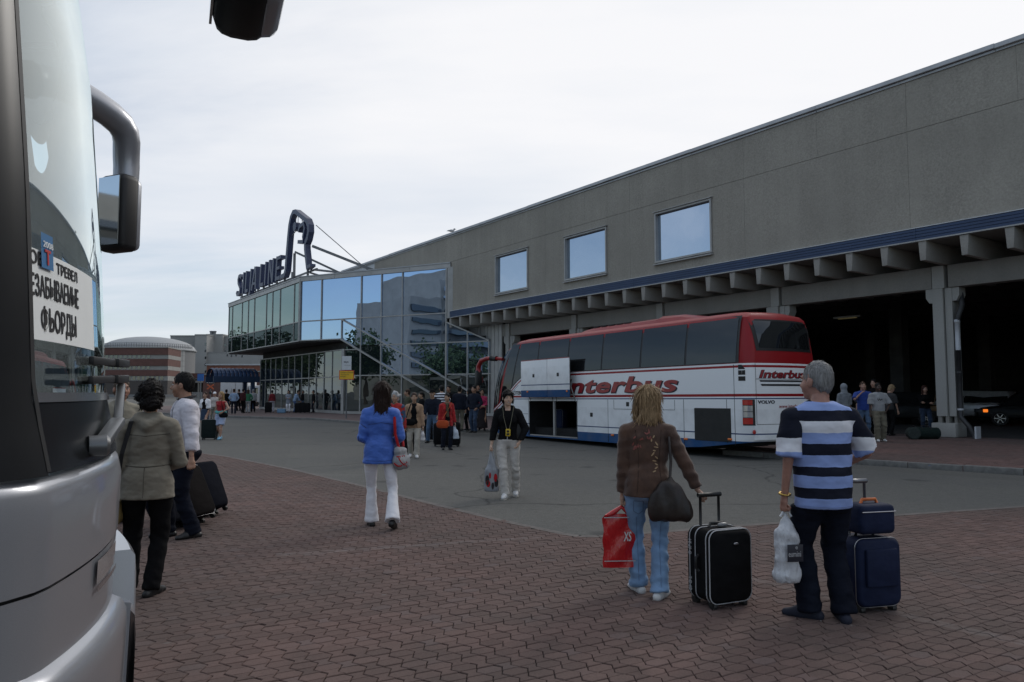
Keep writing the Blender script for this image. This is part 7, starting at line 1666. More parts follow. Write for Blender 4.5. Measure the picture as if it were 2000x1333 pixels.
# ================================================================== PEOPLE FURTHER OFF
def F(col, name='cloth'): return fabric(col, 0.5, name=name)
RED_, TANC, PINK, GREY_, ROYAL = F((0.36, 0.02, 0.022), 'red wool'), F((0.34, 0.22, 0.14), 'tan cardigan'), F((0.42, 0.03, 0.10), 'pink top'), F((0.30, 0.31, 0.32), 'grey marl'), F((0.025, 0.06, 0.27), 'royal blue jersey')
NAVYJ, DGREY, GREEN_, LBLUE = F((0.010, 0.013, 0.024), 'navy jacket'), F((0.04, 0.04, 0.042), 'charcoal jersey'), F((0.03, 0.14, 0.07), 'green top'), F((0.25, 0.34, 0.48), 'pale blue shirt')
BLKH, BRNH, BLDH, GRYH, WHTH = (0.008, 0.007, 0.007), (0.045, 0.025, 0.015), (0.32, 0.21, 0.10), (0.22, 0.22, 0.22), (0.50, 0.50, 0.50)
def stand(u, v, z=0.0): return ground(u, v, z)
def walker(label, u, v, yaw, H, top, bottom, hair, z=0.0, female=False, skin=EAST, tk='jacket', topo=None, boto=None, pose=None, extra=(), head=(0, 0), h=0.026, group=None, seed=0, wide=1.05, shoes=None, face=True, at=None):
    to = dict(hem=0.88, m=0.020, fold=0.004); to.update(topo or {}); bo = dict(m=0.016, cuff=0.078, fold=0.004); bo.update(boto or {})
    wear = [(tk, top, to)] + ([('skirt', bottom[1], bo)] if isinstance(bottom, tuple) and bottom[0] == 'skirt' else [('trousers', bottom, bo)]) + [('shoes', shoes or M_SHOEB, {})] + list(extra)
    ps = {'lw': (-0.25, 0.06, 0.80), 'rw': (0.25, 0.02, 0.80), 'la': (-0.10, 0.05, 0.085), 'ra': (0.10, -0.06, 0.085)}; ps.update(pose or {})
    return person(label, at if at is not None else stand(u, v, z), yaw, H, female=female, wide=wide, skin=skin, hair=hair, head=head, pose=ps, wear=wear, h=h, group=group, seed=seed + 30, face=face, z=z)
CROSS = dict(lw=(0.08, 0.17, 1.13), le=(-1, -0.2, -0.6), rw=(-0.08, 0.19, 1.11), re=(1, -0.2, -0.6))
STEP = dict(la=(-0.09, 0.16, 0.085), ra=(0.09, -0.16, 0.11), rl=0.04)
POCK = dict(lw=(-0.19, 0.10, 0.92), le=(-1, -0.6, 0), rw=(0.19, 0.10, 0.92), re=(1, -0.6, 0))
# arrivals between the pavilion and the coach
b = NB('patterned red jacket'); v = b.coords('Object'); vo = b.n('ShaderNodeTexVoronoi'); vo.inputs['Scale'].default_value = 13; b.l(v, vo.inputs['Vector'])
b.set(Base_Color=b.ramp(vo.outputs['Color'], [(0.0, (0.34, 0.015, 0.015)), (0.55, (0.36, 0.03, 0.02)), (0.62, (0.03, 0.07, 0.13)), (0.80, (0.02, 0.09, 0.06)), (0.92, (0.40, 0.16, 0.04))], 'CONSTANT'), Roughness=0.85); M_PATT = b.m
f1 = walker('white haired woman in a red patterned jacket walking towards us behind the blue jacket', 771, 905, 172, 1.58, M_PATT, M_JEAND, ('curly', WHTH), female=True, topo=dict(hem=0.80, flare=0.02, m=0.03), pose={**STEP, 'rw': (0.20, 0.20, 1.0), 're': (1, -.5, 0)}, h=0.02, seed=1, extra=[('scarf', RED_, dict(tail=1.2))], shoes=mat('red shoe', (0.3, 0.02, 0.02), 0.6))
f2 = walker('woman in an open tan cardigan over black with a small white bag', 808, 894, 184, 1.565, TANC, M_BEIG, ('short', (0.05, 0.028, 0.02)), female=True, topo=dict(hem=0.78, open=True, flare=0.02), pose={**STEP, 'lw': (-0.25, 0.05, 0.80), 'rw': (0.22, 0.06, 0.84)}, h=0.02, seed=2, extra=[('top', M_BLKT, dict(name='black_top', hem=0.9, sleeve=0, m=0.010))], shoes=M_SHOEW, wide=1.12)
f3 = walker('man in a black cap, dark jacket and jeans bending towards his case', 846, 866, 168, 1.66, NAVYJ, M_JEANM, (None, BLKH), topo=dict(hem=0.92, m=0.028), pose=dict(lean=0.14, lw=(-0.24, 0.28, 0.88), rw=(0.20, 0.30, 0.92), la=(-0.10, 0.10, 0.085), ra=(0.22, -0.10, 0.085)), extra=[('cap', M_BLKT, {})], seed=3, wide=1.15, h=0.022)
f4 = walker('woman in a scarlet coat with an olive scarf and an orange shoulder bag', 872, 879, 200, 1.55, RED_, NAVYJ, ('tail', BLKH), female=True, topo=dict(hem=0.72, open=True, flare=0.04), pose={'rw': (0.24, -0.02, 0.80), 'lw': (-0.26, 0.05, 0.80)}, head=(-35, -4), seed=4, extra=[('top', M_BLKT, dict(name='black_top', hem=0.9, sleeve=0, m=0.008)), ('scarf', F((0.09, 0.07, 0.04), 'olive scarf'), dict(tail=1.05))], h=0.02)
M_STR2 = striped('navy and white stripes', [(0.9 + 0.05 * k, WHT if k % 2 else NVY) for k in range(12)], WHT)
f5 = walker('man in a white shirt with narrow navy stripes, his back turned', 863, 843, 10, 1.72, M_STR2, M_JEAND, ('short', BLKH), z=SW_Z, tk='shirt', topo=dict(sleeve=0.45, hem=0.9), pose=POCK, seed=5, wide=1.15, face=False, at=stand(862, 843, SW_Z))
f6 = walker('man in a navy jacket and olive trousers standing with his back to us', 897, 842, -6, 1.70, NAVYJ, M_KHAK, ('short', BLKH), z=SW_Z, topo=dict(hem=0.82, m=0.03), seed=6, wide=1.12, face=False)
f7 = walker('woman with black hair in a navy coat turned to the queue', 917, 841, 60, 1.60, NAVYJ, M_BLKT, ('long', BLKH, 0.2), z=SW_Z, female=True, topo=dict(hem=0.70), seed=7)
f8 = walker('man in a dark jacket and blue jeans with white sleeve stripes', 926, 846, 150, 1.70, NAVYJ, M_JEAND, ('short', BLKH), z=SW_Z, topo=dict(m=0.03), pose=POCK, seed=8, skin=TAN)
f9 = walker('woman in a cerise top and dark patterned skirt beside the coach nose', 941, 842, 190, 1.60, PINK, ('skirt', F((0.025, 0.02, 0.022), 'dark printed skirt')), ('tail', BLKH), z=SW_Z, female=True, skin=TAN, tk='shirt', topo=dict(hem=0.90, sleeve=0.9, m=0.014), boto=dict(hem=0.12, flare=0.06), pose=dict(lw=(0.02, 0.2, 1.0), rw=(-0.02, 0.2, 1.02), le=(-1, -0.4, -0.4), re=(1, -0.4, -0.4)), seed=9, h=0.022)
f10 = walker('tall man in black standing behind the woman in cerise', 932, 838, 200, 1.80, M_BLKT, M_BLKT, ('short', BLKH), z=SW_Z, skin=TAN, seed=10)
f11 = walker('woman in black with a white collar behind the man in the cap', 822, 848, 118, 1.60, M_BLKT, M_BLKT, ('tail', BLKH), female=True, seed=11, at=stand(823, 850))
f12 = walker('man in an olive shirt half hidden behind the tan cardigan', 797, 848, 100, 1.70, F((0.07, 0.07, 0.045), 'olive shirt'), M_KHAK, ('short', BRNH), skin=TAN, seed=12, at=stand(796, 848))
f13 = walker('man in a dark jacket standing behind the striped shirt', 876, 838, 160, 1.74, M_BLKT, M_JEAND, ('short', BLKH), z=SW_Z, skin=TAN, seed=13)
# at the far left, coming from the tram side
f20 = walker('blonde woman in a red vest top and pale blue shorts pulling a black case', 430, 859, 170, 1.60, F((0.30, 0.02, 0.025), 'red vest'), F((0.36, 0.42, 0.58), 'pale blue shorts'), ('long', BLDH, 0.24), female=True, skin=PALE, tk='shirt', topo=dict(sleeve=0.0, hem=0.93, m=0.010, neck=1.40), boto=dict(frac=0.46, m=0.025), pose={**STEP, 'rw': (0.26, -0.05, 0.82), 'lw': (-0.18, 0.2, 1.0), 'le': (-1, -0.5, 0)}, seed=20, shoes=mat('light blue shoe', (0.2, 0.42, 0.6), 0.6), h=0.022)
g = MB(); ang = np.linspace(0, 2 * math.pi, 19); ring = [tuple(f20['T'](0.165 * math.cos(a), 0.128 * math.sin(a), 1.0 + 0.015 * math.sin(3 * a)) * f20['s']) for a in ang]; g.tube(ring, 0.05, 8); g.build('tied_jacket', F((0.08, 0.33, 0.32), 'turquoise jacket'), f20['root'], smooth=True)
f21 = walker('young woman in a short white jacket and denim skirt walking beside the blonde', 399, 845, 176, 1.60, M_WHT, ('skirt', M_JEAND), ('tail', BRNH), female=True, skin=PALE, topo=dict(hem=1.02, sleeve=0.62, open=True), boto=dict(hem=0.52, flare=0.0), pose=STEP, seed=21, extra=[('top', M_BLKT, dict(name='black_top', hem=0.95, sleeve=0, m=0.008))], h=0.024)
f22 = walker('small figure in grey with a shoulder bag far behind by the fence', 372, 803, 150, 1.62, F((0.25, 0.22, 0.24), 'mauve top'), M_JEAND, ('short', BRNH), female=True, skin=PALE, seed=22, h=0.035, face=False)
f23 = walker('figure in white with a white sun hat behind the blonde woman', 418, 826, 190, 1.62, F((0.5, 0.45, 0.42), 'cream top'), M_KHAK, (None, BRNH), female=True, skin=PALE, seed=23, h=0.03, face=False, extra=[('cap', M_WHT, {})])
GQ = 'people waiting in the queue under the blue canopy'
que = [('person in a black jacket at the head of the canopy queue', 441, 808, 0, M_BLKT, M_JEAND, ('short', BLKH)), ('person in a pale blue shirt with a dark shoulder strap in the canopy queue', 456, 809, 20, LBLUE, NAVYJ, ('short', BRNH)),
       ('person in black and dark red in the middle of the canopy queue', 474, 807, -15, F((0.05, 0.012, 0.014), 'black red top'), M_BLKT, ('short', BLKH)), ('person in a green top and grey trousers in the canopy queue', 484, 807, 10, GREEN_, GREY_, ('long', BRNH, 0.2)),
       ('person in a light grey jumper nearest the blue canopy post', 494, 806, 30, GREY_, M_BLKT, ('short', GRYH)), ('man in a black coat at the back of the canopy queue', 466, 803, 60, M_BLKT, M_BLKT, ('short', BLKH))]
for i, (lb, u, v, yw, tp, bt, hr) in enumerate(que): walker(lb, u, v, yw, 1.70 + 0.03 * (i % 3), tp, bt, hr, z=SW_Z, skin=PALE, seed=40 + i, h=0.036, group=GQ, face=False, pose=POCK if i % 2 else None)
GG = 'travellers standing along the glass wall of the pavilion'
gl_ = [('person in a dark red jacket beside a black case at the glass wall', 531, 806, 40, F((0.16, 0.015, 0.02), 'dark red jacket'), F((0.4, 0.38, 0.42), 'pale trousers'), ('short', BLKH), True), ('woman in a grey tunic and white trousers at the glass wall', 563, 806, 185, F((0.24, 0.26, 0.30), 'grey tunic'), M_WHT, ('long', BLKH, 0.2), True),
       ('person in a blue shirt bending over dark cases at the glass wall', 575, 806, -60, LBLUE, F((0.06, 0.10, 0.2), 'blue jeans'), ('short', BLKH), False), ('man in black standing right of the cases at the glass wall', 612, 806, 120, M_BLKT, NAVYJ, ('short', BLKH), False), ('person in a black top behind the dark cases at the glass wall', 592, 804, 150, M_BLKT, M_JEAND, ('short', BLKH), False)]
for i, (lb, u, v, yw, tp, bt, hr, fm) in enumerate(gl_):
    walker(lb, u, v, yw, 1.66, tp, bt, hr, z=SW_Z, female=fm, skin=TAN, seed=50 + i, h=0.036, group=GG, face=False, topo=dict(hem=0.68 if i == 1 else 0.88), pose=(dict(lean=0.35, lw=(-0.2, 0.45, 0.7), rw=(0.2, 0.5, 0.7)) if i == 2 else (CROSS if i == 1 else None)))
# in front of the dark undercroft, right
f60 = walker('man in a royal blue polo shirt with one hand raised to his chin', 1688, 853, 172, 1.80, ROYAL, M_JEANM, ('crop', BRNH), z=SW_Z, skin=PALE, tk='shirt', topo=dict(sleeve=0.46, hem=0.86), pose=dict(rw=(0.13, 0.22, 1.38), re=(1, -0.2, -1), lw=(-0.25, 0.08, 0.85)), seed=60, h=0.02, at=stand(1688, 856, SW_Z))
f61 = walker('man in a grey T-shirt with a dark print and khaki cargo trousers', 1718, 863, 176, 1.74, GREY_, M_KHAK, ('crop', BLKH), z=SW_Z, skin=DARK, tk='shirt', topo=dict(sleeve=0.47, hem=0.90, m=0.026), boto=dict(m=0.03, cuff=0.10), pose=dict(lw=(-0.19, 0.12, 0.93), le=(-1, -0.5, 0), rw=(0.26, 0.04, 0.82), la=(-0.12, -0.05, 0.085), ra=(0.10, 0.10, 0.085)), seed=61, h=0.02, shoes=M_SHOEW)
bv1, sh1 = bvh_of(f61['root'], 'shirt'); g = MB()
for k in range(16):
    loc, nrm, _, _ = bv1.ray_cast(Vector((-0.06 + 0.008 * k, 0.6, 1.24 + 0.02 * math.sin(k * 0.9))), Vector((0, -1, 0)))
    if loc is not None: g.sphere(loc, (0.012, 0.004, 0.008 + 0.012 * (k % 3 == 0)), 6, 4)
o = g.build('chest_print', M_BLACK, sh1); o['kind'] = 'stuff'
f62 = walker('person in a grey hooded top with the hood up, facing away', 1651, 853, 14, 1.74, F((0.23, 0.25, 0.27), 'grey hoodie'), M_BLKT, (None, BLKH), z=SW_Z, topo=dict(m=0.028, sleeve=0.6), extra=[('hoodup', F((0.23, 0.25, 0.27), 'grey hoodie'), {})], seed=62, h=0.024, face=False, at=stand(1651, 851, SW_Z))
f63 = walker('blond person in a charcoal T-shirt bending over with a pale rucksack', 1738, 851, -70, 1.72, DGREY, M_BLKT, ('bob', (0.30, 0.21, 0.12)), z=SW_Z, skin=PALE, tk='shirt', topo=dict(sleeve=0.47, hem=0.88), pose=dict(lean=0.16, rw=(0.22, 0.18, 0.80), lw=(-0.2, 0.2, 0.82)), head=(0, -28), seed=63, h=0.024, face=False)
f64 = walker('young man behind the royal blue polo shirt, face in shade', 1703, 848, 160, 1.72, DGREY, M_KHAK, ('crop', BRNH), z=SW_Z, skin=PALE, tk='shirt', topo=dict(sleeve=0.47), seed=64, h=0.026, at=stand(1699, 850, SW_Z) + Vector((0.25, 0.9, 0)))
f65 = walker('tall dark haired man at the back of the undercroft group', 1712, 846, 130, 1.93, M_BLKT, M_BLKT, ('short', BLKH), z=SW_Z, skin=PALE, seed=65, h=0.026, at=stand(1713, 850, SW_Z) + Vector((0.25, 0.6, 0)))
f66 = walker('woman in a black jacket with folded arms beside the concrete column', 1809, 849, 174, 1.70, M_BLKT, M_JEAND, ('long', (0.05, 0.02, 0.014), 0.3), z=SW_Z, female=True, skin=PALE, topo=dict(hem=0.92, m=0.018, neck=1.42), pose=CROSS, seed=66, h=0.02)
# ---- things they carry
M_WB = film('white thin film', (0.6, 0.58, 0.58), 0.4, 0, 0.8); M_BB = film('bluish thin film', (0.5, 0.56, 0.64), 0.4, 0, 0.8)
def side(info, k): return wpt(info, info['hands'][k])
carrier('little white plastic bag hanging from the hand of the tan cardigan woman', side(f2, 0), 0.15, 0.11, 0.20, M_WB, 0, 0.06, seed=11)
carrier('bluish white plastic bag carried by the woman in the scarlet coat', side(f4, 0), 0.26, 0.14, 0.22, M_BB, 0, 0.14, seed=12)
def soft_bag(label, p, size, m, yaw=0, strap=None, seed=1):
    root = thing('shoulder_bag', label, 'bag', p, R(yaw)); x, y, z = size
    put('bag_body', field_mesh([_cap((-x * 0.25, 0, -z * 0.15), (x * 0.25, 0, -z * 0.15), z * 0.36, z * 0.36, (1, z / y, 1)), _cap((-x * 0.3, 0, -z * 0.3), (x * 0.3, 0, -z * 0.3), z * 0.24, z * 0.24, (1, z / y * 0.8, 1))], 0.016, 0.04, (), folds(0.005, seed)), m, root)
    if strap: g = MB(); g.tube([tuple(q) for q in strap], 0.012, 5); g.build('shoulder_strap', m, root, smooth=True)
    return root
p = wpt(f4, np.array([0.17, 0.17, 0.86]) * f4['s']); soft_bag('orange cloth shoulder bag in front of the scarlet coat', p, (0.30, 0.12, 0.30), F((0.42, 0.07, 0.02), 'orange cloth'), 200, [(0, 0, 0.1), (-0.12, -0.02, 0.3), (-0.28, -0.08, 0.50), (-0.30, -0.2, 0.53)], 3)
p = wpt(f2, np.array([0.14, 0.20, 1.0]) * f2['s']); soft_bag('black bag held across the front of the tan cardigan woman', p, (0.36, 0.14, 0.22), M_BLKT, 184, [(0.05, 0, 0.06), (0.0, -0.05, 0.25), (-0.05, -0.12, 0.40)], 4)
p = wpt(f1, np.array([-0.03, 0.22, 1.08]) * f1['s']); soft_bag('bundled multicoloured jacket carried by the white haired woman', p, (0.42, 0.2, 0.36), M_PATT, 172, None, 5)
p = wpt(f20, np.array([-0.20, 0.16, 0.95]) * f20['s']); soft_bag('black shoulder bag at the hip of the woman in the red vest', p, (0.30, 0.13, 0.24), M_BLKT, 170, [(0, 0, 0.06), (0.08, -0.03, 0.30), (0.18, -0.14, 0.50)], 6)
p = wpt(f66, np.array([-0.27, 0.05, 0.98]) * f66['s']); soft_bag('tan leather shoulder bag of the woman beside the column', p, (0.40, 0.16, 0.26), mat('tan leather', (0.14, 0.085, 0.035), 0.5, var=0.2), 160, [(0, 0, 0.06), (-0.05, -0.02, 0.25), (-0.08, -0.05, 0.42)], 7)
suitcase('black upright case pulled by the woman in the tan cardigan', stand(794, 888), 10, 0.36, 0.24, 0.62, M_CASEB, handle=0.30, hm=M_HANDLE)
suitcase('big black case in front of the man in the cap', stand(843, 862), 4, 0.46, 0.26, 0.66, M_CASEB, handle=0.25)
suitcase('black case at the right of the woman in the scarlet coat', stand(884, 873), -8, 0.42, 0.26, 0.66, M_CASEB)
suitcase('black case at the left of the woman in the scarlet coat', stand(860, 872), 12, 0.40, 0.25, 0.62, M_CASEB)
suitcase('black trolley case pulled by the blonde in the red vest', stand(409, 859), 6, 0.48, 0.27, 0.62, fabric((0.010, 0.016, 0.016), 0.25, 0.7, 0.05, name='black green nylon'), handle=0.36, hm=M_HANDLE, trim='zip', hh=0.05)
suitcase('tall black case beside the dark red jacket at the glass wall', stand(524, 807, SW_Z), 10, 0.46, 0.28, 0.72, M_CASEB, z=SW_Z)
for i, (u, lb) in enumerate(((582, 'leftmost of the three dark cases at the glass wall'), (591, 'middle one of the three dark cases at the glass wall'), (600, 'rightmost of the three dark cases at the glass wall'))): suitcase(lb, stand(u, 807, SW_Z), 5 * i, 0.42, 0.28, 0.66 + 0.04 * (i % 2), M_CASEB, z=SW_Z, group='dark cases heaped at the glass wall')
suitcase('pale blue low holdall on the ground by the glass wall', stand(550, 807, SW_Z), 0, 0.60, 0.30, 0.30, F((0.14, 0.24, 0.36), 'pale blue nylon'), z=SW_Z, wheels=False)
for i, (u, v, yw, m, lb) in enumerate(((1783, 858, 70, F((0.035, 0.045, 0.042), 'grey green nylon'), 'grey green round ended duffel bag in front of the folded arms woman'), (1806, 858, 8, F((0.010, 0.02, 0.018), 'dark green nylon'), 'dark green duffel bag lying against the column plinth'))):
    p = stand(u, v, SW_Z); root = thing('duffel_bag', lb, 'bag', p, R(yw)); L_ = 0.30 if i == 0 else 0.42
    put('bag_body', field_mesh([_cap((-L_, 0, 0.19), (L_, 0, 0.18), 0.19, 0.18, (1, 1, 1.0))], 0.02, 0.03, [((0, 0, 0.004), (0, 0, -1)), ((-L_ - 0.03, 0, 0), (-1, 0, 0)), ((L_ + 0.03, 0, 0), (1, 0, 0))], folds(0.006, i + 3)), m, root)
    g = MB(); g.tube([(-0.15, -0.14, 0.30), (-0.12, -0.03, 0.42), (0.12, -0.03, 0.42), (0.15, -0.14, 0.30)], 0.013, 6); g.build('handle', M_BLACK, root, smooth=True)
# luggage waiting in the coach's open hold
for i, (x, y, w2, d2, h2, m, lb) in enumerate(((8.75, -0.75, 0.40, 0.26, 0.78, M_CASEN, 'tall navy case standing in the open hold near its post'), (9.20, -1.2, 0.5, 0.3, 0.7, M_CASEB, 'black case deep in the left half of the open hold'), (7.45, -0.95, 0.46, 0.28, 0.62, M_CASEB, 'black case in the right half of the open hold'), (7.05, -0.6, 0.36, 0.24, 0.5, fabric((0.05, 0.055, 0.06), 0.2, 0.6, 0.05, name='grey nylon'), 'small grey case at the right edge of the open hold'))):
    wp_ = CM @ Vector((x, y, 0.26)); ang = math.degrees(math.atan2(HB.y, HB.x)); suitcase(lb, wp_, ang + 180 + (8, -5, 4, -12)[i], w2, d2, h2, m, z=wp_.z, trim='zip')
# ================================================================== BACKGROUND TOWN, STREET FURNITURE, CARS
def at(u, v, Y):
    d = ray(u, v); t = Y / d.y; return Vector((d.x * t, Y, CAM_H + d.z * t))
def box_w(x0, x1, y0, y1, z0, z1): g = MB(); g.box((x0, y0, z0), (x1, y1, z1)); return g
# ---- grey storage tank with a shallow dome
M_TANK = NB('pale grey tank plates'); v = M_TANK.coords('Object'); bk = M_TANK.n('ShaderNodeTexNoise'); 
M_TANK.set(Base_Color=M_TANK.ramp(M_TANK.noise(M_TANK.coords('Object', (1, 1, 0.1)), 0.6, 4), [(0.3, (0.30, 0.30, 0.29)), (0.7, (0.38, 0.38, 0.37))]), Roughness=0.7); M_TANK = M_TANK.m
YT = 280.0; pl_ = at(203, 690, YT); pr_ = at(383, 690, YT); RT = (pr_.x - pl_.x) / 2 * 0.98; ctr = Vector((at(292, 690, YT + RT).x, YT + RT, 0)); ze = at(300, 682, YT).z; zd_ = at(295, 661, YT + RT).z
tank = thing('storage_tank', 'large pale grey round storage tank with a shallow domed roof and railing', 'tank', ctr)
for k in range(9):
    z0, z1 = ze * k / 9, ze * (k + 1) / 9
    for j in range(44):
        a0, a1 = math.pi + math.pi * j / 44 + 0.003, math.pi + math.pi * (j + 1) / 44 - 0.003
        if k < 3 or not (4 < j < 40): continue
        g = MB(); r0, r1 = RT, RT - 0.2; P = [(r * math.cos(a), r * math.sin(a), z) for z in (z0 + 0.06, z1 - 0.06) for r, a in ((r0, a0), (r0, a1))]
        g.add([P[0], P[1], P[3], P[2]], [(0, 1, 2, 3)]); g.build('tank_plate', M_TANK, tank)
g = MB(); g.lathe([(RT - 0.12, 0), (RT - 0.12, ze)], 64); g.build('shell', mat('plate joints', (0.2, 0.2, 0.2), 0.8), tank, smooth=True, auto=R(30))
g = MB(); g.lathe([(RT + 0.4, ze), (RT + 0.4, ze + 0.5)] + [(RT * math.cos(R(5 + 85 * k / 8)), ze + 0.5 + (zd_ - ze) * math.sin(R(5 + 85 * k / 8))) for k in range(9)], 64); g.build('dome', mat('zinc dome', (0.33, 0.34, 0.345), 0.7, 0.0), tank, smooth=True)
g = MB()
for k in range(60): a = math.pi + math.pi * k / 59; x, y = RT * math.cos(a), RT * math.sin(a); g.bar((x, y, ze + 0.5), (x, y, ze + 2.4), 0.12)
for z in (1.5, 2.4): g.tube([(RT * math.cos(math.pi + math.pi * k / 40), RT * math.sin(math.pi + math.pi * k / 40), ze + z) for k in range(41)], 0.06, 4)
g.build('railing', M_STEEL, tank)
# ---- brick banded office block in front of the tank
YB = 225.0; M_BRK = mat('red brown brick', (0.125, 0.062, 0.052), 0.9, var=0.15, scale=0.8); M_STRIP = mat('pale window band', (0.27, 0.265, 0.25), 0.8, var=0.08, scale=0.5); M_FARG = mirror_glass('far window glass', (0.4, 0.45, 0.5), (0.015, 0.018, 0.022), 0.2, 0.0, 0.1)
A0, A1, A2 = at(196, 735, YB), at(327, 735, YB), at(352, 735, YB + 14)
off = thing('office_block', 'brown brick office block banded with pale window strips, in front of the grey tank', 'building', (A1.x, YB, 0))
levels = [(680, 693.5, 'b'), (693.5, 701.5, 'w'), (701.5, 715, 'b'), (715, 723, 'w'), (723, 734.5, 'b'), (734.5, 744, 'w'), (744, 771, 'd')]
W0 = A0.x - A1.x; sd_ = Vector((A2.x - A1.x, 14, 0))
for (v0, v1, t_) in levels:
    z1_, z0_ = at(327, v0, YB).z, at(327, v1, YB).z; z0_ = max(z0_, 0); m = M_BRK if t_ == 'b' else M_STRIP if t_ == 'w' else mat('dark ground floor', (0.08, 0.07, 0.065), 0.9)
    o_ = 0.0 if t_ == 'b' else -0.25
    g = MB(); g.prism([(W0, -o_), (-o_ * 0, -o_), (sd_.x, sd_.y), (W0, sd_.y)], z0_ + 0.02, z1_ - 0.02, 'z'); g.build('brick_band' if t_ == 'b' else 'window_band' if t_ == 'w' else 'ground_floor', m, off, recalc=True)
    if t_ == 'w':
        for k in range(13):
            x = W0 + 1.2 + k * (-W0 - 2.0) / 13; x1 = x + 0.85
            if x1 > -5.5 and z0_ > 6: continue
            g = MB(); g.box((x, 0.16, z0_ + 0.25), (x1, 0.30, z1_ - 0.15)); g.v = [(a, b_, c_) for a, b_, c_ in g.v]; g.build('window', M_FARG, off)
g = MB(); g.prism([(W0, -0.2), (0.1, -0.2), (sd_.x + 0.2, sd_.y), (W0, sd_.y)], at(327, 680, YB).z, at(327, 679, YB).z + 0.15, 'z'); g.build('parapet', M_STRIP, off, recalc=True)
# low wing running right from it, loading bay underneath
L0, L1 = at(350, 740, YB + 16), at(388, 740, YB + 16)
wing = thing('loading_wing', 'low brick wing over a dark loading bay beside the banded office block', 'building', (L0.x, YB + 16, 0))
zz = [at(360, q, YB + 16).z for q in (729.5, 739, 744.5, 748)]; Lw = L1.x - L0.x + 3
g = MB(); g.box((0, 0, zz[1]), (Lw, 12, zz[0])); g.build('brick_band', M_BRK, wing)
g = MB(); g.box((0, 0.2, zz[3]), (Lw, 12, zz[1] - 0.02)); g.build('window_band', M_STRIP, wing)
for k in range(6): g = MB(); g.box((0.5 + k * Lw / 6.2, 0.1, zz[2] + 0.1), (1.3 + k * Lw / 6.2, 0.22, zz[1] - 0.2)); g.build('window', M_FARG, wing)
g = MB(); g.box((0, 4.0, 0), (Lw, 12, zz[3] - 0.02)); g.build('bay_back', M_SHADE, wing)
for k in range(4): g = MB(); g.box((0.3 + k * Lw / 3.3, 0.3, 0), (0.7 + k * Lw / 3.3, 0.7, zz[3] - 0.02)); g.build('bay_post', M_CONC, wing)
# ---- grey silo blocks
M_SILO = mat('pale grey render', (0.31, 0.31, 0.30), 0.85, var=0.07, scale=0.15); M_SILOD = mat('mid grey render', (0.26, 0.26, 0.255), 0.85, var=0.07, scale=0.15)
YS = 330.0; base = at(333, 700, YS); silo = thing('grain_silos', 'group of plain pale grey silo blocks with tiny dark windows rising behind the tank', 'building', (base.x, YS, 0))
for (u0, u1, vt, y0, m) in ((333, 383, 657.5, 4, M_SILOD), (381, 404, 655.5, 0, M_SILO), (403.5, 435, 655, 8, M_SILO), (434, 520, 659, 10, M_SILOD), (404, 520, 690, 1, M_SILO)):
    p, q = at(u0, vt, YS + y0), at(u1, vt, YS + y0); g = MB(); g.box((p.x - base.x, y0, 0), (q.x - base.x, y0 + 22, p.z)); g.build('block', m, silo)
    g = MB(); g.box((p.x - base.x - 0.15, y0 - 0.15, p.z), (q.x - base.x + 0.15, y0 + 22, p.z + 0.5)); g.build('parapet', M_SILOD, silo)
for u in (400, 425):
    for k in range(6): p = at(u, 672 + 13.5 * k, YS); g = MB(); dy = -0.08 if u == 400 else 7.9; g.box((p.x - base.x, dy, p.z - 0.6), (p.x - base.x + 0.7, dy + 0.2, p.z + 0.5)); g.build('window', M_FARG, silo)
for u, v in ((441, 694), (449, 695), (458, 694), (470, 696)): p = at(u, v, YS); g = MB(); g.box((p.x - base.x, 0.9, p.z - 0.5), (p.x - base.x + 0.6, 1.1, p.z + 0.5)); g.build('window', M_FARG, silo)
for u in (406, 412): p = at(u, 655, YS + 6); g = MB(); g.lathe([(0.7, 0), (0.7, 1.6), (0.9, 1.7), (0.9, 2.2), (0.2, 2.3)], 10, (p.x - base.x, 6 + 4, p.z)); g.build('roof_vent', M_STEEL, silo)
for (u0, u1, v0, v1) in ((420, 428, 697, 712), (452, 458, 705, 712), (494, 503, 704, 713)):
    p, q = at(u0, v0, 150), at(u1, v1, 150); g = MB(); g.box((p.x - base.x, 150 - YS, 0), (q.x - base.x, 152 - YS, p.z)); 
# ---- red brick sheds
YR = 120.0; b0 = at(397, 731, YR); M_BRK2 = mat('orange red brick', (0.20, 0.080, 0.052), 0.9, var=0.18, scale=1.2)
shed = thing('brick_shed', 'orange red brick shed with a flat roof behind the blue canopy', 'building', (b0.x, YR, 0))
p, q = at(404, 714, YR + 10), at(520, 714, YR + 10); g = MB(); g.box((p.x - b0.x, 10, 0), (q.x - b0.x + 6, 22, p.z)); g.build('wall', M_BRK2, shed); g = MB(); g.box((p.x - b0.x - 0.2, 9.8, p.z), (q.x - b0.x + 6, 22, p.z + 0.25)); g.build('roof', M_COPE, shed)
p, q = at(397, 733, YR), at(432, 722, YR); g = MB(); g.prism([(0, 0), (q.x - b0.x + 14, 0), (q.x - b0.x + 14, q.z), (0, p.z)], 0, 9.5, 'y'); g.build('wall', M_BRK, shed, recalc=True); g = MB(); g.prism([(-0.2, p.z), (q.x - b0.x + 14.1, q.z), (q.x - b0.x + 14.1, q.z + 0.18), (-0.2, p.z + 0.18)], -0.2, 9.6, 'y'); g.build('roof', M_SILOD, shed, recalc=True)
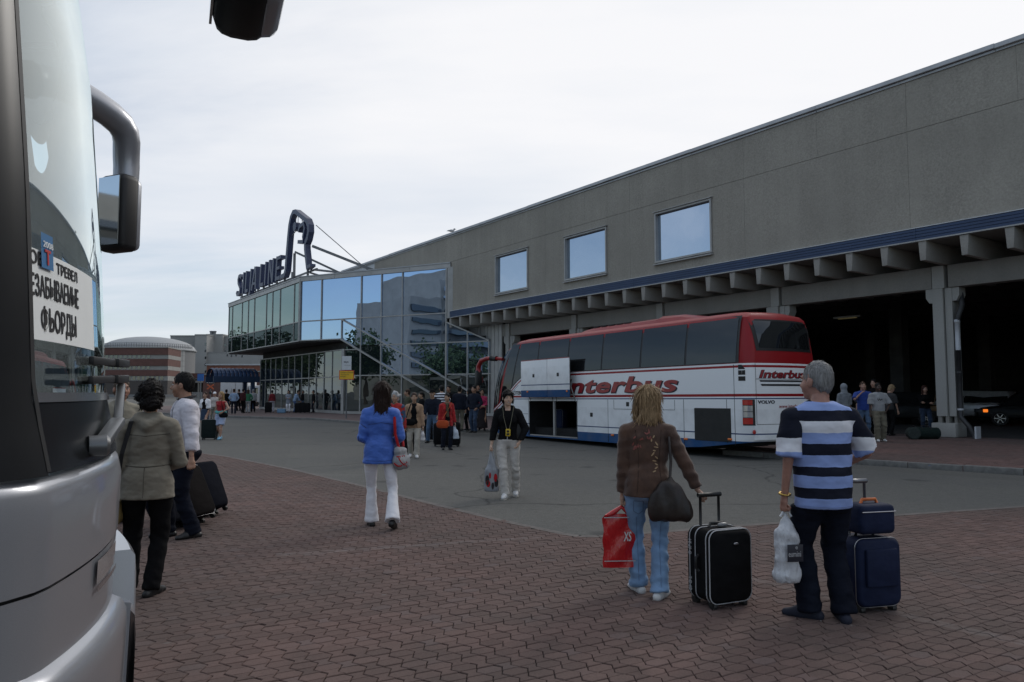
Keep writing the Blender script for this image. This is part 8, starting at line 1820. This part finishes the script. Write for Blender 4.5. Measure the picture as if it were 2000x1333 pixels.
for (u0, u1, v0, v1, nm, m) in ((404, 419, 738, 743, 'sign_plate', M_FLASH), (404, 419, 744.5, 748.5, 'sign_plate', M_FLASH), (427, 437, 740, 744, 'window', M_FARG), (470, 480, 752, 765, 'window', M_FARG)):
    p, q = at(u0, v0, YR - 0.1), at(u1, v1, YR - 0.1); g = MB(); g.box((p.x - b0.x, -0.12, q.z), (q.x - b0.x, -0.04, p.z)); o = g.build(nm, m, shed)
p = at(406, 742, YR - 0.2); 
for k, (txt, vv) in enumerate((('SILJA', 742.3), ('EXPRESS', 748))): q = at(405.5, vv, YR - 0.15); lettering('sign_lettering', txt, M_NAVYL, shed, frame((q.x - b0.x, -0.13, q.z), (1, 0, 0), (0, -1, 0)), size=0.36, depth=0.01, bold=0.01)
# blue direction board
p, q = at(386, 730.5, 105), at(398, 744.5, 105); bs = thing('direction_board', 'blue traffic direction board on a post left of the brick shed', 'sign', ((p.x + q.x) / 2, 105, 0))
M_SGNB = mat('blue sign face', (0.02, 0.11, 0.36), 0.5, var=0.1); g = MB(); wd = (q.x - p.x) / 2; g.box((-wd, -0.05, q.z), (wd, 0.0, p.z)); g.build('board', M_SGNB, bs); g = MB(); g.bar((0, 0.06, 0), (0, 0.06, p.z), 0.12); g.build('post', M_STEEL, bs)
# railway crossing sign
YX = 78.0; p = at(411, 756, YX); xr = thing('crossing_sign', 'orange red diagonal cross of a tram crossing on a thin pole', 'sign', (p.x, YX, 0)); M_XOR = mat('orange red sign paint', (0.50, 0.10, 0.03), 0.5)
for a in (34, -34): g = MB(); c_, s_ = math.cos(R(a)) * 0.42, math.sin(R(a)) * 0.42; g.bar((-c_, -0.02 * (a > 0), p.z - s_), (c_, -0.02 * (a > 0), p.z + s_), 0.03, 0.13, up=(0, 1, 0) if False else (0, 0, 1)); g.build('cross_arm', M_XOR, xr)
g = MB(); g.lathe([(0.05, 0), (0.05, p.z - 0.25)], 8, (0, 0.05, 0)); g.build('pole', M_STEEL, xr); g = MB(); g.lathe([(0.16, -0.06), (0.18, 0.06)], 12, (0, 0, p.z - 0.62), 'y'); g.build('lamp_disc', M_BLACK, xr)
# mesh fence
YF_ = 125.0; p, q = at(345, 771, YF_), at(398, 771, YF_); fn = thing('mesh_fence', 'grey steel mesh fence on posts in front of the loading bay', 'fence', (p.x, YF_, 0)); n = 14
for k in range(n + 1): g = MB(); x = (q.x - p.x) * k / n; g.box((x - 0.04, -0.04, 0), (x + 0.04, 0.04, 1.75)); g.build('post', M_ALU, fn)
for k in range(n):
    x0, x1 = (q.x - p.x) * k / n, (q.x - p.x) * (k + 1) / n; g = MB(); mcount = 6
    for j in range(mcount + 1): xx = x0 + (x1 - x0) * j / mcount; g.bar((xx, 0, 0.1), (xx, 0, 1.7), 0.022)
    for z in (0.15, 0.65, 1.15, 1.65): g.bar((x0, 0, z), (x1, 0, z), 0.03)
    g.build('mesh_panel', M_ALU, fn)
# ---- blue barrel canopy at the far end of the pavilion
can = thing('blue_canopy', 'blue barrel vaulted steel canopy on a square post at the pavilion\'s far end', 'canopy', mtx=BM @ Matrix.Translation((58.6, 5.6, 0)) @ Matrix.Rotation(R(90), 4, 'Z'))
M_CAN = mat('blue canopy sheet', (0.020, 0.048, 0.115), 0.55, var=0.15, scale=1.5); M_CANP = mat('blue post paint', (0.014, 0.036, 0.085), 0.5, var=0.1)
zt_, zb_ = 3.75, 3.05
for k in range(11):
    g = MB(); x0 = -0.2 + 0.36 * k; rows = []
    for j in range(9): a = R(180 * j / 8); rows.append([(x0 + 0.02, 1.5 * math.cos(a), zb_ + 0.75 * math.sin(a)), (x0 + 0.10, 1.54 * math.cos(a), zb_ + 0.80 * math.sin(a)), (x0 + 0.26, 1.54 * math.cos(a), zb_ + 0.80 * math.sin(a)), (x0 + 0.34, 1.5 * math.cos(a), zb_ + 0.75 * math.sin(a))])
    g.grid(rows); g.build('roof_rib', M_CAN, can, smooth=False)
for y in (-1.5, 1.5): g = MB(); g.box((-0.3, y - 0.08, zb_ - 0.5), (3.8, y + 0.08, zb_ + 0.02)); g.build('edge_beam', M_CANP, can)
for (x, y) in ((0.3, 1.3), (0.3, -1.3)): g = MB(); g.box((x - 0.16, y - 0.16, SW_Z), (x + 0.16, y + 0.16, zb_ - 0.5)); g.build('post', M_CANP, can)
# ---- white lorry behind the queue
tr = thing('delivery_truck', 'white box lorry parked behind the canopy queue', 'truck', (at(430, 770, 82).x, 82, 0), R(-4)); p, q = at(430, 743, 82), at(484, 772, 82); Wt = q.x - p.x
M_WPNT = mat('white lorry paint', (0.52, 0.53, 0.54), 0.5, var=0.06)
g = MB(); g.box((0, 0, 0.95), (Wt * 0.55, 2.4, p.z + 0.05)); g.build('cargo_box', M_WPNT, tr, bevel=0.04); g = MB(); g.box((Wt * 0.56, 0.02, 0.95), (Wt, 2.4, p.z + 0.05)); g.build('rear_box', M_WPNT, tr, bevel=0.04)
g = MB(); g.box((Wt + 0.05, 0.05, 0.5), (Wt + 1.5, 2.3, 2.4)); g.build('cab', M_WPNT, tr, bevel=0.12)
g = MB(); g.box((Wt + 0.35, 0.035, 1.5), (Wt + 1.15, 0.06, 2.15)); g.build('cab_window', M_FARG, tr)
lettering('box_lettering', 'DHL', M_NAVYL, tr, frame((0.25, -0.02, 1.35), (1, 0, 0), (0, -1, 0)), size=0.4, depth=0.01) if False else None
g = MB(); g.bar((1.15, -0.015, 1.25), (1.3, -0.015, 2.05), 0.05, 0.02, up=(0, 1, 0)); g.bar((1.5, -0.015, 1.2), (1.5, -0.015, 1.95), 0.04, 0.02, up=(0, 1, 0)); g.box((0.3, -0.02, 1.2), (0.95, -0.008, 1.42)); g.build('printed_logo', M_HANDLE, tr)
for x in (0.7, 2.1, Wt + 0.8):
    g = MB(); g.lathe([(0.2, 0.05), (0.46, 0.06), (0.48, 0.2), (0.2, 0.35)], 16, (x, 0, 0.48), 'y'); g.build('wheel', M_TYRE, tr)
g = MB(); g.box((0, 0.2, 0.6), (Wt, 2.2, 0.94)); g.build('chassis', M_CHASS, tr)
# ---- bus stop sign on the kerb by the pavilion
ps_ = ground(676, 818, SW_Z); yy = ps_.y; k_ = FPX / yy; sp_o = thing('stop_sign', 'white stop plate above a yellow notice with a red border on a grey pole', 'sign', (ps_.x, ps_.y, SW_Z))
zt = lambda v: at(674, v, yy).z - SW_Z
g = MB(); g.lathe([(0.04, 0), (0.04, zt(697))], 10); g.build('pole', M_STEEL, sp_o); w1_, w2_ = 9 / k_, 14.5 / k_
g = MB(); g.box((-w1_, -0.06, zt(723)), (w1_, -0.042, zt(696))); g.build('white_plate', mat('white sign plate', (0.58, 0.60, 0.62), 0.5, var=0.05), sp_o)
lettering('plate_lettering', 'SILJA', M_NAVYL, sp_o, frame((-0.17, -0.064, zt(709)), (1, 0, 0), (0, -1, 0)), size=0.13, depth=0.004, bold=0.003); lettering('plate_lettering', 'TERMINAL', M_HANDLE, sp_o, frame((-0.17, -0.064, zt(715)), (1, 0, 0), (0, -1, 0)), size=0.085, depth=0.004)
g = MB(); g.box((-w2_, -0.062, zt(742)), (w2_, -0.044, zt(724))); g.build('red_border', mat('red border', (0.55, 0.03, 0.02), 0.5), sp_o); g = MB(); g.box((-w2_ + 0.035, -0.068, zt(742) + 0.035), (w2_ - 0.035, -0.060, zt(724) - 0.035)); g.build('yellow_face', mat('yellow sign', (0.75, 0.44, 0.01), 0.5, var=0.04), sp_o)
for k, t_ in enumerate(('TAXIANGÖRING', 'TILLFÄLLIG', 'AVGIFT')): lettering('notice_lettering', t_, M_NAVYL, sp_o, frame((-w2_ + 0.07, -0.071, zt(724) - 0.155 - 0.115 * k), (1, 0, 0), (0, -1, 0)), size=0.10, depth=0.003)
# ---- cars parked in the dark undercroft
def car(label, pos, yaw, L=4.4, W=1.75, Hh=1.5, m=None, suv=False, tail=False, turn=False, rim6=False):
    """points towards local +X, wheels on z = 0"""
    root = thing('parked_car', label, 'car', pos, R(yaw)); h0 = 0.30; hs_ = Hh * 0.60; P = [(-L / 2, h0), (-L / 2 - 0.02, hs_ * 0.7), (-L / 2 + 0.04, hs_), (L * 0.22, hs_ + 0.02), (L / 2 - 0.25, hs_ * 0.86), (L / 2, hs_ * 0.62), (L / 2 + 0.02, h0 + 0.05)]
    g = MB(); rows = []
    for y, sx_, dz in ((-W / 2, 0.985, 0.02), (-W / 2 + 0.10, 1.0, 0.0), (W / 2 - 0.10, 1.0, 0.0), (W / 2, 0.985, 0.02)): rows.append([(x * sx_, y, z - (dz if z > 0.6 else -dz)) for x, z in P])
    g.grid(rows, close=True); n = len(P); g.f += [tuple(range(n)), tuple(range(3 * n, 4 * n))[::-1]]; g.mi += [0, 0]; g.build('body', m, root, recalc=True, bevel=0.05)
    rear = -L / 2 + (0.12 if suv else 0.55); C_ = [(rear, hs_), (rear + 0.18, Hh - 0.04), (L * 0.05, Hh), (L * 0.13, Hh - 0.05), (L * 0.30, hs_)]
    g = MB(); rows = [[(x, y * (1 if z < hs_ + 0.05 else 0.82), z) for x, z in C_] for y in (-W / 2 + 0.06, W / 2 - 0.06)]; g.grid(rows); n = len(C_); g.f += [tuple(range(n)), tuple(range(n, 2 * n))[::-1]]; g.mi += [0, 0]; g.build('cabin', m, root, recalc=True, bevel=0.04)
    for sy_ in (-1, 1):
        for x0, x1 in ((rear + 0.22, -0.15), (-0.05, L * 0.12)):
            f_ = lambda x, t: (x, sy_ * ((W / 2 - 0.06) * (1 - 0.18 * t) + 0.012), hs_ + 0.04 + (Hh - hs_ - 0.16) * t); g = MB(); g.add([f_(x0 - 0.08, 0), f_(x1 + 0.12, 0), f_(x1, 0.92), f_(x0, 0.92)], [(0, 1, 2, 3) if sy_ < 0 else (3, 2, 1, 0)]); g.build('side_window', M_BGLASS, root)
    for x in (-L / 2 + 0.82, L / 2 - 0.85):
        for sy_ in (-1, 1):
            wl = bpy.data.objects.new('wheel', None); link(wl, root); wl.location = (x, sy_ * (W / 2 - 0.10), 0.33); yo = sy_ * 0.11
            g = MB(); g.lathe([(0.20, -0.1), (0.31, -0.105), (0.335, -0.06), (0.335, 0.06), (0.31, 0.105), (0.20, 0.1)], 22, axis='y'); g.build('tyre', M_TYRE, wl, smooth=True, auto=R(40)); g = MB(); g.lathe([(0.02, yo * 0.4), (0.2, yo * 0.4)], 18, axis='y'); g.build('rim_back', M_BLACK, wl)
            for k in range(6 if rim6 else 10): a = 2 * math.pi * k / (6 if rim6 else 10); g = MB(); g.bar((0.03 * math.cos(a), yo * 0.95, 0.03 * math.sin(a)), (0.21 * math.cos(a), yo * 0.95, 0.21 * math.sin(a)), 0.055 if rim6 else 0.03, 0.03); g.build('spoke', M_RIM2, wl)
            g = MB(); g.tube([(0.212 * math.cos(a), yo * 0.95, 0.212 * math.sin(a)) for a in np.linspace(0, 6.283, 19)], 0.014, 5, cap=False); g.build('rim_ring', M_RIM2, wl)
    for sy_ in (-1, 1):
        g = MB(); g.box((-L / 2 - 0.03, sy_ * (W / 2 - 0.09) - 0.085, hs_ - 0.18), (-L / 2 + 0.12, sy_ * (W / 2 - 0.09) + 0.098, hs_ + 0.10)); g.build('tail_lamp', M_TAILL if tail else M_RED, root, bevel=0.02)
        g = MB(); g.box((L / 2 - 0.22, sy_ * (W / 2 - 0.14) - 0.13, hs_ * 0.62), (L / 2 + 0.01, sy_ * (W / 2 - 0.14) + 0.145, hs_ * 0.62 + 0.16)); g.build('headlamp', M_BLACK if turn else M_CLEAR, root, bevel=0.02)
        if turn: g = MB(); g.box((L / 2 - 0.42, sy_ * (W / 2 - 0.02) - 0.03, hs_ * 0.66), (L / 2 - 0.24, sy_ * (W / 2 - 0.02) + 0.05, hs_ * 0.66 + 0.13)); g.build('indicator', M_TURNL, root, bevel=0.02)
    return root
M_RIM2 = mat('alloy wheel', (0.5, 0.5, 0.5), 0.35, 0.7); M_TAILL = mat('lit tail lamp', (0.5, 0.02, 0.02), 0.4, emit=(1, 0.02, 0.015, 1), estr=0.9); M_TURNL = mat('lit amber lamp', (0.6, 0.2, 0.02), 0.4, emit=(1, 0.22, 0.02, 1), estr=0.9)
M_CSIL = mat('grey silver car paint', (0.42, 0.43, 0.44), 0.35, 0.4, coat=0.5); M_CDRK = mat('dark car paint', (0.010, 0.011, 0.012), 0.5, coat=0.05, spec=0.15)
FZ = SW_Z + 0.006
def spot(u, v, Y): p = at(u, v, Y); return (p.x, p.y, FZ)
bang = math.degrees(math.atan2(BX.y, BX.x))
car('silver grey estate car with a glowing red tail lamp, right of the near concrete column', spot(1890, 815, 36.5), bang + 8, m=M_CSIL, Hh=1.55, suv=True, tail=True)
car('dark car with a lit amber lamp and a six spoke wheel, nearest the right edge', spot(2022, 822, 32.5), bang + 26, m=M_CDRK, turn=True, rim6=True)
car('black car with pale wheels half seen behind the woman with folded arms', spot(1742, 822, 34), bang + 26, m=M_CDRK, rim6=True)
sl_p = at(1655, 621, 31); sl_o = thing('strip_lamp', 'dim yellowish strip lamp under the ceiling of the dark undercroft', 'lamp', (sl_p.x, sl_p.y, sl_p.z), R(bang))
g = MB(); g.box((-0.6, -0.07, 0), (0.6, 0.07, 0.07)); g.build('lamp_body', M_HANDLE, sl_o); g = MB(); g.box((-0.40, -0.05, -0.04), (0.40, 0.05, -0.002)); g.build('tube_cover', mat('dim lamp cover', (0.4, 0.36, 0.2), 0.5, emit=(1, 0.8, 0.35, 1), estr=0.03), sl_o)
g = MB(); g.bar((0, 0, 0.07), (0, 0, 5.6 - sl_p.z), 0.02); g.build('hanger', M_BLACK, sl_o)
# small litter on the ground
for (u, v, m, lb) in ((547, 818, M_FLASH, 'white paper scrap on the asphalt before the pavilion, the larger of two'), (528, 817, M_FLASH, 'tiny white paper scrap on the asphalt before the pavilion, left of the larger one'), (1815, 910, mat('blue scrap', (0.02, 0.08, 0.3), 0.6), 'small blue scrap lying on the granite kerb at the right')):
    p = ground(u, v, SW_Z + 0.008 if v == 910 else 0.0 if v < 850 else 0.02); r_ = random.Random(v); s_ = 0.10 if v < 850 else 0.035; sc = thing('paper_scrap', lb, 'litter', p)
    g = MB(); ps_ = [(s_ * math.cos(a) * r_.uniform(0.6, 1), s_ * 0.7 * math.sin(a) * r_.uniform(0.6, 1), r_.uniform(0.005, 0.4 * s_)) for a in np.linspace(0, 6.283, 8)[:-1]]; n = len(ps_); g.add(ps_ + [(0, 0, 0.4 * s_)], [(i, (i + 1) % n, n) for i in range(n)]); g.add([(x, y, 0.0) for x, y, z in ps_], [tuple(range(n))[::-1]]); g.build('crumpled_sheet', m, sc)
gu = at(856, 464, 48.5); gull = thing('gull', 'small pale gull sitting on the roof edge of the hall', 'bird', bw(29.5, 1.2, 12.05))
g = MB(); g.sphere((0, 0, 0.16), (0.19, 0.09, 0.09), 10, 6); g.sphere((0.19, 0, 0.27), (0.07, 0.055, 0.055), 8, 6); g.tube([(0.13, 0, 0.19), (0.19, 0, 0.26)], [0.06, 0.045], 6); g.tube([(0.24, 0, 0.26), (0.31, 0, 0.245)], [0.02, 0.006], 5); g.tube([(-0.15, 0, 0.17), (-0.32, 0, 0.15)], [0.06, 0.015], 6); g.tube([(0.03, 0.03, 0.1), (0.03, 0.03, 0.0)], 0.01, 4); g.tube([(0.03, -0.03, 0.1), (0.03, -0.03, 0.0)], 0.01, 4); o = g.build('feathers', mat('gull feathers', (0.4, 0.4, 0.4), 0.8), gull, smooth=True); o['kind'] = 'stuff'

# ================================================================== what the glass mirrors, off to the left of the frame
M_TOWER = mat('grey tower panels', (0.30, 0.30, 0.28), 0.85, var=0.12, scale=0.3); 
tw_ = thing('office_tower', 'stepped grey office tower mirrored in the pavilion glass', 'building', (-128, -4, 0), R(-8))
for (y0, y1, h, dx) in ((-10, -20, 26, 2), (-20, -62, 31, 4), (-24, -48, 35, 10)):
    g = MB(); g.box((-24 - dx, y1, 0), (0 - dx * 0.2, y0, h)); g.build('block', M_TOWER, tw_)
for fl in range(10):
    for (y0, y1, h) in ((-10.5, -19.5, 26), (-20.5, -61.5, 31)):
        z = 2.2 + fl * 2.9
        if z + 2 > h: continue
        g = MB(); g.box((-1.0 if h < 30 else 3.0, y1, z), (0.06, y0, z + 1.15)); g.build('window_band', M_FARG, tw_)
ms = thing('light_mast', 'tall lattice floodlight mast mirrored in the pavilion glass', 'mast', (-92, -16, 0)); g = MB()
for sx_, sy_ in ((-1, -1), (1, -1), (1, 1), (-1, 1)): g.bar((sx_ * 0.8, sy_ * 0.8, 0), (sx_ * 0.4, sy_ * 0.4, 32), 0.16)
for k in range(16): z = 2 * k; w2 = 0.8 - 0.4 * k / 16; g.bar((-w2, -w2, z), (w2, -w2, z + 2), 0.08); g.bar((w2, w2, z), (-w2, w2, z + 2), 0.08); g.bar((-w2, -w2, z), (-w2, w2, z + 2), 0.08); g.bar((w2, w2, z), (w2, -w2, z + 2), 0.08)
o = g.build('lattice', M_STEEL, ms); g = MB(); g.lathe([(2.6, 31.6), (2.8, 31.8), (2.8, 32.2), (2.4, 32.3)], 16); g.build('lamp_ring', M_BLACK, ms)
M_LEAF = NB('tree leaves'); oi = M_LEAF.n('ShaderNodeAttribute', attribute_name='shade'); M_LEAF.set(Base_Color=M_LEAF.ramp(oi.outputs['Fac'], [(0.0, (0.022, 0.040, 0.014)), (0.6, (0.045, 0.080, 0.026)), (1.0, (0.085, 0.125, 0.042))]), Roughness=0.7); M_LEAF = M_LEAF.m
M_BARK = mat('bark', (0.06, 0.045, 0.035), 0.9, var=0.3, scale=6)
def crown_mesh(seed, n=2600, rx=3.2, rz=3.8):
    r = np.random.default_rng(seed); cl = r.normal(0, 0.42, (26, 3)); cl /= np.maximum(1, np.linalg.norm(cl, axis=1))[:, None]; cl *= [rx, rx, rz]
    c = cl[r.integers(0, 26, n)] + r.normal(0, 0.62, (n, 3)); a = r.normal(0, 1, (n, 3)); a /= np.linalg.norm(a, axis=1)[:, None]; b_ = np.cross(a, r.normal(0, 1, (n, 3))); b_ /= np.linalg.norm(b_, axis=1)[:, None]; s = r.uniform(0.14, 0.30, (n, 1))
    V = np.stack([c - a * s, c + b_ * s * 0.6, c + a * s, c - b_ * s * 0.6], 1).reshape(-1, 3); V[:, 2] += 4.9; me = fast_mesh('leaves', V, np.arange(4 * n).reshape(-1, 4), M_LEAF, smooth=False)
    at_ = me.attributes.new('shade', 'FLOAT', 'POINT'); at_.data.foreach_set('value', np.repeat(r.random(n), 4).astype(np.float32)); return me
CR = [crown_mesh(k) for k in range(3)]
def tree(label, x, y, s, k):
    t = thing('leafy_tree', label, 'tree', (x, y, 0), R(37 * k), 'trees along the left side of the square'); t.scale = (s, s, s)
    g = MB(); g.tube([(0, 0, 0), (0.05, 0.02, 1.6), (0, 0, 3.2), (0.1, 0, 4.6)], [0.24, 0.19, 0.15, 0.09], 8)
    for j in range(6): a = j * 1.05; g.tube([(0, 0, 2.6 + 0.3 * j), (math.cos(a) * 1.1, math.sin(a) * 1.1, 4.0 + 0.35 * j), (math.cos(a) * 1.8, math.sin(a) * 1.8, 5.2 + 0.3 * j)], [0.09, 0.06, 0.025], 6)
    g.build('trunk', M_BARK, t, smooth=True); o = bpy.data.objects.new('crown', CR[k % 3]); link(o, t); o['kind'] = 'stuff'
tsp = [(-66, 14, 1.1), (-70, 6, 1.25), (-72, -4, 1.0), (-75, 22, 1.3), (-80, 30, 1.1), (-60, -14, 0.9), (-88, 112, 1.5), (-95, 124, 1.7), (-104, 132, 1.6), (-82, 106, 1.2), (-110, 146, 1.8), (-72, 78, 1.0), (-84, 92, 1.3), (-66, 70, 1.0)]
LT = 'leafy green tree in the row mirrored in the pavilion glass'
for k, (x, y, s) in enumerate(tsp): tree(LT, x, y, s, k)
# two more silver coaches parked further left, mirrored in the glass
for i, (x, y, a) in enumerate(((-30, 22, 10), (-33, 28, 12))):
    c = copy_tree(sil); c.matrix_world = Matrix.Translation((x, y, 0)) @ Matrix.Rotation(R(a), 4, 'Z'); c['label'] = ('silver grey coach parked off to the left, nearer of the two mirrored in glass', 'silver grey coach parked off to the left, farther of the two mirrored in glass')[i]
